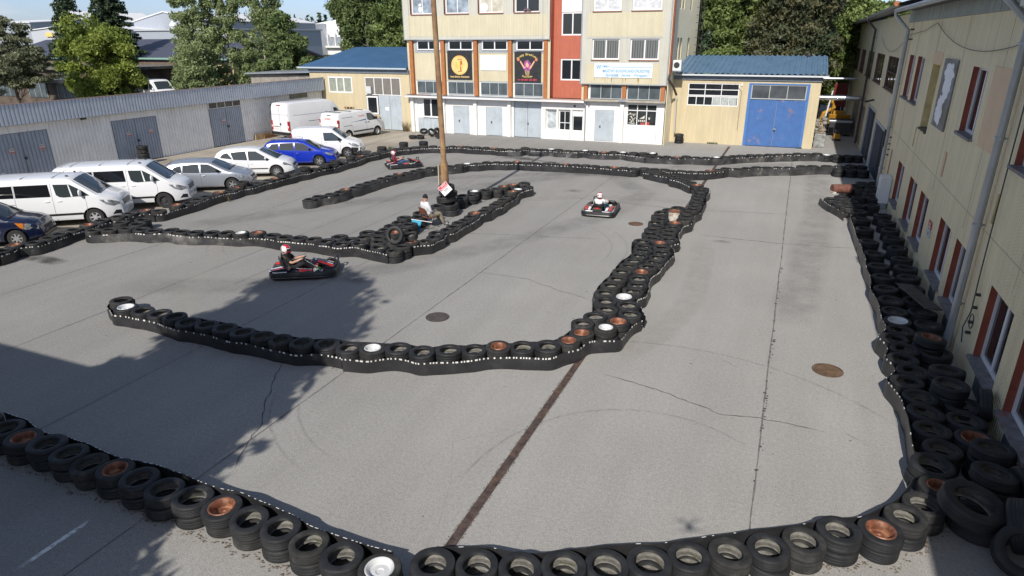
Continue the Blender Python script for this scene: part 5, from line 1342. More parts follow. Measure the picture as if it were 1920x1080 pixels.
for a, c_, z1 in ((47.9, 43.2, 2.95), (42.2, 37.0, 2.6)):
    b = MB(); FR2.box(b, YE2 - a - .14, YE2 - a, .0, .03, 0, z1 + .14, TRIMG); FR2.box(b, YE2 - a, YE2 - c_, 0, .03, z1, z1 + .14, TRIMG); FR2.box(b, YE2 - c_, YE2 - c_ + .14, 0, .03, 0, z1 + .14, TRIMG); rp_(b, 'gate_surround')
b = MB()
for a, c_ in ((53.5, 50), (60, 55)):
    FR2.box(b, YE2 - a, YE2 - c_, .01, .05, .2, 2.6, mat('old_grey_boards', (.22, .21, .2), .7, ribs=(1, .25, .01, .4), var=.3))
rp_(b, 'boarded_openings')
n = 22; vs = []
for i in range(n + 1):
    y_ = YE - 1.0 + (79 - YE + 1.0) * i / n; z_ = 8.42 - .16 * math.sin(i / n * 3.0) + (-.25 * (i / n) ** 2)
    vs += [(3.55, y_, z_), (3.55, y_, z_ - .12), (12, y_, z_ + 2.4), (4.8, y_, z_ - .05)]
b = MB(); b.add(vs, [(4 * i, 4 * i + 4, 4 * i + 6, 4 * i + 2) for i in range(n)] + [(4 * i, 4 * i + 1, 4 * i + 5, 4 * i + 4) for i in range(n)] + [(4 * i + 1, 4 * i + 3, 4 * i + 7, 4 * i + 5) for i in range(n)], mat('old_grey_sheet_roof', (.30, .29, .28), .6, ribs=(1, .25, .03, .2), var=.2)); rp_(b, 'far_roof', fixn=False)
b = MB(); b.tube([(3.5, YE - .9, 8.40), (3.5, YE - .3, 8.42)], .11, ORNG, 10); rp_(b, 'gutter_end')
b = MB(); b.tube([(4.2, 45.0, 3.55), (3.85, 45.0, 3.45)], .06, DARKM, 8); b.box(3.7, 3.88, 44.95, 45.05, 3.38, 3.5, DARKM); b.build('security_camera', label='small black camera on the right-hand wall above the far gate', cat='camera')
# floodlight at the near top
b = MB(); b.box(3.3, 3.55, 14.2, 14.6, 7.55, 7.85, GALV); b.tube([(3.55, 14.4, 7.7), (4.2, 14.4, 7.6)], .03, DARKM, 6); b.build('floodlight', label='grey floodlight under the eave at the top right corner', cat='lamp', bevel=.01)
# ================================================================ vehicles
CARW = mat('car_white_paint', (.80, .81, .82), .25, coat=.5)
TINT = mat('tinted_car_glass', (.008, .009, .011), .05, spec=.7)
CARG = mat('car_glass', (.035, .045, .048), .05, spec=.8)
LENS = mat('headlight_lens', (.28, .30, .32), .12, .3, spec=.8, var=.5, vscale=9)
TAIL = mat('tail_light_red', (.45, .012, .012), .2)
TAILO = mat('amber_lens', (.55, .17, .02), .25)
WTY = mat('car_tyre', (.02, .02, .021), .7)
ALLOY = mat('alloy_wheel', (.5, .51, .52), .3, .7)
STEELW = mat('black_steel_wheel', (.07, .07, .075), .5, .4)
PLATE = mat('number_plate', (.7, .7, .68), .5)
SEAM = mat('panel_seam', (.12, .12, .13), .6)
WELL = mat('wheel_well', (.008, .008, .008), .9)

def interp(pts, x):
    if x <= pts[0][0]: return pts[0][1]
    for (a, b_), (c_, d) in zip(pts[:-1], pts[1:]):
        if x <= c_: return b_ + (d - b_) * (x - a) / max(1e-6, c_ - a)
    return pts[-1][1]

class Car:
    def __init__(s, name, label, cat, nose, ang, L, W, top, belt, low=.24, tumble=.16, paint=CARW, wheels=(.9, 4.2), wr=.33, crown=.05, nosecut=.16, rearcut=.05, group=None, bottom=None):
        s.L, s.W, s.top, s.belt, s.low, s.tum, s.crown, s.nc, s.rc = L, W, top, belt, low, tumble, crown, nosecut, rearcut
        s.bot = bottom or [(0, .35), (.25, low), (L - .5, low), (L, .32)]
        a = R(ang)
        if len(nose) == 3:      # contact point of the front wheel on the near side
            fx, fy = wheels[1], -W / 2 + .04
            ox = nose[0] - fx * math.cos(a) + fy * math.sin(a); oy = nose[1] - fx * math.sin(a) - fy * math.cos(a)
        else: ox = nose[0] - L * math.cos(a); oy = nose[1] - L * math.sin(a)
        s.t = empty(name, (ox, oy, 0), a, label, cat, group)
        s.paint = paint
        xs = sorted({p[0] for p in top} | {round(L * i / 22, 3) for i in range(23)} | {0.03, .1, L - .04, L - .12, L - .25})
        xs = [x for i, x in enumerate(xs) if i == 0 or x - xs[i - 1] > .012]
        b = MB(); vs, fs = [], []; rings = []
        for x in xs:
            r = s.ring(x); rings.append(len(r)); vs += r
        n = rings[0]
        for i in range(len(xs) - 1):
            for k in range(n):
                k2 = (k + 1) % n; fs.append((i * n + k, i * n + k2, (i + 1) * n + k2, (i + 1) * n + k))
        fs.append(tuple(range(n))); fs.append(tuple((len(xs) - 1) * n + k for k in range(n)))
        b.add(vs, fs, paint); body = b.build('body', None, smooth=38)
        # real wheel wells
        body.data.materials.append(WELL)
        cut = MB()
        for wx in wheels:
            for sgn in (-1, 1):
                y0 = sgn * (W / 2 - .27); y1 = sgn * (W / 2 + .2)
                cut.lathe([(0, min(y0, y1)), (wr + .075, min(y0, y1)), (wr + .075, max(y0, y1)), (0, max(y0, y1))], 28, WELL, c=(wx, 0, wr), axis='y')
        co = cut.build('cut', None)
        md = body.modifiers.new('b', 'BOOLEAN'); md.object = co; md.operation = 'DIFFERENCE'; md.solver = 'EXACT'
        try: md.material_mode = 'TRANSFER'
        except Exception: pass
        dg = bpy.context.evaluated_depsgraph_get()
        me = bpy.data.meshes.new_from_object(body.evaluated_get(dg)); body.modifiers.clear(); old = body.data; body.data = me
        bpy.data.objects.remove(co); body.parent = s.t; s.body = body
        for wx in wheels:
            for sgn in (-1, 1): s.wheel(wx, sgn, wr)
    def hw(s, x):
        L = s.L; w = s.W / 2
        if x > L - .9: w -= s.nc * ((x - (L - .9)) / .9) ** 2.2
        if x < .3: w -= s.rc * ((.3 - x) / .3) ** 2
        return w
    def zt(s, x): return interp(s.top, x)
    def zb(s, x): return min(interp(s.belt, x), s.zt(x) - .045)
    def zl(s, x): return interp(s.bot, x)
    def wr_(s, x): return s.hw(x) - s.tum * (s.zt(x) - s.zb(x)) - .02
    def ring(s, x):
        w, t, b_, l = s.hw(x), s.zt(x), s.zb(x), s.zl(x); wr = s.wr_(x); cr = min(s.crown, (t - l) * .3)
        rr = min(.085, (t - b_) * .4)
        half = [(w * .8, l), (w * .955, l + .03), (w * .99, l + .12), (w, l + (b_ - l) * .45), (w * .995, l + (b_ - l) * .8), (w * .98, b_), (wr + (w * .98 - wr) * rr / max(t - b_, .01), t - rr), (wr - .02, t - .018), (wr - .09, t + cr * .25), (wr * .5, t + cr * .8)]
        pts = [(x, -y, z) for y, z in half] + [(x, 0, t + cr)] + [(x, y, z) for y, z in reversed(half)]
        return pts
    def side(s, x, z, e=.006):
        w, t, b_, l = s.hw(x), s.zt(x), s.zb(x), s.zl(x)
        if z >= b_:
            wr = s.wr_(x); k = min(1, (z - b_) / max(t - b_, .01)); return w * .98 + (wr - w * .98) * k + e
        k = (z - l) / max(b_ - l, .01)
        return interp([(0, w * .955), (.1, w * .99), (.45, w), (.8, w * .995), (1, w * .98)], k) + e
    def topz(s, x, y, e=.006):
        t = s.zt(x); cr = min(s.crown, (t - s.zl(x)) * .3); wr = s.wr_(x); a = abs(y)
        return interp([(0, t + cr), (wr * .5, t + cr * .8), (wr - .09, t + cr * .25), (wr - .02, t - .018), (wr + .1, t - .12)], a) + e
    def patch(s, name, poly, mt, sides=(-1, 1), e=.006, parent=None, n=1):
        """polygon (x, z) laid on the flanks"""
        out = []
        for sg in sides:
            b = MB()
            # densify the outline so it follows the surface
            P = []
            for (a, c_), (d, f) in zip(poly, poly[1:] + poly[:1]):
                k = max(1, int(math.hypot(d - a, f - c_) / .25))
                for i in range(k): P.append((a + (d - a) * i / k, c_ + (f - c_) * i / k))
            cx = sum(p[0] for p in P) / len(P); cz = sum(p[1] for p in P) / len(P)
            vs = [(x, sg * s.side(x, z, e), z) for x, z in P] + [(cx, sg * s.side(cx, cz, e), cz)]
            vs2 = [(x, sg * (s.side(x, z, e) - .02), z) for x, z in P]
            m_ = len(P)
            b.add(vs + vs2, [(i, (i + 1) % m_, m_) for i in range(m_)] + [(i, m_ + 1 + i, m_ + 1 + (i + 1) % m_, (i + 1) % m_) for i in range(m_)], mt)
            out.append(b.build(name, parent or s.t))
        return out
    def toppatch(s, name, x0, x1, y0, y1, mt, e=.006, nx=6, ny=8, inset=0., parent=None):
        """grid laid over the top surface between x0..x1; y as a share of the roof width"""
        b = MB(); vs = []
        for i in range(nx + 1):
            x = x0 + (x1 - x0) * i / nx
            for j in range(ny + 1):
                y = (y0 + (y1 - y0) * j / ny) * (s.wr_(x) - .035)
                vs.append((x, y, s.topz(x, y, e)))
        b.add(vs, [(i * (ny + 1) + j, i * (ny + 1) + j + 1, (i + 1) * (ny + 1) + j + 1, (i + 1) * (ny + 1) + j) for i in range(nx) for j in range(ny)], mt)
        return b.build(name, parent or s.t)
    def line(s, pts, w=.012, sides=(-1, 1), mt=SEAM, name='door_seam'):
        b = MB()
        for sg in sides:
            for (a, c_), (d, f) in zip(pts[:-1], pts[1:]):
                k = max(1, int(math.hypot(d - a, f - c_) / .2)); L = math.hypot(d - a, f - c_); nx, nz = -(f - c_) / L * w / 2, (d - a) / L * w / 2
                for i in range(k):
                    u, v = i / k, (i + 1) / k
                    q = []
                    for t, sgn in ((u, 1), (v, 1), (v, -1), (u, -1)):
                        x = a + (d - a) * t + nx * sgn; z = c_ + (f - c_) * t + nz * sgn; q.append((x, sg * s.side(x, z, .003), z))
                    b.quad(*q, mt)
        return b.build(name, s.t)
    def wheel(s, wx, sg, wr, rim=None):
        y = sg * (s.W / 2 - .12)
        b = MB(); w = .1
        b.lathe([(wr * .62, -w), (wr * .93, -w), (wr, -w * .7), (wr, w * .7), (wr * .93, w), (wr * .62, w)], 30, WTY, c=(wx, y, wr), axis='y', closed=True)
        o = b.build('wheel', s.t, smooth=35)
        b = MB(); rm = s.rim; d = sg * w
        b.lathe([(wr * .63, d * .9), (wr * .60, d * .95), (wr * .57, d * .6), (wr * .5, d * .3), (0, d * .3)], 26, rm if not s.spokes else STEELW, c=(wx, y, wr), axis='y')
        if s.spokes:
            for k in range(s.spokes):
                a = 2 * math.pi * k / s.spokes; c_, n_ = math.cos(a), math.sin(a)
                b.add([(wx + c_ * r_ - n_ * q, y + d * dd, wr + n_ * r_ + c_ * q) for r_, dd in ((.03, .85), (wr * .6, .8)) for q in (-.028, .028)] + [(wx + c_ * r_ - n_ * q, y + d * .4, wr + n_ * r_ + c_ * q) for r_ in (.03, wr * .6) for q in (-.028, .028)], [(0, 1, 3, 2), (0, 2, 6, 4), (1, 5, 7, 3)], rm)
            b.lathe([(wr * .60, d * .92), (wr * .56, d * .9), (wr * .55, d * .5)], 26, rm, c=(wx, y, wr), axis='y')
            b.lathe([(0, d * .88), (.06, d * .85), (.06, d * .4)], 12, rm, c=(wx, y, wr), axis='y')
        else:
            b.lathe([(0, d * .75), (.07, d * .7), (.09, d * .3)], 12, rm, c=(wx, y, wr), axis='y')
            for k in range(8):
                a = k * math.pi / 4; b.lathe([(0, d * .34), (.022, d * .33)], 8, WELL, c=(wx + .14 * math.cos(a), y, wr + .14 * math.sin(a)), axis='y')
        b.build('rim', o, smooth=40)
    rim = ALLOY; spokes = 0
    def mirror(s, x, z, mt=None, sz=.1, sides=(-1, 1), up=1.):
        for sg in sides:
            b = MB(); y = sg * (s.side(x, z) + .10); b.ell((x, y, z + .05 * up), (.06, .11, sz * up), mt or s.paint, 12, 8); b.box(x - .02, x + .02, min(y, y - sg * .12), max(y, y - sg * .12), z - .03, z + .0, BLACKP); b.build('mirror', s.t, smooth=True)
    def handle(s, x, z, sides=(-1, 1), mt=None):
        for sg in sides:
            b = MB(); y = sg * s.side(x, z, 0); b.box(x - .08, x + .08, min(y, y + sg * .03), max(y, y + sg * .03), z - .015, z + .02, mt or s.paint); b.build('door_handle', s.t, bevel=.006)
    def headlight(s, poly, mt=LENS, e=.012):
        return s.patch('headlight', poly, mt, e=e)
    def front(s, z0, z1, yw, mt=BLACKP, x=None, name='grille', d=.02, parent=None):
        x = x if x is not None else s.L
        b = MB(); b.box(x - .12, x + d, -yw, yw, z0, z1, mt); return b.build(name, parent or s.t, bevel=.015)
    def rear(s, z0, z1, y0, y1, mt, name, d=.015):
        b = MB(); b.box(-d, .1, y0, y1, z0, z1, mt); return b.build(name, s.t, bevel=.006)

def minibus(label, nose, ang, steel):
    Car.rim = STEELW if steel else mat('silver_hubcap', (.55, .55, .56), .4, .4); Car.spokes = 0 if steel else 6
    top = [(0, 1.60), (.05, 1.80), (.16, 1.90), (.5, 1.94), (2.5, 1.96), (3.55, 1.93), (3.72, 1.87), (4.52, 1.26), (4.62, 1.22), (5.0, 1.10), (5.20, .98), (5.29, .80), (5.32, .55)]
    c = Car('passenger_van', label, 'van', nose, ang, 5.32, 1.99, top, [(0, 1.24), (4.4, 1.20), (5.3, 1.1)], low=.27, tumble=.13, wheels=(1.0, 4.30), wr=.345, crown=.05, nosecut=.32, group='white passenger vans')
    c.patch('side_window', [(.20, 1.30), (.28, 1.74), (1.62, 1.75), (1.62, 1.28)], TINT); c.patch('side_window', [(1.68, 1.28), (1.68, 1.75), (2.86, 1.75), (2.90, 1.27)], TINT)
    c.patch('front_side_window', [(3.10, 1.33), (3.04, 1.74), (3.62, 1.72), (4.0, 1.48), (4.28, 1.25), (3.35, 1.22), (3.2, 1.25)], CARG); c.patch('window_post', [(3.62, 1.24), (3.56, 1.71), (3.60, 1.71), (3.68, 1.24)], c.paint, e=.010)
    c.toppatch('windscreen', 3.74, 4.52, -1, 1, CARG); b = MB(); b.box(4.50, 4.58, -.7, .7, 1.285, 1.30, BLACKP); b.tube([(4.50, -.55, 1.32), (4.30, .05, 1.48)], .012, BLACKP, 5); b.tube([(4.50, .15, 1.32), (4.30, .65, 1.46)], .012, BLACKP, 5); b.build('wipers', c.t)
    c.headlight([(4.58, 1.06), (4.98, 1.01), (5.22, .90), (5.25, .80), (5.02, .76), (4.78, .86)]); c.front(.70, .92, .42, mat('dark_chrome_grille', (.10, .10, .11), .3, .6, ribs=(2, .07, .008, .5, 1)), 5.25, d=.06); c.front(.33, .50, .62, BLACKP, 5.25, 'lower_grille', d=.06)
    c.patch('fog_lamp', [(4.95, .42), (5.24, .42), (5.24, .56), (5.08, .58)], BLACKP, e=.012)
    c.patch('side_moulding', [(1.45, .50), (1.45, .58), (3.92, .58), (4.0, .50)], BLACKP, e=.014)
    for x in (1.65, 2.95): c.line([(x, .32), (x, 1.78)])
    c.line([(1.0, .32), (1.0, .62)]) ; c.line([(4.08, .55), (4.12, .95), (4.08, 1.2)]); c.line([(1.65, 1.02), (.35, 1.02)], .02)
    c.handle(2.75, 1.08); c.handle(3.18, 1.08); c.mirror(3.98, 1.33, sz=.15)
    b = MB()
    for x in (.35, .75, 1.9, 3.0): b.box(x, x + .02, -.80, .80, 1.985, 2.005, mat('roof_groove', (.5, .52, .54), .5))
    b.box(3.45, 3.52, .30, .36, 1.99, 2.04, BLACKP); b.box(3.42, 3.52, -.55, -.5, 1.98, 2.02, BLACKP); b.build('roof_ribs', c.t)
    c.front(.50, .62, .26, PLATE, 5.29, 'number_plate', d=.035)
    for sg in (-1, 1): c.rear(.75, 1.3, sg * .93 - .06, sg * .93 + .06, TAIL, 'tail_light')
    return c
v1 = minibus('white nine-seat van with tinted windows and silver wheels, cut by the left edge', (-25.68, 17.13, 0), 37, False)
v2 = minibus('white nine-seat van with tinted windows and black steel wheels, second in the row', (-25.5, 20.31, 0), 36, True)

def hatch(name, label, nose, ang, paint, L=4.3, W=1.77, Hh=1.46, kind=0, glass=CARG, rim=ALLOY, spokes=6, cat='car'):
    Car.rim = rim; Car.spokes = spokes
    if kind == 0:      # silver hatch
        top = [(0, .95), (.08, 1.06), (.30, 1.26), (.62, Hh - .06), (1.1, Hh - .01), (1.9, Hh), (2.45, Hh - .05), (3.28, .99), (3.4, .96), (3.9, .84), (4.15, .72), (4.26, .58), (L, .45)]
        belt = [(0, .98), (.6, .97), (3.3, .86), (L, .8)]
        sw = [[(.62, 1.02), (.78, 1.22), (1.02, 1.30), (1.12, 1.30), (1.12, .97)], [(1.17, .97), (1.17, 1.31), (1.92, 1.36), (1.95, .93)], [(2.02, .93), (2.0, 1.355), (2.36, 1.33), (3.0, .97), (2.95, .92)]]
        ws, rw_, doors = (2.5, 3.27), (.12, .58), (1.0, 1.98, 3.0)
        wx = (.80, 3.40); hd = [(3.55, .80), (3.95, .74), (4.2, .62), (4.22, .55), (3.95, .56), (3.72, .66)]
    elif kind == 1:    # rounded white estate
        top = [(0, .9), (.06, 1.12), (.22, 1.34), (.45, 1.47), (1.1, 1.53), (1.9, 1.53), (2.35, 1.47), (3.30, .98), (3.42, .95), (3.85, .82), (4.02, .70), (4.1, .56), (L, .42)]
        belt = [(0, 1.02), (.6, .98), (3.3, .86), (L, .8)]
        sw = [[(.40, 1.10), (.50, 1.30), (.78, 1.36), (1.02, 1.02)], [(1.08, .99), (.92, 1.37), (1.72, 1.42), (1.80, .95)], [(1.88, .94), (1.82, 1.42), (2.25, 1.40), (2.98, .97), (2.9, .92)]]
        ws, rw_, doors = (2.4, 3.29), (.09, .42), (.98, 1.84, 3.0)
        wx = (.72, 3.26); hd = [(3.3, .88), (3.75, .80), (4.02, .66), (4.04, .58), (3.7, .66)]
    elif kind == 2:    # blue estate
        top = [(0, .95), (.08, 1.10), (.34, 1.38), (.55, 1.44), (1.2, 1.475), (2.1, 1.47), (2.5, 1.41), (3.30, .99), (3.4, .96), (3.9, .86), (4.12, .74), (4.2, .6), (L, .45)]
        belt = [(0, .99), (.6, .97), (3.3, .89), (L, .8)]
        sw = [[(.42, 1.02), (.60, 1.32), (1.02, 1.34), (1.02, .99)], [(1.10, .98), (1.08, 1.35), (1.86, 1.37), (1.90, .95)], [(1.98, .94), (1.95, 1.37), (2.38, 1.34), (3.02, .98), (2.95, .93)]]
        ws, rw_, doors = (2.54, 3.29), (.12, .48), (1.0, 1.94, 3.0)
        wx = (.78, 3.30); hd = [(3.62, .84), (4.0, .76), (4.14, .64), (3.95, .62), (3.72, .72)]
    elif kind == 3:    # dark blue small car
        top = [(0, .9), (.05, 1.1), (.2, 1.40), (.45, 1.50), (1.3, 1.53), (1.9, 1.51), (2.2, 1.44), (2.88, 1.03), (3.0, 1.0), (3.45, .92), (3.72, .82), (3.86, .62), (L, .45)]
        belt = [(0, 1.0), (2.9, .92), (L, .85)]
        sw = [[(.35, 1.05), (.45, 1.36), (.85, 1.38), (.9, 1.0)], [(.98, 1.0), (.95, 1.39), (1.55, 1.41), (1.6, .97)], [(1.68, .97), (1.66, 1.41), (2.1, 1.38), (2.65, 1.02), (2.6, .96)]]
        ws, rw_, doors = (2.24, 2.88), (.07, .4), (.95, 1.64, 2.65)
        wx = (.65, 3.08); hd = [(3.15, .90), (3.55, .84), (3.80, .72), (3.82, .60), (3.45, .62), (3.28, .72)]
    c = Car(name, label, cat, nose, ang, L, W, top, belt, low=.2, tumble=.34, paint=paint, wheels=wx, wr=.315, crown=.04, nosecut=.26, rearcut=.1)
    for i, p_ in enumerate(sw): c.patch('side_window', p_, glass)
    c.toppatch('windscreen', ws[0] + .02, ws[1], -1, 1, glass); c.toppatch('rear_window', rw_[0], rw_[1], -.9, .9, glass)
    b = MB(); b.box(ws[1] - .03, ws[1] + .05, -.6, .6, c.zt(ws[1]) + .03, c.zt(ws[1]) + .05, BLACKP); b.tube([(ws[1] - .02, -.4, c.topz(ws[1], .4) + .01), (ws[1] - .2, .1, c.topz(ws[1] - .2, .1) + .012)], .01, BLACKP, 5); b.build('wipers', c.t)
    c.headlight(hd)
    if kind == 3: c.patch('indicator', [(3.15, .90), (3.42, .86), (3.38, .66), (3.28, .72)], TAILO, e=.018)
    c.front(.52, .66, .36, BLACKP, L - .06, d=.03); c.front(.26, .42, .55, BLACKP, L - .05, 'lower_grille', d=.03); c.front(.42, .5, .25, PLATE, L - .02, 'number_plate', d=.02)
    for x in doors[:2]: c.line([(x, .26), (x - .02 if kind != 0 else x, .9)])
    c.line([(doors[2] - .08, .26), (doors[2], .6), (doors[2] - .05, .9)]); c.line([(doors[0] - .0, .28), (doors[2] - .08, .28)])
    c.handle(doors[0] + .16, .80, mt=CHROME if kind == 0 else None); c.handle(doors[1] + .14, .78, mt=CHROME if kind == 0 else None)
    c.mirror(2.78 if kind != 3 else 2.48, 1.0, mt=BLACKP if kind == 0 else None, sz=.075)
    if kind == 1: c.patch('side_moulding', [(1.0, .47), (1.0, .53), (2.85, .52), (2.85, .47)], BLACKP, e=.012)
    if kind == 2:
        b = MB()
        for sg in (-1, 1): b.tube([(.7, sg * .52, 1.49), (.75, sg * .52, 1.54), (2.1, sg * .52, 1.545), (2.2, sg * .52, 1.49)], .015, BLACKP, 6)
        b.build('roof_rails', c.t)
    for sg in (-1, 1): c.rear(.72, .95, sg * W * .40 - .09, sg * W * .40 + .09, TAIL, 'tail_light')
    b = MB(); b.tube([(.5, 0, c.zt(.5) + .03), (.25, 0, c.zt(.5) + .42)], .006, BLACKP, 5); b.build('aerial', c.t)
    return c
hatch('parked_car', 'dark blue small car with orange indicators at the left edge', (-25.6, 14.0, 0), 37, mat('dark_blue_paint', (.008, .014, .045), .22, coat=.7, metal=.2), L=3.92, W=1.68, kind=3, rim=ALLOY, spokes=7)
hatch('parked_car', 'silver hatchback parked between the second passenger van and the white estate', (-25.4, 24.2, 0), 32, mat('silver_paint', (.44, .47, .52), .3, .55, coat=.5), L=4.31, kind=0, rim=ALLOY, spokes=5)
hatch('parked_car', 'small white estate car with black side strip between silver and blue cars', (-25.7, 27.7, 0), 29, CARW, L=4.15, W=1.73, kind=1, rim=ALLOY, spokes=8)
hatch('parked_car', 'bright blue estate car with black roof rails', (-25.6, 31.2, 0), 27, mat('bright_blue_paint', (.010, .035, .42), .22, coat=.7), L=4.26, W=1.73, kind=2, rim=ALLOY, spokes=5)
# small white van
Car.rim = ALLOY; Car.spokes = 5
top = [(0, 1.3), (.04, 1.62), (.14, 1.74), (.5, 1.79), (2.2, 1.80), (2.55, 1.75), (3.35, 1.13), (3.5, 1.08), (4.0, .95), (4.2, .82), (4.3, .62), (4.35, .45)]
c = Car('small_van', 'small white delivery van without rear side windows, last in the parked row', 'van', (-25.85, 34.3, 0), 25, 4.35, 1.76, top, [(0, 1.2), (3.4, 1.02), (4.3, .9)], low=.24, tumble=.16, wheels=(.85, 3.45), wr=.315, nosecut=.24)
c.patch('side_window', [(2.06, 1.12), (2.02, 1.56), (2.6, 1.56), (3.22, 1.12), (3.15, 1.06), (2.1, 1.06)], CARG); c.toppatch('windscreen', 2.6, 3.34, -1, 1, CARG)
c.headlight([(3.5, .95), (3.95, .88), (4.22, .72), (4.1, .66), (3.8, .72)]); c.patch('front_bumper_corner', [(3.72, .66), (4.1, .62), (4.33, .55), (4.33, .30), (3.84, .30)], BLACKP, e=.012); c.front(.28, .62, .7, BLACKP, 4.25, 'grille', d=.05)
for x in (.9, 1.9): c.line([(x, .3), (x, 1.6)])
c.line([(3.0, .3), (3.05, .7), (3.1, 1.02)]); c.line([(.9, 1.18), (.2, 1.18)]); c.handle(2.15, .98); c.mirror(3.0, 1.12, mt=BLACKP, sz=.11); c.patch('tail_light', [(.02, .9), (.02, 1.5), (.09, 1.5), (.10, .9)], TAIL, e=.012)
b = MB(); b.tube([(2.4, 0, 1.83), (2.2, 0, 2.2)], .006, BLACKP, 5); b.build('aerial', c.t)
# tall white panel van, seen from behind
Car.rim = mat('grey_hub', (.35, .35, .36), .5, .3); Car.spokes = 0
def placerear(x, y, ang, L): return (x + L * math.cos(R(ang)), y + L * math.sin(R(ang)))
L = 6.0; A = 78
top = [(0, 2.35), (.04, 2.55), (.15, 2.64), (.6, 2.68), (3.9, 2.68), (4.35, 2.58), (4.75, 2.15), (5.15, 1.45), (5.25, 1.38), (5.7, 1.2), (5.9, .95), (6.0, .5)]
c = Car('tall_panel_van', 'tall white high-roof panel van seen from behind, red tail lights, by the metal garages', 'van', placerear(-35.0, 38.75, A, L), A, L, 2.05, top, [(0, 1.5), (5.2, 1.3), (6, 1.1)], low=.36, tumble=.08, wheels=(1.15, 4.95), wr=.35, crown=.06)
c.rear(.42, .62, -1.0, 1.0, BLACKP, 'rear_bumper', d=.10)
for sg in (-1, 1): c.rear(.75, 1.42, sg * .94 - .075, sg * .94 + .075, TAIL, 'tail_light', .03); c.rear(.95, 1.1, sg * .94 - .05, sg * .94 + .05, WHITE, 'reversing_lamp', .035)
c.rear(2.50, 2.56, -.22, .22, TAIL, 'brake_light', .02); c.rear(.80, .92, .18, .66, PLATE, 'number_plate', .02); c.rear(.98, 1.01, .1, .75, BLACKP, 'door_handle', .03)
b = MB(); b.box(-.008, .02, -.008, .008, .65, 2.45, SEAM); b.box(-.008, .02, -.95, .95, 1.86, 1.875, SEAM); b.lathe([(0, -.02), (.09, -.018)], 16, BLACKP, c=(0, -.05, 1.18), axis='x'); b.build('rear_door_seams', c.t)
c.line([(.5, 1.80), (4.2, 1.80)], .02); c.line([(1.8, 1.30), (3.4, 1.30)], .03, mt=BLACKP); c.line([(4.15, .5), (4.15, 2.3)]); c.patch('side_moulding', [(.1, .42), (.1, .62), (.75, .62), (.75, .42)], BLACKP, e=.014); c.patch('side_moulding', [(1.6, .42), (1.6, .60), (4.4, .60), (4.4, .42)], BLACKP, e=.014)
c.patch('side_window', [(4.3, 1.4), (4.3, 2.1), (4.62, 2.05), (5.1, 1.4)], CARG); c.mirror(4.95, 1.5, mt=BLACKP, sz=.17); c.toppatch('windscreen', 4.76, 5.15, -1, 1, CARG)
# medium lettered van
Car.rim = mat('pale_hubcap', (.5, .5, .48), .5, .2)
L = 4.97; A = 80
top = [(0, 1.55), (.04, 1.78), (.14, 1.90), (.5, 1.95), (3.2, 1.96), (3.45, 1.90), (4.2, 1.28), (4.3, 1.23), (4.7, 1.08), (4.88, .9), (4.97, .5)]
c = Car('lettered_van', 'white panel van with faded red lettering, parked by the annex door', 'van', placerear(-31.55, 40.0, A, L), A, L, 1.98, top, [(0, 1.24), (4.2, 1.2), (4.97, 1.0)], low=.27, tumble=.13, wheels=(.95, 3.95), wr=.335)
c.patch('side_window', [(2.98, 1.30), (2.95, 1.76), (3.4, 1.74), (4.05, 1.25), (3.2, 1.2)], CARG); c.toppatch('windscreen', 3.5, 4.2, -1, 1, CARG)
c.patch('side_moulding', [(1.45, .5), (1.45, .6), (3.5, .6), (3.6, .5)], BLACKP, e=.014); c.patch('rear_bumper_corner', [(.01, .30), (.01, .68), (.55, .62), (.62, .30)], BLACKP, e=.014)
for sg in (-1, 1): c.rear(.72, 1.5, sg * .92 - .055, sg * .92 + .055, TAIL, 'tail_light', .03); c.rear(1.05, 1.25, sg * .92 - .05, sg * .92 + .05, WHITE, 'reversing_lamp', .035)
c.rear(.62, .70, -.1, .5, BLACKP, 'door_trim', .02); c.rear(.98, 1.02, -.15, .1, BLACKP, 'door_handle', .02); c.rear(1.80, 1.83, -.2, .2, BLACKP, 'brake_light', .01)
c.line([(.5, 1.02), (1.35, 1.02)], .03, mt=BLACKP); c.line([(2.85, .32), (2.85, 1.8)]); c.line([(1.4, .32), (1.4, 1.0)]); c.handle(2.75, 1.12, mt=BLACKP); c.handle(3.05, 1.12, mt=BLACKP); c.mirror(3.85, 1.32, mt=BLACKP, sz=.14)
b = MB()
for x in (.45, 1.5, 2.7): b.box(x, x + .05, -.78, .78, 2.0, 2.03, BLACKP)
b.build('roof_bars', c.t)
RT = mat('faded_red_lettering', (.72, .30, .26), .6); BT = mat('grey_blue_lettering', (.30, .36, .45), .6)
def rtext(par, name, body, mt, M, size, width=None): return text(par, name, body, mt, M, size, width)
rtext(c.t, 'rear_lettering', 'Juvital', RT, Matrix(((0, 0, -1, -.012), (-1, 0, 0, .12), (0, 1, 0, 1.56), (0, 0, 0, 1))), .26, .62)
SIDE = lambda x, z: Matrix(((1, 0, 0, x), (0, 0, -1, -c.side(x, z, .004)), (0, 1, 0, z), (0, 0, 0, 1)))
rtext(c.t, 'side_lettering', 'Juvital', RT, SIDE(2.4, 1.6), .26, .62)
rtext(c.t, 'small_lettering', 'systemy grzewcze', BT, SIDE(.95, 1.62), .11, 1.1); 
b = MB(); y_ = -c.side(1.6, 1.26, .004); b.add([(.5, y_, 1.20), (2.8, y_, 1.28), (2.8, y_, 1.36), (1.9, y_, 1.28)], [(0, 1, 2, 3)], mat('blue_stripe', (.03, .12, .32), .5)); b.build('blue_swoosh', c.t)
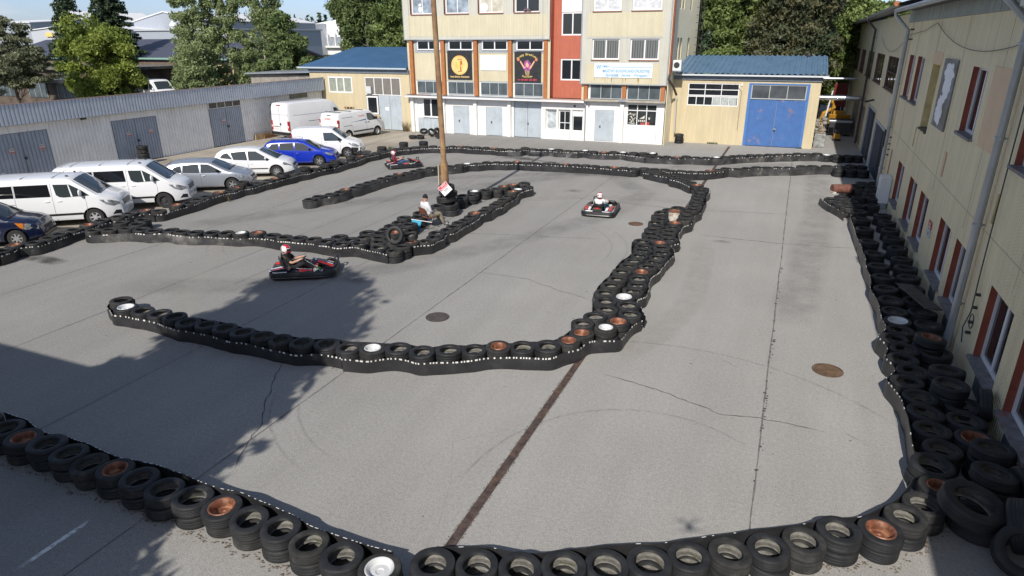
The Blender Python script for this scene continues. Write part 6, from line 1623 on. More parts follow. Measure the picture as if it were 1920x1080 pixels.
# van behind the garages
Car.rim = ALLOY
top = [(0, 1.6), (.05, 2.1), (.2, 2.3), (3.6, 2.35), (4.0, 2.2), (4.75, 1.45), (4.9, 1.38), (5.4, 1.15), (5.55, .6)]
c = Car('box_van', 'white van standing behind the metal garages, under the trees', 'van', (atY(316, 160, 48.6).x, 48.6), -15, 5.55, 2.0, top, [(0, 1.35), (5.5, 1.2)], low=.3, tumble=.1, wheels=(1.0, 4.5), wr=.34); c.t.location.z = .955
c.patch('side_window', [(2.1, 1.45), (2.1, 1.98), (3.2, 1.98), (3.2, 1.42)], TINT); c.patch('side_window', [(3.45, 1.45), (3.4, 2.0), (3.95, 1.98), (4.55, 1.42)], CARG); c.toppatch('windscreen', 4.03, 4.74, -1, 1, CARG); c.mirror(4.5, 1.5, sz=.15); c.headlight([(5.0, 1.15), (5.3, 1.05), (5.45, .9), (5.1, .95)])
# ================================================================ people and karts
SKIN = mat('skin', (.56, .32, .22), .55)
def nearest_seg(p, segs):
    best = None
    for i, (a, b_, k) in enumerate(segs):
        ab = b_ - a; t = max(0, min(1, (p - a).dot(ab) / max(ab.length_squared, 1e-9))); d = (p - (a + ab * t)).length / k
        if best is None or d < best[0]: best = (d, i, t)
    return best
def person(label, loc, rz, J, cloth, head_dir=(1, 0, 0), helmet=None, hat=None, grip=None, extra=None):
    """J: joints; cloth: dict garment -> (colour material, list of bones)"""
    t = bpy.data.objects
    names = list(J)
    bones = [('pelvis', 'belly'), ('belly', 'chest'), ('chest', 'neck'), ('neck', 'head0')]
    for s_ in ('l', 'r'):
        bones += [('chest', 'sh' + s_), ('sh' + s_, 'el' + s_), ('el' + s_, 'wr' + s_), ('wr' + s_, 'pa' + s_), ('pelvis', 'hi' + s_), ('hi' + s_, 'kn' + s_), ('kn' + s_, 'an' + s_), ('an' + s_, 'to' + s_)]
    rad = dict(pelvis=.135, belly=.125, chest=.145, neck=.058, head0=.055, sh=.078, el=.047, wr=.03, pa=.034, hi=.098, kn=.066, an=.043, to=.036)
    # hands: palm and five bent fingers
    for s_, sg in (('l', 1), ('r', -1)):
        w, p = Vector(J['wr' + s_]), Vector(J['pa' + s_]); d = (p - w).normalized()
        up = Vector(grip or (0, 0, 1)); lat = d.cross(up)
        if lat.length < .1: lat = d.cross(Vector((0, 1, 0)))
        lat = lat.normalized() * sg; dn = -up
        for k in range(4):
            L_ = (.036, .042, .040, .032)[k]
            o = p + lat * ((k - 1.5) * .019)
            J[f'f{k}a{s_}'] = tuple(o + d * L_); J[f'f{k}b{s_}'] = tuple(o + d * (L_ * 1.3) + dn * L_ * .9)
            bones += [('pa' + s_, f'f{k}a{s_}'), (f'f{k}a{s_}', f'f{k}b{s_}')]
        J['ta' + s_] = tuple(w.lerp(p, .5) - lat * .038 + d * .012); J['tb' + s_] = tuple(w.lerp(p, .5) - lat * .045 + d * .05 + dn * .015)
        bones += [('wr' + s_, 'ta' + s_), ('ta' + s_, 'tb' + s_)]
    names = list(J); ix = {n_: i for i, n_ in enumerate(names)}
    def rr(n_):
        if n_ in rad: return rad[n_]
        if n_[:2] in rad: return rad[n_[:2]]
        return .0095
    me = bpy.data.meshes.new('p'); me.from_pydata([J[n_] for n_ in names], [(ix[a], ix[b_]) for a, b_ in bones], [])
    o = bpy.data.objects.new('p', me); COL.objects.link(o)
    sk = o.modifiers.new('s', 'SKIN'); 
    lay = me.skin_vertices[0].data if me.skin_vertices else None
    if lay is None:
        bm = bmesh.new(); bm.from_mesh(me); sl = bm.verts.layers.skin.verify(); bm.to_mesh(me); bm.free(); lay = me.skin_vertices[0].data
    for n_ in names:
        r_ = rr(n_)
        flat = (r_, r_)
        if n_ in ('chest', 'belly', 'pelvis'): flat = (r_ * 1.12, r_ * .88)
        lay[ix[n_]].radius = flat; lay[ix[n_]].use_root = (n_ == 'pelvis')
    sub = o.modifiers.new('u', 'SUBSURF'); sub.levels = 2; sub.render_levels = 2
    dg = bpy.context.evaluated_depsgraph_get(); m2 = bpy.data.meshes.new_from_object(o.evaluated_get(dg)); bpy.data.objects.remove(o)
    segs = [(Vector(J[a]), Vector(J[b_]), max(.02, (rr(a) + rr(b_)) / 2)) for a, b_ in bones]
    # head joined to the body mesh
    bm = bmesh.new(); bm.from_mesh(m2)
    hd = Vector(J['head0']); f = Vector(head_dir).normalized(); up = (hd - Vector(J['neck'])).normalized(); up = (up + Vector((0, 0, 1.5))).normalized(); side = up.cross(f).normalized(); f = side.cross(up).normalized()
    M = Matrix((side, f, up)).transposed().to_4x4(); M.translation = hd + up * .085
    hb = MB()
    hb.M = M
    vs = []
    nu, nv = 20, 14
    def hp(u, v):
        th = math.pi * v; ph = 2 * math.pi * u
        x, y, z = math.sin(th) * math.cos(ph), math.sin(th) * math.sin(ph), math.cos(th)
        X, Y, Z = .074 * x, .094 * y, .118 * z
        if z < 0: X *= 1 + .35 * z; Y *= 1 + .12 * z
        if y > .2:                                   # face relief
            if abs(x) < .16 and -.35 < z < .05: Y += .022 * (1 - abs(x) / .16) * (1 if z < -.1 else .5)
            if .16 < abs(x) < .55 and 0 < z < .2: Y -= .010
            if abs(x) < .3 and -.62 < z < -.48: Y += .006
            if z < -.75: Y += .008
        return (X, Y, Z)
    vs = [hp(u / nu, v / nv) for v in range(1, nv) for u in range(nu)] + [hp(0, 0), hp(0, 1)]
    fs = [((v * nu + u), (v * nu + (u + 1) % nu), ((v + 1) * nu + (u + 1) % nu), ((v + 1) * nu + u)) for v in range(nv - 2) for u in range(nu)]
    T = (nv - 1) * nu; fs += [(T, u, (u + 1) % nu) for u in range(nu)] + [(T + 1, (nv - 2) * nu + (u + 1) % nu, (nv - 2) * nu + u) for u in range(nu)]
    hb.add(vs, fs, SKIN)
    for s_ in (-1, 1):
        hb.ell((s_ * .076, -.004, -.005), (.010, .018, .03), SKIN, 8, 6)
        hb.ell((s_ * .028, .084, .012), (.012, .008, .007), mat('eye', (.05, .03, .02), .3), 8, 6)
    hb.box(-.022, .022, .082, .092, -.062, -.055, mat('lips', (.40, .14, .12), .6))
    to = hb.build('h'); bm.from_mesh(to.data)
    hm = list(to.data.materials); bpy.data.objects.remove(to)
    body = bpy.data.meshes.new('person'); bm.to_mesh(body); bm.free()
    for m_ in [SKIN] + hm[1:]: body.materials.append(m_)
    body.polygons.foreach_set('use_smooth', [True] * len(body.polygons))
    po = bpy.data.objects.new('person', body); COL.objects.link(po); po.location = loc; po.rotation_euler = (0, 0, rz)
    tag(po, label, 'person')
    # garments: the body surface near the given bones, grown outwards
    for g, (mt, bl, grow, lim) in cloth.items():
        bm = bmesh.new(); bm.from_mesh(m2); bm.normal_update()
        sel = {(a, b_) for a, b_ in bl}
        keep = []
        for f_ in bm.faces:
            d, i, tt = nearest_seg(f_.calc_center_median(), segs)
            a, b_ = bones[i]
            hit = False
            for key, (q0, q1) in lim.items() if isinstance(lim, dict) else ():
                if key == (a, b_) and q0 <= tt <= q1: hit = True
            if (a, b_) in sel and not (isinstance(lim, dict) and (a, b_) in lim) or hit: keep.append(f_)
        ks = set(keep); bmesh.ops.delete(bm, geom=[f_ for f_ in bm.faces if f_ not in ks], context='FACES')
        bm.normal_update()
        for v in bm.verts: v.co += v.normal * grow * (1 + .25 * math.sin(v.co.x * 60 + v.co.z * 45))
        gm = bpy.data.meshes.new(g); bm.to_mesh(gm); bm.free(); gm.materials.clear(); gm.materials.append(mt)
        gm.polygons.foreach_set('use_smooth', [True] * len(gm.polygons)); gm.polygons.foreach_set('material_index', [0] * len(gm.polygons))
        go = bpy.data.objects.new(g, gm); COL.objects.link(go); go.parent = po
    bpy.data.meshes.remove(m2)
    def headpart(b, name, **k): b2 = b; o_ = b2.build(name, po, **k); return o_
    if helmet:
        b = MB(); b.M = M
        HW = mat('helmet_white', (.8, .8, .8), .25, coat=.4); HR = mat('helmet_red', (.55, .03, .05), .25, coat=.4); VIS = mat('helmet_dark', (.02, .02, .022), .3)
        nu, nv = 28, 20; vs, fs, ms = [], [], []
        for v in range(nv + 1):
            th = math.pi * v / nv * .83
            for u in range(nu):
                ph = 2 * math.pi * u / nu
                x, y, z = math.sin(th) * math.cos(ph), math.sin(th) * math.sin(ph), math.cos(th)
                Y = .150 * y + (.045 if (y > .45 and z < -.2) else 0) * min(1, (y - .45) * 3)
                vs.append((.125 * x, Y - .005, .150 * z + .01))
        for v in range(nv):
            for u in range(nu):
                fs.append((v * nu + u, v * nu + (u + 1) % nu, (v + 1) * nu + (u + 1) % nu, (v + 1) * nu + u))
                ph = 2 * math.pi * (u + .5) / nu; th = math.pi * (v + .5) / nv * .83
                y = math.sin(th) * math.sin(ph); z = math.cos(th); x = math.sin(th) * math.cos(ph)
                if y > .48 and -.22 < z < .32: ms.append(VIS)
                elif z > .72 or (y > .2 and z > .42 and abs(x) > .12) or (z < -.3 and y > .3) or (.35 < abs(x) + .3 * y < .52 and z < .5 and y < .3): ms.append(HR)
                elif y < -.1 and abs(z + .15 + y * .4) < .10 and helmet > 1: ms.append(HR)
                elif y < 0 and z < -.45: ms.append(VIS)
                else: ms.append(HW)
        b.add(vs, [], HW); [b.mi(q) for q in (HR, VIS)]
        b.f = fs; b.m = [b.mi(q) for q in ms]; b.build('helmet', po, smooth=60)
    if hat:
        b = MB(); b.M = M
        nu, nv = 20, 8; vs = []
        for v in range(nv + 1):
            th = math.pi * .56 * v / nv
            for u in range(nu):
                ph = 2 * math.pi * u / nu; k = 1.0 + (.05 if v >= nv - 1 else 0)
                vs.append((.088 * k * math.sin(th) * math.cos(ph), .108 * k * math.sin(th) * math.sin(ph) - .006, .020 + .135 * math.cos(th) + .018))
        b.add(vs, [((v * nu + u), (v * nu + (u + 1) % nu), ((v + 1) * nu + (u + 1) % nu), ((v + 1) * nu + u)) for v in range(nv) for u in range(nu)], hat); b.build('beanie', po, smooth=60)
    return po
TOP = [('belly', 'chest'), ('pelvis', 'belly'), ('chest', 'shl'), ('chest', 'shr'), ('chest', 'neck')]
def drv_joints(lean=0, turn=0):
    J = dict(pelvis=(-.30, 0, .24), belly=(-.36, 0, .38), chest=(-.42, 0, .56), neck=(-.42, 0, .70), head0=(-.40, 0, .745))
    for s_, sg in (('l', 1), ('r', -1)):
        J.update({'sh' + s_: (-.40, .175 * sg, .62), 'el' + s_: (-.20, .255 * sg, .44), 'wr' + s_: (.01, .175 * sg, .50), 'pa' + s_: (.075, .155 * sg, .53),
                  'hi' + s_: (-.26, .10 * sg, .21), 'kn' + s_: (.16, .17 * sg, .40), 'an' + s_: (.50, .13 * sg, .16), 'to' + s_: (.62, .13 * sg, .22)})
    return J
def arms(full): return [(a + s_, b_ + s_) for s_ in 'lr' for a, b_ in ([('sh', 'el')] + ([('el', 'wr')] if full else []))]
LEGS = [(a + s_, b_ + s_) for s_ in 'lr' for a, b_ in (('hi', 'kn'), ('kn', 'an'))] + [('pelvis', 'hil'), ('pelvis', 'hir')]
SHOES = [('anl', 'tol'), ('anr', 'tor')]

# ---- kart
KBLK = mat('kart_black_plastic', (.018, .018, .02), .38, spec=.5); KRED = mat('kart_red', (.60, .03, .02), .3, coat=.3); KWHT = mat('kart_white', (.78, .78, .78), .3, coat=.3)
KNAV = mat('kart_dark_panel', (.012, .015, .03), .3, coat=.3); KGRN = mat('kart_green', (.02, .25, .06), .4)
def rrect(L0, L1, W, r, n=6, fr=1.):
    pts = []
    for cx, cy_, a0, rx in ((L1 - r * fr, W - r, 0, r * fr), (L0 + r * .7, W - r, 90, r * .7), (L0 + r * .7, -W + r, 180, r * .7), (L1 - r * fr, -W + r, 270, r * fr)):
        for i in range(n + 1):
            a = R(a0 + 90 * i / n); pts.append((cx + rx * math.cos(a), cy_ + r * math.sin(a)))
    return pts
def make_kart(label, loc, rz):
    t = empty('go_kart', loc, rz, label, 'go-kart', 'rental karts on the track')
    # bumper all round: swept profile
    P = rrect(-.86, 1.16, .69, .26, 7, 1.9)
    n = len(P); prof = [(0, .05), (.03, .09), (.012, .125), (.03, .16), (.01, .235), (-.05, .25), (-.10, .235), (-.10, .06)]
    vs = []
    for i, (x, y) in enumerate(P):
        a, c_ = P[i - 1], P[(i + 1) % n]; d = Vector((c_[0] - a[0], c_[1] - a[1])).normalized(); nx, ny = d.y, -d.x
        for o_, z in prof:
            vs.append((x + nx * o_, y + ny * o_, z))
    k = len(prof)
    b = MB(); b.add(vs, [(i * k + j, ((i + 1) % n) * k + j, ((i + 1) % n) * k + (j + 1) % k, i * k + (j + 1) % k) for i in range(n) for j in range(k)], KBLK)
    b.build('bumper', t, smooth=30)
    b = MB(); b.box(-.75, 1.0, -.36, .36, .05, .07, DARKM)
    for s_ in (-1, 1): b.tube([(-.75, s_ * .33, .09), (.2, s_ * .33, .09), (.95, s_ * .24, .09)], .016, KRED, 6)
    for x in (-.5, .05, .55): b.tube([(x, -.6, .10), (x, .6, .10)], .013, DARKM, 6)
    b.build('chassis', t)
    # side pods with red and white panels
    for s_ in (-1, 1):
        b = MB(); b.prism([(-.36, .08), (.44, .08), (.50, .16), (.40, .25), (-.30, .25), (-.40, .18)], s_ * .40, s_ * .62, KBLK)
        b.add([(-.32, s_ * .40, .262), (.02, s_ * .40, .262), (.06, s_ * .61, .256), (-.28, s_ * .61, .256)], [(0, 1, 2, 3)], KNAV)
        b.add([(.03, s_ * .39, .30), (.42, s_ * .39, .262), (.44, s_ * .60, .22), (.08, s_ * .60, .262)], [(0, 1, 2, 3)], KRED)
        b.add([(-.05, s_ * .38, .31), (.44, s_ * .38, .268), (.44, s_ * .42, .266), (-.04, s_ * .42, .305)], [(0, 1, 2, 3)], KWHT)
        b.build('side_pod', t)
        # rear cowl over the engine / wheel
        b = MB()
        b.prism([(-.84, .24), (-.80, .30), (-.50, .36), (-.30, .38), (-.22, .30), (-.30, .26)], s_ * .30, s_ * .60, KNAV)
        b.add([(-.83, s_ * .31, .305), (-.50, s_ * .31, .365), (-.45, s_ * .42, .373), (-.80, s_ * .42, .31)], [(0, 1, 2, 3)], KWHT)
        b.add([(-.78, s_ * .45, .315), (-.42, s_ * .45, .374), (-.36, s_ * .58, .380), (-.74, s_ * .58, .322)], [(0, 1, 2, 3)], KRED)
        b.tube([(-.84, s_ * .20, .27), (-.86, s_ * .45, .27), (-.70, s_ * .63, .26), (-.3, s_ * .62, .265)], .017, KWHT, 6)
        b.build('rear_cowl', t)
    # nose
    vs = []
    for x, w, z in ((.42, .16, .50), (.58, .19, .47), (.80, .24, .40), (1.0, .28, .32), (1.12, .26, .24)):
        vs += [(x, -w, z - .05), (x, -w * .45, z), (x, w * .45, z), (x, w, z - .05), (x, w, z - .09), (x, -w, z - .09)]
    b = MB(); b.add(vs, [(6 * i + j, 6 * i + 6 + j, 6 * i + 6 + (j + 1) % 6, 6 * i + (j + 1) % 6) for i in range(4) for j in range(6)] + [(0, 1, 2, 3, 4, 5), (24, 25, 26, 27, 28, 29)], KNAV)
    for s_ in (-1, 1):
        b.add([(.60, s_ * .10, .468), (.60, s_ * .18, .432), (1.08, s_ * .25, .262), (1.08, s_ * .13, .292)], [(0, 1, 2, 3)], KRED)
        b.add([(.50, s_ * .05, .492), (.50, s_ * .085, .49), (1.05, s_ * .115, .312), (1.05, s_ * .06, .315)], [(0, 1, 2, 3)], KWHT)
    b.build('nose_fairing', t)
    b = MB()
    for s_ in (-1, 1): b.tube([(.62, s_ * .45, .24), (.85, s_ * .50, .33), (1.08, s_ * .38, .30), (1.13, 0, .29)], .022, KBLK, 6); b.box(.45, .75, s_ * .30 - .05, s_ * .30 + .05, .12, .22, KRED if s_ > 0 else KWHT); b.box(.55, .68, s_ * .2 - .04, s_ * .2 + .04, .12, .24, KGRN)
    b.tube([(.98, .48, .26), (1.08, .52, .42), (1.14, .42, .44), (1.16, .32, .32)], .03, KBLK, 6); b.build('front_hoop', t)
    # seat shell
    vs = []
    for x, z, w in ((.02, .16, .17), (-.12, .12, .19), (-.30, .10, .20), (-.44, .16, .21), (-.54, .34, .21), (-.60, .52, .19)):
        vs += [(x, -w, z + .16), (x - .02, -w * .8, z + .03), (x, 0, z), (x - .02, w * .8, z + .03), (x, w, z + .16)]
    b = MB(); b.add(vs, [(5 * i + j, 5 * i + 5 + j, 5 * i + 6 + j, 5 * i + 1 + j) for i in range(5) for j in range(4)], KBLK); o = b.build('seat', t, smooth=True)
    so = o.modifiers.new('s', 'SOLIDIFY'); so.thickness = .02
    b = MB(); b.box(-.80, -.55, -.18, .24, .12, .36, DARKM); b.ell((-.68, .05, .33), (.12, .14, .06), KRED); b.tube([(-.6, -.3, .2), (-.85, -.32, .2)], .04, GALV, 8); b.build('engine', t, bevel=.02)
    for x, r_, w in ((-.58, .14, .10), (.62, .13, .065)):
        for s_ in (-1, 1):
            y = s_ * (.56 if x > 0 else .53)
            b = MB(); b.lathe([(r_ * .5, -w), (r_ * .9, -w), (r_, -w * .6), (r_, w * .6), (r_ * .9, w), (r_ * .5, w)], 20, WTY, c=(x, y, r_), axis='y', closed=True); o = b.build('wheel', t, smooth=40)
            b = MB(); b.lathe([(0, s_ * w * .5), (r_ * .3, s_ * w * .6), (r_ * .52, s_ * w * .9)], 14, GALV, c=(x, y, r_), axis='y'); b.build('rim', o)
    # steering wheel
    d = Vector((-.62, 0, .78)).normalized(); C0 = Vector((.10, 0, .49)); a1 = Vector((0, 1, 0)); a2 = d.cross(a1)
    b = MB(); b.tube([C0 + (a1 * math.cos(q) + a2 * math.sin(q)) * .135 for q in np.linspace(0, 2 * math.pi, 21)], .014, KBLK, 6, caps=False); b.tube([C0 - a1 * .13, C0 + a1 * .13], .012, DARKM, 5); b.box(.05, .15, -.05, .05, .47, .50, KBLK); b.build('steering_wheel', t)
    b = MB(); b.tube([C0, (.62, 0, .12)], .014, GALV, 6); b.build('steering_column', t)
    return t
def place_kart(px0, py0, px1, py1, off, label, fwd=.5, along=.0):
    a, c_ = at(px0, py0, .05), at(px1, py1, .05)
    d = Vector((c_.x - a.x, c_.y - a.y)); ang = math.atan2(d.y, d.x); return a, c_, ang
karts = []
def kd(cx, cy_, ang, klabel, plabel, shirt, trou, J=None, head=(1, 0, .0), hel=1, sleeves=False):
    make_kart(klabel, (cx, cy_, YARDZ), ang)
    J = J or drv_joints()
    full = [(a, b_) for a, b_ in TOP] + arms(sleeves)
    lim = {('shl', 'ell'): (0, .72), ('shr', 'elr'): (0, .72)} if not sleeves else {('ell', 'wrl'): (0, .85), ('elr', 'wrr'): (0, .85)}
    if not sleeves: full = TOP
    person(plabel, (cx, cy_, YARDZ), ang, J, {'shirt': (shirt, full + ([] if sleeves else []), .014, {**lim, ('chest', 'neck'): (0, .93)}), 'trousers': (trou, LEGS, .012, {('knl', 'anl'): (0, .8), ('knr', 'anr'): (0, .8)}), 'shoes': (mat('dark_shoes', (.03, .03, .035), .6), SHOES, .014, None)}, head, helmet=hel, grip=(-.5, 0, .8))
kd(-14.02, 15.6, R(29), 'black kart with red and white panels, nearest of the three karts', 'driver in black shirt, black trousers and red-white helmet in the nearest kart', mat('black_cloth', (.012, .012, .013), .85), mat('black_cloth2', (.014, .014, .016), .85), head=(1, -.10, -.12))
kd(-20.95, 32.75, R(43), 'black and red kart on the far left by the outer barrier', 'driver in dark red shirt and blue jeans in the far left kart', mat('maroon_cloth', (.19, .025, .045), .85), mat('blue_denim', (.05, .10, .22), .85, var=.2), head=(1, -.15, -.25), hel=2)
Jt = drv_joints(); Jt['elr'] = (-.12, -.33, .52); Jt['wrr'] = (.04, -.24, .58); Jt['par'] = (.09, -.18, .57)
kd(-7.15, 26.7, R(95), 'black kart with red and white rear panels, seen from behind', 'driver in white T-shirt and pale blue jeans in the kart seen from behind', mat('white_tshirt', (.80, .80, .82), .85), mat('light_denim', (.25, .42, .58), .85, var=.2), J=Jt, head=(1, .3, 0), hel=2)

# ---- the marshal on a chair
g = at(811, 404, .5); g2 = at(846, 421, 0)
ang = math.atan2(g2.y - g.y, g2.x - g.x) + R(9)
CH = (g.x - .14, g.y, YARDZ)
J = dict(pelvis=(-.05, 0, .53), belly=(-.11, 0, .68), chest=(-.19, 0, .90), neck=(-.20, 0, 1.07), head0=(-.175, 0, 1.12))
for s_, sg in (('l', 1), ('r', -1)):
    J.update({'sh' + s_: (-.19, .175 * sg, .99), 'el' + s_: (-.10, .235 * sg, .72), 'wr' + s_: (.12, .11 * sg, .62), 'pa' + s_: (.19, .05 * sg, .61), 'hi' + s_: (-.02, .10 * sg, .51)})
J.update(knl=(.44, .20, .56), anl=(.66, .22, .11), tol=(.84, .24, .05), knr=(.40, -.17, .54), anr=(.54, -.19, .11), tor=(.72, -.22, .05))
tr = LEGS
person('marshal in white long-sleeved top, beige trousers and black beanie sitting on a chair', CH, ang, J,
       {'sweatshirt': (mat('white_sweatshirt', (.74, .75, .77), .85, var=.05, vscale=9), TOP + arms(True), .022, {('ell', 'wrl'): (0, .9), ('elr', 'wrr'): (0, .9), ('chest', 'neck'): (0, .93)}),
        'trousers': (mat('beige_trousers', (.26, .225, .17), .85, var=.12, vscale=9), LEGS, .026, {('knl', 'anl'): (0, .92), ('knr', 'anr'): (0, .92)}),
        'shoes': (mat('grey_trainers', (.16, .16, .17), .6, col2=(.7, .7, .7), c2pos=(.5, .55), c2scale=25), SHOES, .018, None)}, head_dir=(.45, -.85, -.12), hat=mat('black_knit', (.015, .015, .016), .95))
t = empty('chair', CH, ang, 'brown folding chair with thin metal legs under the marshal', 'chair')
BRN = mat('brown_chair_board', (.20, .07, .04), .55)
b = MB(); b.box(-.22, .22, -.21, .21, .425, .45, BRN); b.build('seat', t, bevel=.008)
b = MB(); b.add([(-.27, -.20, .58), (-.27, .20, .58), (-.36, .20, .86), (-.36, -.20, .86), (-.29, -.20, .58), (-.29, .20, .58), (-.38, .20, .86), (-.38, -.20, .86)], [(0, 1, 2, 3), (4, 5, 6, 7), (0, 1, 5, 4), (1, 2, 6, 5), (2, 3, 7, 6), (0, 3, 7, 4)], BRN); b.build('backrest', t)
for s_ in (-1, 1):
    b = MB(); b.tube([(-.37, s_ * .205, .86), (-.22, s_ * .205, .43), (.18, s_ * .205, .40), (.27, s_ * .205, 0)], .012, DARKM, 6); b.build('leg', t)
    b = MB(); b.tube([(.12, s_ * .19, .42), (-.26, s_ * .19, 0)], .012, DARKM, 6); b.build('leg', t)
b = MB(); b.tube([(.24, -.2, .12), (.24, .2, .12)], .01, DARKM, 6); b.tube([(-.2, -.19, .10), (-.2, .19, .10)], .01, DARKM, 6); b.build('stretcher', t)
# blue flag on a stick lying across the tyres
a, c_ = at(771, 411, .45), at(810, 417, .42)
t = empty('marshal_flag', a, 0, 'light blue flag on a white stick resting on the tyres beside the chair', 'flag')
b = MB(); b.tube([(0, 0, 0), tuple(c_ - a)], .014, WHITE, 8); b.build('stick', t)
d = (c_ - a); vs = []
for i in range(9):
    u = i / 8
    for j in range(7):
        v = j / 6; p = d * (.02 + .50 * u * (1 - .15 * v)) + Vector((.05 * v + .02 * math.sin(u * 9 + v * 4), -.16 * v + .03 * math.sin(u * 11), -.42 * v * (.45 + .55 * u))); vs.append(tuple(p))
b = MB(); b.add(vs, [(i * 7 + j, i * 7 + j + 1, i * 7 + 8 + j, i * 7 + 7 + j) for i in range(8) for j in range(6)], mat('light_blue_cloth', (.04, .33, .50), .8, var=.1)); b.build('cloth', t, smooth=True)

# ---- lamp pole with sign
POLE = mat('rusty_wooden_pole', (.30, .165, .085), .75, var=.3, vscale=3, streak=.4, col2=(.42, .28, .13), c2pos=(.45, .65), c2scale=1.2, bump=.01, bscale=12)
t = empty('lamp_pole', (PX, PY, 0), 0, 'tall rusty pole rising from the tyre column, thicker at its base', 'pole')
topP = atY(812.5, 0, PY - .25); k = (13.2 - 0) / topP.z
tx, ty = (topP.x - PX) * k * .985, -.25 * k
b = MB(); f_ = lambda z: (tx * z / 13.2, ty * z / 13.2, z)
b.tube([f_(0), f_(1.9), f_(2.15), f_(2.25), f_(5), f_(9), f_(13.2)], [.17, .165, .158, .115, .11, .10, .085], POLE, 14); b.build('shaft', t, smooth=50)
b = MB(); b.tube([(f_(11.2)[0] - 1.2, f_(11.2)[1], 11.1), f_(11.3), (f_(11.2)[0] + 1.2, f_(11.2)[1], 11.1)], .05, DARKM, 6); b.tube([(f_(12.6)[0] - .9, f_(12.6)[1] + .2, 12.3), f_(12.5)], .045, DARKM, 6); b.box(f_(11.2)[0] + 1.0, f_(11.2)[0] + 1.5, f_(11)[1] - .12, f_(11)[1] + .12, 10.95, 11.1, DARKM); b.build('lamp_arms', t)
b = MB(); b.box(-.25, -.21, -.2, -.08, 1.25, 2.1, mat('pale_cable_guard', (.5, .45, .33), .7)); b.build('cable_guard', t)
g = at(831, 345, 0)
sp_ = atY(834.5, 354, PY - .55)
t = empty('warning_sign', sp_, R(17), 'tilted square red and white sign in front of the pole', 'sign')
b = MB(); s_ = .222; RM = Matrix.Rotation(R(-42), 4, 'Y') ; RM2 = Matrix.Rotation(R(-8), 4, 'X') @ RM
b.M = RM2; b.box(-s_, s_, -.01, .01, -s_, s_, mat('sign_white', (.82, .82, .82), .5)); b.build('panel', t)
b = MB(); b.M = RM2; b.box(-s_ * .93, s_ * .93, -.014, -.0105, .02, s_ * .93, mat('sign_red', (.66, .05, .07), .5)); b.build('red_field', t)
b = MB(); b.M = RM2; b.add([(-s_ * .72 + .035 * math.cos(i), -.017, (.09 + .035 * math.sin(i))) for i in np.linspace(0, 6.28, 13)[:-1]], [tuple(range(12))], mat('sign_violet', (.50, .22, .60), .5))
b.tube([(-.07, -.018, -.12), (-.03, -.018, -.07), (.0, -.018, -.12), (.04, -.018, -.08), (.08, -.018, -.10)], .007, DARKM, 5); b.build('sign_symbols', t)
def sgt(name, body, mt, x, z, size, width): text(t, name, body, mt, RM2 @ Matrix(((1, 0, 0, x), (0, 0, -1, -.018), (0, 1, 0, z), (0, 0, 0, 1))), size, width)
sgt('title_lettering', 'ZAKAZ', WHITE, .035, .152, .09, .24); sgt('second_lettering', 'PARKOWANIA', WHITE, .028, .053, .085, .35); sgt('small_lettering', 'nie dotyczy', DARKM, .0, -.032, .042, .24)
b = MB(); b.tube([(0, .012, -.15), (0.02, .36, -.25)], .02, WOOD, 6); b.build('bracket', t)
# ================================================================ trees
def leafmat(name, col, var=.35, trans=.25, col2=None):
    M = bpy.data.materials.new(name); M.use_nodes = True
    n, l = M.node_tree.nodes, M.node_tree.links; p = n['Principled BSDF']; out = n['Material Output']
    at_ = n.new('ShaderNodeAttribute'); at_.attribute_name = 'tone'
    mx = n.new('ShaderNodeMix'); mx.data_type = 'RGBA'; l.new(at_.outputs['Fac'], mx.inputs[0])
    c2 = col2 or tuple(min(1, v * 1.9) for v in col)
    mx.inputs[6].default_value = (*[v * (1 - var) for v in col], 1); mx.inputs[7].default_value = (*c2, 1)
    l.new(mx.outputs[2], p.inputs['Base Color']); p.inputs['Roughness'].default_value = .55; p.inputs['Specular IOR Level'].default_value = .35
    t = n.new('ShaderNodeBsdfTranslucent'); l.new(mx.outputs[2], t.inputs[0])
    s = n.new('ShaderNodeMixShader'); s.inputs[0].default_value = trans; l.new(p.outputs[0], s.inputs[1]); l.new(t.outputs[0], s.inputs[2]); l.new(s.outputs[0], out.inputs[0])
    return M
BARK = mat('bark', (.13, .10, .075), .9, var=.3, vscale=4, bump=.02, bscale=8)
BIRCH = mat('pale_bark', (.46, .44, .40), .8, var=.3, vscale=5)
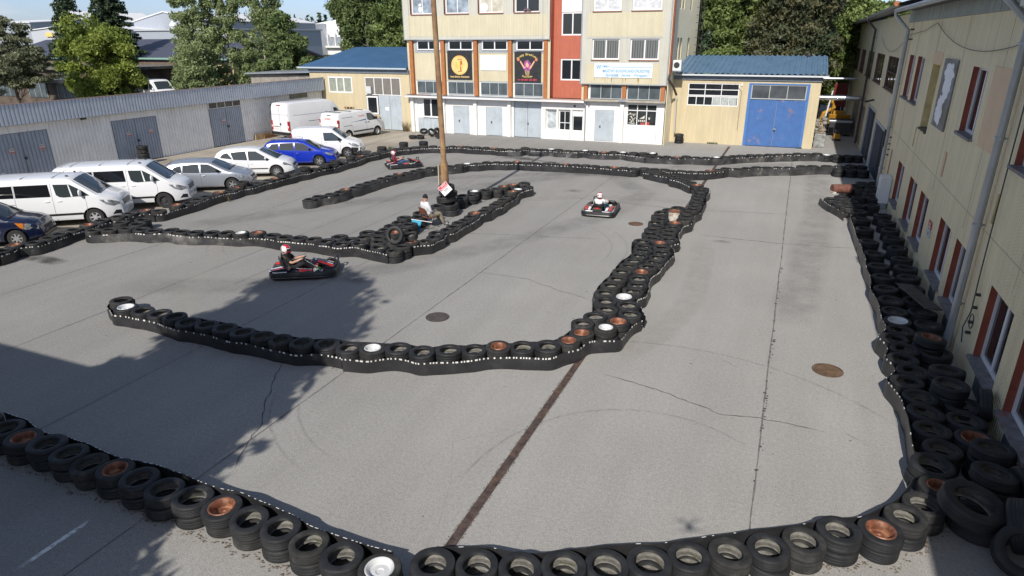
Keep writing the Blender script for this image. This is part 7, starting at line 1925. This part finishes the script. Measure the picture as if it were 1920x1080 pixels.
def leaves_mesh(name, C, S, mt, rs, flat=.0, aspect=1.5, droop=0., tone=None):
    """C (n,3) leaf centres, S (n,) sizes: one small bent quad each"""
    n = len(C)
    nrm = rs.normal(size=(n, 3)); nrm[:, 2] += flat; nrm /= np.linalg.norm(nrm, axis=1)[:, None]
    a = np.cross(nrm, rs.normal(size=(n, 3))); a /= np.linalg.norm(a, axis=1)[:, None] + 1e-9
    a[:, 2] -= droop; a /= np.linalg.norm(a, axis=1)[:, None] + 1e-9
    b_ = np.cross(nrm, a)
    S = S[:, None]
    V = np.stack([C - a * S * aspect, C + b_ * S * .62, C + a * S * aspect, C - b_ * S * .62], 1).reshape(-1, 3)
    me = bpy.data.meshes.new(name)
    me.vertices.add(4 * n); me.vertices.foreach_set('co', V.astype('f4').ravel())
    me.loops.add(4 * n); me.loops.foreach_set('vertex_index', np.arange(4 * n, dtype='i4'))
    me.polygons.add(n); me.polygons.foreach_set('loop_start', np.arange(0, 4 * n, 4, dtype='i4')); me.polygons.foreach_set('loop_total', np.full(n, 4, 'i4'))
    me.update(); me.validate()
    at_ = me.attributes.new('tone', 'FLOAT', 'FACE'); at_.data.foreach_set('value', (np.clip(.62 * tone + .5 * rs.uniform(0, 1, n) - .06, 0, 1) if tone is not None else rs.uniform(0, 1, n) ** 1.3).astype('f4'))
    me.materials.append(mt)
    return me
def tree(name, label, base, h, blobs, mt, seed, nclump=70, per=90, leaf=.16, clump=.75, trunk=.22, bark=None, limbs=7, group=None, squash=1., cat='tree', gap=1.0, lean=(0, 0)):
    """blobs: (dx, dy, z, rx, ry, rz) ellipsoids making up the crown"""
    rs = np.random.RandomState(seed)
    t = empty(name, base, 0, label, cat, group)
    vol = np.array([b_[3] * b_[4] * b_[5] for b_ in blobs]); vol = vol ** .75; vol /= vol.sum()
    cs = []
    for _ in range(nclump):
        b_ = blobs[rs.choice(len(blobs), p=vol)]
        v = rs.normal(size=3); v /= np.linalg.norm(v); r = rs.uniform(.35, 1.0) ** .45 * rs.choice([1, 1, 1, .7])
        cs.append([b_[0] + v[0] * r * b_[3], b_[1] + v[1] * r * b_[4], b_[2] + v[2] * r * b_[5]])
    cs = np.array(cs)
    C, S, T_ = [], [], []
    for c_ in cs:
        tn_ = rs.uniform(0, 1)
        k = int(per * rs.uniform(.4, 1.5)); rad = clump * rs.uniform(.5, 1.35)
        v = rs.normal(size=(k, 3)); v /= np.linalg.norm(v, axis=1)[:, None]; v *= (rs.uniform(0, 1, (k, 1)) ** .5) * rad; v[:, 2] *= .7 * squash
        C.append(c_ + v); S.append(leaf * rs.uniform(.55, 1.3, k)); T_.append(np.full(k, tn_))
    me = leaves_mesh('crown', np.concatenate(C), np.concatenate(S), mt, rs, flat=.35, tone=np.concatenate(T_))
    o = bpy.data.objects.new('crown', me); COL.objects.link(o); o.parent = t
    b = MB(); bk = bark or BARK
    top = max(b_[2] + b_[5] * .5 for b_ in blobs)
    pts = [(lean[0] * q * q, lean[1] * q * q, top * q) for q in (0, .15, .35, .55, .75, 1)]
    pts = [(x + rs.normal() * .08 * (i > 0), y + rs.normal() * .08 * (i > 0), z) for i, (x, y, z) in enumerate(pts)]
    b.tube(pts, [trunk * 1.25, trunk, trunk * .8, trunk * .6, trunk * .38, trunk * .12], bk, 9)
    idx = rs.choice(len(cs), min(limbs * 3, len(cs)), replace=False)
    for i in idx:
        c_ = cs[i]; z0 = max(top * .12, min(c_[2] - rs.uniform(.6, 2.2), top * .85)); q = z0 / top
        s_ = Vector((lean[0] * q * q, lean[1] * q * q, z0)); e = Vector(c_); m_ = s_.lerp(e, .5) + Vector((0, 0, -.12 * (e - s_).length))
        r0 = trunk * rs.uniform(.18, .4) * (1 - .5 * q); b.tube([s_, m_, e], [r0, r0 * .6, r0 * .18], bk, 5)
    b.build('trunk', t, smooth=50)
    return t
def spruce(name, label, base, h, rad, mt, seed, z0=.8, dens=1., leaf=.11, group=None):
    rs = np.random.RandomState(seed); t = empty(name, base, 0, label, 'tree', group)
    C, S = [], []
    b = MB(); b.tube([(0, 0, 0), (0, 0, h * .6), (0, 0, h)], [.02 * h, .012 * h, .004 * h], BARK, 8)
    z = z0
    while z < h - .2:
        q = (z - z0) / (h - z0); r = rad * (1 - q) ** .85 + .12
        nb = max(5, int((9 - 3 * q) * dens))
        for k in range(nb):
            a = rs.uniform(0, 6.28); L = r * rs.uniform(.65, 1.12)
            d = np.array([math.cos(a), math.sin(a), 0])
            end = d * L + [0, 0, z - .18 * L]
            n_ = int(34 * L * dens) + 8
            u = rs.uniform(.08, 1, n_) ** .8
            w_ = (.10 + .26 * L * (1 - u) * .8)
            side = np.array([-d[1], d[0], 0])
            P = d * (L * u)[:, None] + [0, 0, z] + np.outer(-.30 * L * u ** 1.4 + .12 * L * u ** 3, [0, 0, 1]) + side * (rs.uniform(-1, 1, n_) * w_)[:, None] + [0, 0, 1] * (rs.uniform(-.22, .04, n_))[:, None]
            C.append(P); S.append(leaf * rs.uniform(.6, 1.3, n_))
            b.tube([(0, 0, z), tuple(d * L * .5 + [0, 0, z - .12 * L]), tuple(d * L * .95 + [0, 0, z - .22 * L])], [.03, .018, .006], BARK, 4)
        z += .30 + .12 * (1 - q)
    me = leaves_mesh('crown', np.concatenate(C), np.concatenate(S), mt, rs, flat=.2, aspect=1.9, droop=.4)
    o = bpy.data.objects.new('crown', me); COL.objects.link(o); o.parent = t
    b.build('trunk', t); return t
LG1 = leafmat('maple_leaves', (.15, .22, .035), col2=(.36, .43, .09), trans=.35); LG2 = leafmat('birch_leaves', (.20, .27, .10), col2=(.42, .49, .24), var=.35, trans=.35); LG3 = leafmat('oak_leaves', (.12, .19, .05), col2=(.36, .45, .16), trans=.4); LG4 = leafmat('poplar_leaves', (.10, .165, .05), col2=(.30, .37, .15), trans=.35)
SP = leafmat('spruce_needles', (.035, .065, .032), col2=(.09, .13, .06), trans=.1); LARCH = leafmat('larch_needles', (.09, .115, .065), col2=(.28, .29, .17), var=.3); RB = leafmat('reddish_leaves', (.055, .11, .06), col2=(.20, .18, .09)); YG_ = leafmat('yellow_green_leaves', (.12, .17, .04), col2=(.36, .40, .15), trans=.35)

# left side, beyond the metal garages
def Pz(px, py, Y): return atY(px, py, Y)
g = Pz(205, 190, 47)
tree('maple_tree', 'bright yellow-green broad maple behind the metal garages', (g.x, 47, 0), 10, [(0, 0, 5.0, 4.6, 3.2, 3.2), (-.8, 0, 7.2, 2.6, 2.2, 2.2), (1.8, 0, 6.4, 2.2, 2, 2.2), (-2.8, 0, 3.6, 2.2, 2, 2), (2.9, 0, 3.2, 2.2, 2, 1.9), (.4, 0, 3, 3, 2.6, 2)], LG1, 11, nclump=210, per=190, leaf=.115, clump=.75, trunk=.2)
g = Pz(35, 190, 38)
tree('larch_tree', 'dark feathery conifer at the far left behind the garages', (g.x, 38, 0), 9, [(0, 0, 6.0, 2.5, 2.5, 2.9), (1.3, 0, 4.6, 3.4, 2.4, 1.4), (2.2, 0, 5.9, 2.0, 1.6, .8), (-.5, 0, 8.0, .9, .9, 1.4)], LARCH, 12, nclump=240, per=140, leaf=.09, clump=.62, trunk=.14, limbs=12, squash=.6)
g = Pz(2, 190, 42)
tree('larch_tree', 'dark conifer cut by the left edge of the picture', (g.x - 1.5, 42, 0), 9, [(0, 0, 5, 3.2, 2.5, 3.2), (0, 0, 7.5, 1.6, 1.6, 1.6)], LARCH, 13, nclump=120, per=110, leaf=.09, clump=.7, trunk=.16, squash=.6)
g = Pz(152, 150, 62); spruce('spruce_tree', 'tall dark spruce left of the two behind the maple', (g.x, 62, 0), 15.5, 4.2, SP, 21, dens=1.1)
g = Pz(228, 150, 61); spruce('spruce_tree', 'tall dark spruce right of the two behind the maple, the fuller one', (g.x, 61, 0), 16.5, 4.9, SP, 22, dens=1.5)
# birches and poplars
for i, (px, Y, sc_, bl, lb, mtx) in enumerate((
        (385, 54, 1., [(0, 0, 5.5, 2.9, 2, 4.4), (-.6, 0, 10, 2.0, 1.4, 2.8), (-1.8, 0, 4, 1.6, 1.6, 3)], 'loose grey-green birch, left one of the birch clump behind the garages', LG2),
        (440, 56, 1., [(0, 0, 5.8, 3.1, 2, 4.8), (.5, 0, 11.4, 2.3, 1.6, 2.8), (-1.3, 0, 11, 1.2, 1.2, 2.4)], 'tall loose birch with white stem, middle of the birch clump', LG2),
        (505, 57, 1., [(0, 0, 5.0, 2.6, 2, 4.2), (.5, 0, 10.4, 1.6, 1.6, 2.8), (1.6, 0, 8, 1.2, 1.3, 2)], 'loose birch, right one of the birch clump', LG2),
        (372, 51, 1., [(0, 0, 3.2, 2.0, 1.8, 2.4), (.2, 0, 5.6, 1.2, 1.2, 1.4)], 'low pale willow at the left of the birch clump', LG2))):
    g = Pz(px, 170, Y); tree('birch_tree', lb, (g.x, Y, 0), 12, bl, mtx, 31 + i, nclump=230, per=130, leaf=.10, clump=.6, trunk=.13, bark=BIRCH, limbs=10, group='birch clump behind the garages')
for i, (px, Y, bl, lb) in enumerate((
        (548, 56, [(0, 0, 4.3, 2.8, 2.2, 3.6), (-.5, 0, 7.9, 1.5, 1.4, 1.6)], 'bright green tree with pointed top between the birches and the annex roof'),
        (600, 60, [(0, 0, 2.6, 2.6, 2.0, 2.6)], 'low green tree behind the left end of the annex roof'),)):
    g = Pz(px, 170, Y); tree('green_tree', lb, (g.x, Y, 0), 9, bl, LG4, 41 + i, nclump=180, per=110, leaf=.15, clump=.65, trunk=.16)
for i, (px, Y, bl, lb, mt_) in enumerate((
        (690, 66, [(0, 0, 8, 2.9, 2.4, 5.5), (-1.2, 0, 12, 2.2, 2, 3.5), (1.4, 0, 13, 2, 2, 3)], 'tall poplar with pale limbs left of the cream building', LG4),
        (742, 63, [(0, 0, 5.6, 2.4, 2, 4.6), (.4, 0, 11, 2.2, 2, 3.5)], 'dense dark green tree touching the cream building on its left', LG3),
        (660, 70, [(0, 0, 11, 2.0, 2, 3.0), (1, 0, 7, 1.8, 1.6, 3.4)], 'thin-topped poplar, leftmost of those by the cream building', LG4))):
    g = Pz(px, 120, Y); tree('poplar_tree', lb, (g.x, Y, 0), 15, bl, mt_, 51 + i, nclump=260, per=180, leaf=.13, clump=.75, trunk=.2, bark=BIRCH, limbs=12, group='tall trees left of the cream building')
# right side, beyond the blue-gate garage
for i, (px, Y, bl, lb, mt_, nm) in enumerate((
        (1335, 64, [(0, 0, 6, 3.2, 2.5, 5.2), (0, 0, 11.5, 3.2, 2.6, 3.5)], 'leafy green tree directly right of the cream building', LG3, 'leafy_tree'),
        (1410, 66, [(0, 0, 6.5, 3.0, 2.5, 5.5), (.3, 0, 12.5, 2.6, 2.4, 3.2)], 'yellowish-green willow-like tree behind the blue roof', YG_, 'leafy_tree'),
        (1478, 62, [(0, 0, 6, 3.4, 2.6, 4.6), (.3, 0, 10.2, 3.0, 2.6, 2.6)], 'dark tree with reddish-brown seed clusters behind the blue roof', RB, 'rowan_tree'),
        (1545, 68, [(0, 0, 7.0, 2.6, 2.4, 6), (.4, 0, 13, 2.2, 2, 2.6), (1.4, 0, 9.6, 1.5, 1.4, 2.0)], 'tall tree beside the passage, its top against the sky', LG3, 'leafy_tree'),
        (1585, 74, [(0, 0, 5.5, 2.8, 2.4, 4.6), (-.5, 0, 9.5, 1.6, 1.5, 2.2)], 'shady tree closing the end of the passage', LG3, 'leafy_tree'))):
    g = Pz(px, 120, Y); tree(nm, lb, (g.x, Y, 0), 15, bl, mt_, 61 + i, nclump=330, per=190, leaf=.125, clump=.8, trunk=.2, limbs=10, group='trees behind the blue-roofed garage')
for i, (px, Y, lb) in enumerate(((1665, 120, 'distant round tree above the roof of the right-hand building'), (1640, 128, 'distant tree just left of the roof ridge on the right'))):
    g = Pz(px, 30, Y); tree('distant_tree', lb, (g.x, Y, 0), 12, [(0, 0, 8.4, 3.6, 3, 3.4)], LG3, 71 + i, nclump=110, per=70, leaf=.3, clump=1.0)
# shrubs closing gaps
for i, (x, Y, r_, lb) in enumerate(((-46, 62, 3.0, 'hedge-like bush behind the low shed'), (-6, 60, 3.2, 'bush low behind the blue corrugated roof'), (2.6, 84, 3.4, 'dark bush at the far end of the passage'), (-20, 75, 4, 'bush mass behind the cream building'))):
    tree('bush', lb, (x, Y, 0), 4, [(0, 0, r_ * .6, r_, r_ * .7, r_ * .75), (r_ * .8, 0, r_ * .5, r_ * .7, r_ * .6, r_ * .6)], LG3, 81 + i, nclump=90, per=100, leaf=.17, clump=.7, trunk=.08, cat='bush')
# weeds at wall feet
def weeds(label, x, y, w_, h_, n, col, seed):
    rs = np.random.RandomState(seed); b = MB(); mt_ = leafmat('weed_' + label.split()[0], col)
    vs, fs = [], []
    for i in range(n):
        bx, by = x + rs.uniform(-w_, w_), y + rs.uniform(-.06, .06); hh = h_ * rs.uniform(.4, 1); dx, dy = rs.normal(0, .25 * hh, 2)
        k = len(vs); vs += [(bx - .008, by, 0), (bx + .008, by, 0), (bx + dx * .5 + .01, by + dy * .5, hh * .6), (bx + dx, by + dy, hh)]; fs += [(k, k + 1, k + 2), (k, k + 2, k + 3)]
    b.add(vs, fs, mt_); o = b.build('weed_tuft', fixn=False, label=label, cat='weeds')
weeds('dry brown weeds at the annex corner beside the white pilaster', -28.95, 46.3, .25, .9, 70, (.22, .16, .08), 1)
weeds('small green tuft at the foot of the blue-gate garage wall', -5.1, 48.3, .35, .16, 90, (.06, .11, .03), 2)
weeds('tiny green tuft before the right edge of the blue gate', .55, 48.25, .2, .12, 60, (.06, .11, .03), 3)
weeds('dry weeds between the parked silver and white cars at the barrier', -24.3, 25.9, .3, .35, 80, (.20, .16, .07), 4)
weeds('pale weeds beside the barrier by the white hatch front', -24.1, 22.3, .35, .45, 60, (.24, .2, .1), 5)
weeds('thin green weeds by the tall tyre stacks behind the barrier', -24.6, 37.3, .3, .45, 80, (.10, .14, .05), 6)
weeds('small yellowish tuft beside the first passenger van', -25.2, 16.2, .15, .25, 40, (.2, .17, .06), 7)
# dirt and leaves at the feet of the near tyre row: nobody could count it
rs = np.random.RandomState(5); b = MB(); DEB = mat('leaf_litter', (.14, .10, .065), .95, var=.6, vscale=30)
for q in list(gA):
    for k in range(46):
        a = rs.uniform(2.9, 6.5); r_ = .33 + abs(rs.normal(0, .05)); x, y = q.x + r_ * math.cos(a), q.y + r_ * math.sin(a); s_ = rs.uniform(.006, .022)
        b.add([(x + s_ * math.cos(i + a), y + s_ * math.sin(i + a) * .8, YARDZ + .006 + rs.uniform(0, .012)) for i in (0, 1.6, 3.1, 4.7)], [(0, 1, 2, 3)], DEB)
for k in range(160):
    x, y = -8.9 + rs.normal(0, .25), 5.55 + rs.normal(0, .07); s_ = rs.uniform(.01, .03)
    b.add([(x + s_ * math.cos(i), y + s_ * math.sin(i), YARDZ + .01 + rs.uniform(0, .03)) for i in (0, 1.6, 3.1, 4.7)], [(0, 1, 2, 3)], DEB)
b.build('leaf_litter', kind='stuff', fixn=False, label='brown dirt and leaf litter along the foot of the near tyre row')

# ================================================================ background buildings
def shed(label, x0, x1, y0, y1, h, wall, roof, ridge=None, name='warehouse', extra=None, gable='x'):
    t = empty(name, ((x0 + x1) / 2, y0, 0), 0, label, 'warehouse'); iv = Matrix.Translation((-(x0 + x1) / 2, -y0, 0))
    def pp(b, n_): o = b.build(n_, None); o.parent = t; o.matrix_parent_inverse = iv; return o
    b = MB(); b.box(x0, x1, y0, y1, 0, h, wall)
    if ridge and gable == 'x': b.prism([(x0, h), (x1, h), ((x0 + x1) / 2, h + ridge - .3)], y0, y1, wall)
    if ridge and gable == 'y': b.prism([(y0, h), (y1, h), ((y0 + y1) / 2, h + ridge - .3)], x0 + .01, x1 - .01, wall, 'yz')
    pp(b, 'wall')
    b = MB(); e = .4
    if ridge and gable == 'x':
        m_ = (x0 + x1) / 2; b.prism([(x0 - e, h), (m_, h + ridge), (x1 + e, h), (x1 + e, h - .25), (m_, h + ridge - .3), (x0 - e, h - .25)], y0 - e, y1 + e, roof)
    elif ridge:
        m_ = (y0 + y1) / 2; b.prism([(y0 - e, h), (m_, h + ridge), (y1 + e, h), (y1 + e, h - .25), (m_, h + ridge - .3), (y0 - e, h - .25)], x0 - e, x1 + e, roof, 'yz')
    else: b.box(x0 - e, x1 + e, y0 - e, y1 + e, h, h + .35, roof)
    pp(b, 'roof')
    if extra: extra(t, pp)
    return t
GW = mat('pale_grey_cladding', (.50, .52, .56), .6, ribs=(0, .6, .02), var=.04); GW2 = mat('haze_paled_grey_cladding', (.36, .39, .44), .6, ribs=(0, .8, .02), var=.04); WR_ = mat('white_hall_roof', (.8, .8, .8), .5)  # second grey has distance haze lightened into its base colour
# low building with dark slate-blue roof and yellow walls behind the garages
def ex(t, pp):
    b = MB()
    for i in range(int((XR + 104) / 3.6)):
        x = -104 + i * 3.6; b.box(x, x + 2.6, 61.9, 61.98, .8, 3.4, GLASSG)
        for k in (0, .85, 1.7, 2.55): b.box(x + k, x + k + .06, 61.84, 61.9, .8, 3.4, WPVC)
    pp(b, 'windows')
    b = MB(); b.box(-106, XR, 61.3, 61.5, 4.75, 4.95, mat('green_gutter', (.25, .42, .34), .5)); pp(b, 'gutter')
    b = MB(); b.box(-78, -72, 60.2, 62, 2.6, 2.75, BRSILL); b.box(-106, -68, 61.7, 61.9, 3.5, 4.7, mat('old_brown_wall', (.16, .12, .09), .8, var=.4)); pp(b, 'awning')
XR = atY(435, 110, 62).x
shed('long low yellow building with dark blue-grey roof behind the garages', -106, XR, 62, 78, 4.8, mat('dull_yellow_wall', (.46, .36, .19), .8, var=.25), mat('slate_blue_roof', (.075, .08, .11), .55, ribs=(0, 1.2, .03, .2), var=.08), 2.3, 'low_building', ex, gable='y')
t = empty('old_workshop', (-80, 50, 0), 0, 'old dark brown workshop with flat canopy under the conifers at the far left', 'building'); iv = Matrix.Translation((80, -50, 0))
for nm_, fn_ in (('wall', lambda b: b.box(-100, -66, 50, 58, 0, 4.0, mat('dark_brown_render', (.10, .075, .055), .85, var=.5, vscale=1))), ('roof', lambda b: b.box(-100.5, -65.5, 49.5, 58, 4.02, 4.3, mat('old_felt_roof', (.16, .15, .13), .9, var=.4))),
                 ('canopy', lambda b: b.box(-78, -70, 48.2, 49.9, 2.75, 2.95, DARKM))):
    b = MB(); fn_(b); o = b.build(nm_, None); o.parent = t; o.matrix_parent_inverse = iv
for x in (-92, -86.5, -81, -76, -70.5):
    b = MB(); b.box(x, x + 3.2, 49.93, 49.99, 1.0, 3.4, GLASSG)
    for k in (0, 1.05, 2.1, 3.14): b.box(x + k, x + k + .06, 49.88, 49.93, 1.0, 3.4, TRIMG)
    o = b.build('window', None); o.parent = t; o.matrix_parent_inverse = iv
# far industrial halls: position from pixel and distance
def hall(label, px0, px1, pyt, Y, dep, wall, roof, ridge=None, gable='x', extra=None):
    a, c_ = atY(px0, pyt, Y), atY(px1, pyt, Y); return shed(label, a.x, c_.x, Y, Y + dep, a.z, wall, roof, ridge, 'warehouse', extra, gable)
def yl(t, pp):
    a = atY(92, 65, 149.6); b = MB(); b.box(a.x - 1.6, a.x + 1.6, 149.5, 149.9, a.z - .6, a.z + .6, mat('yellow_hall_sign', (.75, .60, .18), .6)); pp(b, 'sign_board')
hall('pale grey hall with a small yellow sign, far left', 57, 180, 56, 150, 40, GW, WR_, 1.2, 'x', yl)
hall('grey hall with white roof at the far left edge', -60, 56, 44, 190, 60, GW2, WR_, 2.0, 'y')
hall('wide grey hall with white gutter behind the spruces', 255, 440, 58, 140, 35, GW2, mat('pale_roof_edge', (.5, .52, .54), .5), None)
hall('grey gabled hall rising behind the wide grey hall', 250, 372, 40, 175, 60, GW2, WR_, 3.0, 'x')
hall('white hall seen through the birches', 330, 520, 56, 230, 60, mat('white_cladding', (.8, .8, .8), .6), mat('white_sheet_roof', (.8, .8, .8), .5), 2.5, 'y')
hall('small white-roofed hall behind the left spruce', 105, 165, 44, 230, 40, GW, WR_, 5.5, 'x')
b = MB(); a = atY(278, 36, 178); b.ell((a.x, 190, a.z), (4.0, 4, 1.2), WR_, 14, 8); b.build('roof_dome', label='small white dome on the far grey hall', cat='dome', smooth=True)
# big white arched hall
a, c_ = atY(560, 95, 260), atY(760, 95, 260); n = 20
t = empty('arched_hall', ((a.x + c_.x) / 2, 260, 0), 0, 'large white arched hall in the distance left of the cream building', 'hall'); iv = Matrix.Translation((-(a.x + c_.x) / 2, -260, 0))
zt_ = atY(600, 33, 260).z; ze = atY(600, 62, 260).z; zb_ = atY(600, 86, 260).z
poly = [(a.x - 6, 0), (c_.x + 30, 0)] + [(a.x - 6 + (c_.x + 36 - a.x) * (1 - i / n), ze + (zt_ - ze) * math.sin(math.pi * i / n) ** .7) for i in range(n + 1)]
b = MB(); b.prism(poly, 262, 330, WR_); o = b.build('shell', None); o.parent = t; o.matrix_parent_inverse = iv
b = MB(); b.box(a.x - 6, c_.x + 30, 261.2, 262, zb_, ze - 1.6, mat('hall_glazing', (.30, .33, .36), .3, var=.6, vscale=.3)); o = b.build('glazing', None); o.parent = t; o.matrix_parent_inverse = iv
b = MB()
for i in range(16): x = a.x - 4 + i * 4.1; b.box(x, x + .5, 260.6, 261.2, zb_, ze, WHITE)
b.box(a.x - 6, c_.x + 30, 260.4, 261.2, zb_ - .8, zb_, WHITE); b.box(a.x + 24, a.x + 50, 260.2, 260.4, zb_ - 3.6, zb_ - 1.6, DARKM); o = b.build('frames', None); o.parent = t; o.matrix_parent_inverse = iv
poly = [(a.x + 16, zt_ - 1), (a.x + 44, zt_ - 1)] + [(a.x + 16 + 28 * (1 - i / n), zt_ - 1 + 4.2 * math.sin(math.pi * i / n)) for i in range(n + 1)]
b = MB(); b.prism(poly, 290, 300, GW); o = b.build('upper_arch', None); o.parent = t; o.matrix_parent_inverse = iv
# far wood on the horizon: one mass of many trees
rs = np.random.RandomState(9); C, S = [], []
for i in range(420):
    x = rs.uniform(-620, 260); y = rs.uniform(400, 520); h_ = rs.uniform(14, 25); kk = 60
    q = rs.uniform(0, 1, kk); r_ = (1 - q) * rs.uniform(2.5, 5); an_ = rs.uniform(0, 6.28, kk)
    C.append(np.stack([x + r_ * np.cos(an_), y + r_ * np.sin(an_), h_ * (.1 + .9 * q)], 1)); S.append(rs.uniform(.8, 1.8, kk))
me = leaves_mesh('far_wood', np.concatenate(C), np.concatenate(S), leafmat('far_wood_leaves', (.045, .07, .035), trans=.1), rs); o = bpy.data.objects.new('far_wood', me); COL.objects.link(o); tag(o, 'dark wood along the horizon beyond the halls', 'wood', kind='stuff')
# far mast and a thin chimney
a = atY(305, 58, 141); b = MB(); b.lathe([(.9, 0), (.7, 1.2), (1.1, 1.3), (1.1, 1.8), (.3, 2.6)], 12, WR_, c=(a.x, 145, a.z)); b.build('roof_ventilator', label='white ventilator on the wide grey hall', cat='ventilator')

# ================================================================ passage clutter behind the blue-gate garage
YEL = mat('machine_yellow', (.45, .23, .018), .45, var=.15)
t = empty('mini_dumper', (3.2, 58.5, 0), R(-90), 'yellow and black small dumper standing in the shaded passage', 'dumper')
b = MB(); b.prism([(-.1, .55), (1.3, .7), (1.5, 1.45), (-.3, 1.3)], -.75, .75, YEL); b.build('skip', t, bevel=.04)
b = MB(); b.box(-1.3, 0, -.55, .55, .45, .95, DARKM); b.box(-1.2, -.5, -.4, .4, .95, 1.5, YEL); b.tube([(-1.0, -.5, .9), (-1.0, -.5, 2.3), (-1.0, .5, 2.3), (-1.0, .5, .9)], .035, YEL, 8); b.build('chassis', t, bevel=.02)
for x in (-.95, .65):
    for y in (-.68, .68): b = MB(); b.lathe([(.12, -.13), (.34, -.13), (.38, -.08), (.38, .08), (.34, .13), (.12, .13)], 18, WTY, c=(x, y, .38), axis='y', closed=True); b.build('wheel', t, smooth=40)
t = empty('plate_compactor', (3.0, 53.2, 0), R(-90), 'small yellow and black plate compactor at the front of the passage', 'compactor')
b = MB(); b.box(-.35, .35, -.28, .28, .0, .10, DARKM); b.box(-.3, .3, -.22, .22, .14, .5, YEL); b.box(-.2, .2, -.18, .18, .5, .75, DARKM); b.build('body', t, bevel=.03)
b = MB(); b.tube([(-.2, -.25, .4), (-.75, -.25, 1.1), (-.75, .25, 1.1), (-.2, .25, .4)], .025, DARKM, 8); b.build('handlebar', t)
b = MB(); b.box(2.5, 4.0, 55.6, 56.6, .2, 1.2, DARKM); b.box(2.45, 4.05, 55.55, 55.6, 1.0, 1.15, GALV); b.build('metal_container', label='dark metal container behind the plate compactor', cat='container', bevel=.02)
t = empty('excavator_arm', (1.95, 60, 0), 0, 'yellow excavator arm bent beside the garage wall', 'excavator arm')
b = MB(); b.tube([(0, 0, .3), (.2, 0, 1.2), (.9, 0, 1.7), (.6, 0, 2.3)], [.16, .18, .15, .1], YEL, 8); b.build('boom', t); b = MB(); b.tube([(.25, -.2, .2), (.6, -.2, 3.0)], .06, WHITE, 8); b.build('ram', t)
b = MB(); b.box(2.9, 4.0, 66.0, 66.1, 1.2, 3.2, mat('red_machine_panel', (.15, .012, .012), .5)); b.box(3.15, 3.75, 65.95, 66.0, 1.7, 2.3, mat('red_panel_marks', (.25, .16, .16), .6)); b.box(3.0, 3.1, 66.0, 66.1, 0, 1.2, DARKM); b.box(3.8, 3.9, 66.0, 66.1, 0, 1.2, DARKM); b.build('red_board', label='red board on legs deep in the passage', cat='board')
# rubble heap and patterned block by the garage corner
rs = random.Random(3); b = MB(); RBL = mat('rubble', (.26, .25, .23), .9, var=.5, vscale=4)
for i in range(60): r_ = rs.uniform(.08, .24); b.ell((1.55 + rs.uniform(-.05, .55), 51.5 + rs.uniform(0, 5), rs.uniform(.1, 1.4) * (1 - .1 * rs.random())), (r_, r_, r_ * .7), RBL, 7, 5)
b.build('rubble_heap', kind='stuff', label='grey rubble and scrap heaped along the side of the garage')
b = MB(); b.box(1.42, 2.1, 49.1, 49.6, 0, .92, mat('cobbled_block', (.27, .28, .27), .85, var=.5, vscale=3.5, bump=.03, bscale=5)); b.build('block_stack', label='grey patterned block stack at the corner of the blue-gate garage', cat='blocks', bevel=.05)
b = MB()
for k in range(3): b.box(0, .08, -.02, .02, 0, .75, WOOD)
b.box(0, .3, -.02, .02, 0, .08, WOOD); b.box(.22, .3, -.02, .02, 0, .75, WOOD); b.box(0, .3, -.02, .02, .68, .75, WOOD); o = b.build('wooden_frame', label='small wooden frame leaning on top of the grey blocks', cat='frame'); o.location = (1.7, 49.3, .92); o.rotation_euler = (R(10), R(-18), 0)

# ================================================================ what throws the long shadows: a building and trees beside and behind the viewpoint
t = empty('neighbour_building', (-26, -6, 0), 0, 'plain building left of the viewpoint whose roof edge shades the yard', 'building')
b = MB(); b.box(-60, -11.6, -16, .55, 0, 6.1, mat('neighbour_wall', (.5, .46, .38), .8)); o = b.build('wall', None); o.parent = t; o.matrix_parent_inverse = Matrix.Translation((26, 6, 0))
b = MB(); b.box(-60.3, -11.4, -16.3, .8, 6.1, 6.35, TRIMG); o = b.build('roof', None); o.parent = t; o.matrix_parent_inverse = Matrix.Translation((26, 6, 0))
tree('oak_tree', 'large leafy tree left of the viewpoint throwing the long ragged shadow', (-10.9, -.6, 0), 14, [(0, 0, 8.0, 2.5, 2.6, 4.6), (-.6, 0, 11.6, 1.7, 1.6, 1.9), (.9, 0, 6.0, 1.9, 2.0, 3.0)], LG3, 91, nclump=330, per=120, leaf=.13, clump=.7, trunk=.3)
tree('oak_tree', 'smaller tree behind the viewpoint throwing the pointed shadow at the bottom left', (-6.6, -7.6, 0), 10, [(0, 0, 6.3, 1.1, 1.3, 2.9), (-.9, 0, 5.2, .7, .8, 2.2)], LG3, 92, nclump=110, per=110, leaf=.13, clump=.5, trunk=.15)
tree('oak_tree', 'low tree between the neighbour building and the large leafy tree', (-8.9, -3.2, 0), 8, [(0, 0, 4.8, 1.9, 2.4, 2.6)], LG3, 93, nclump=170, per=110, leaf=.13, clump=.6, trunk=.15)
# the drone that carries the camera
t = empty('drone', (0, -.22, CAMH + .02), R(23), 'small grey camera drone hovering at the viewpoint, its shadow on the track', 'drone')
b = MB(); b.ell((0, 0, 0), (.05, .10, .035), DARKM, 12, 8)
for sx in (-1, 1):
    for s2 in (-1, 1): b.tube([(sx * .03, s2 * .05, 0), (sx * .14, s2 * .12, .02)], .012, DARKM, 6); b.box(sx * .14 - .11, sx * .14 + .11, s2 * .12 - .008, s2 * .12 + .008, .035, .038, DARKM)
b.build('airframe', t, smooth=30)
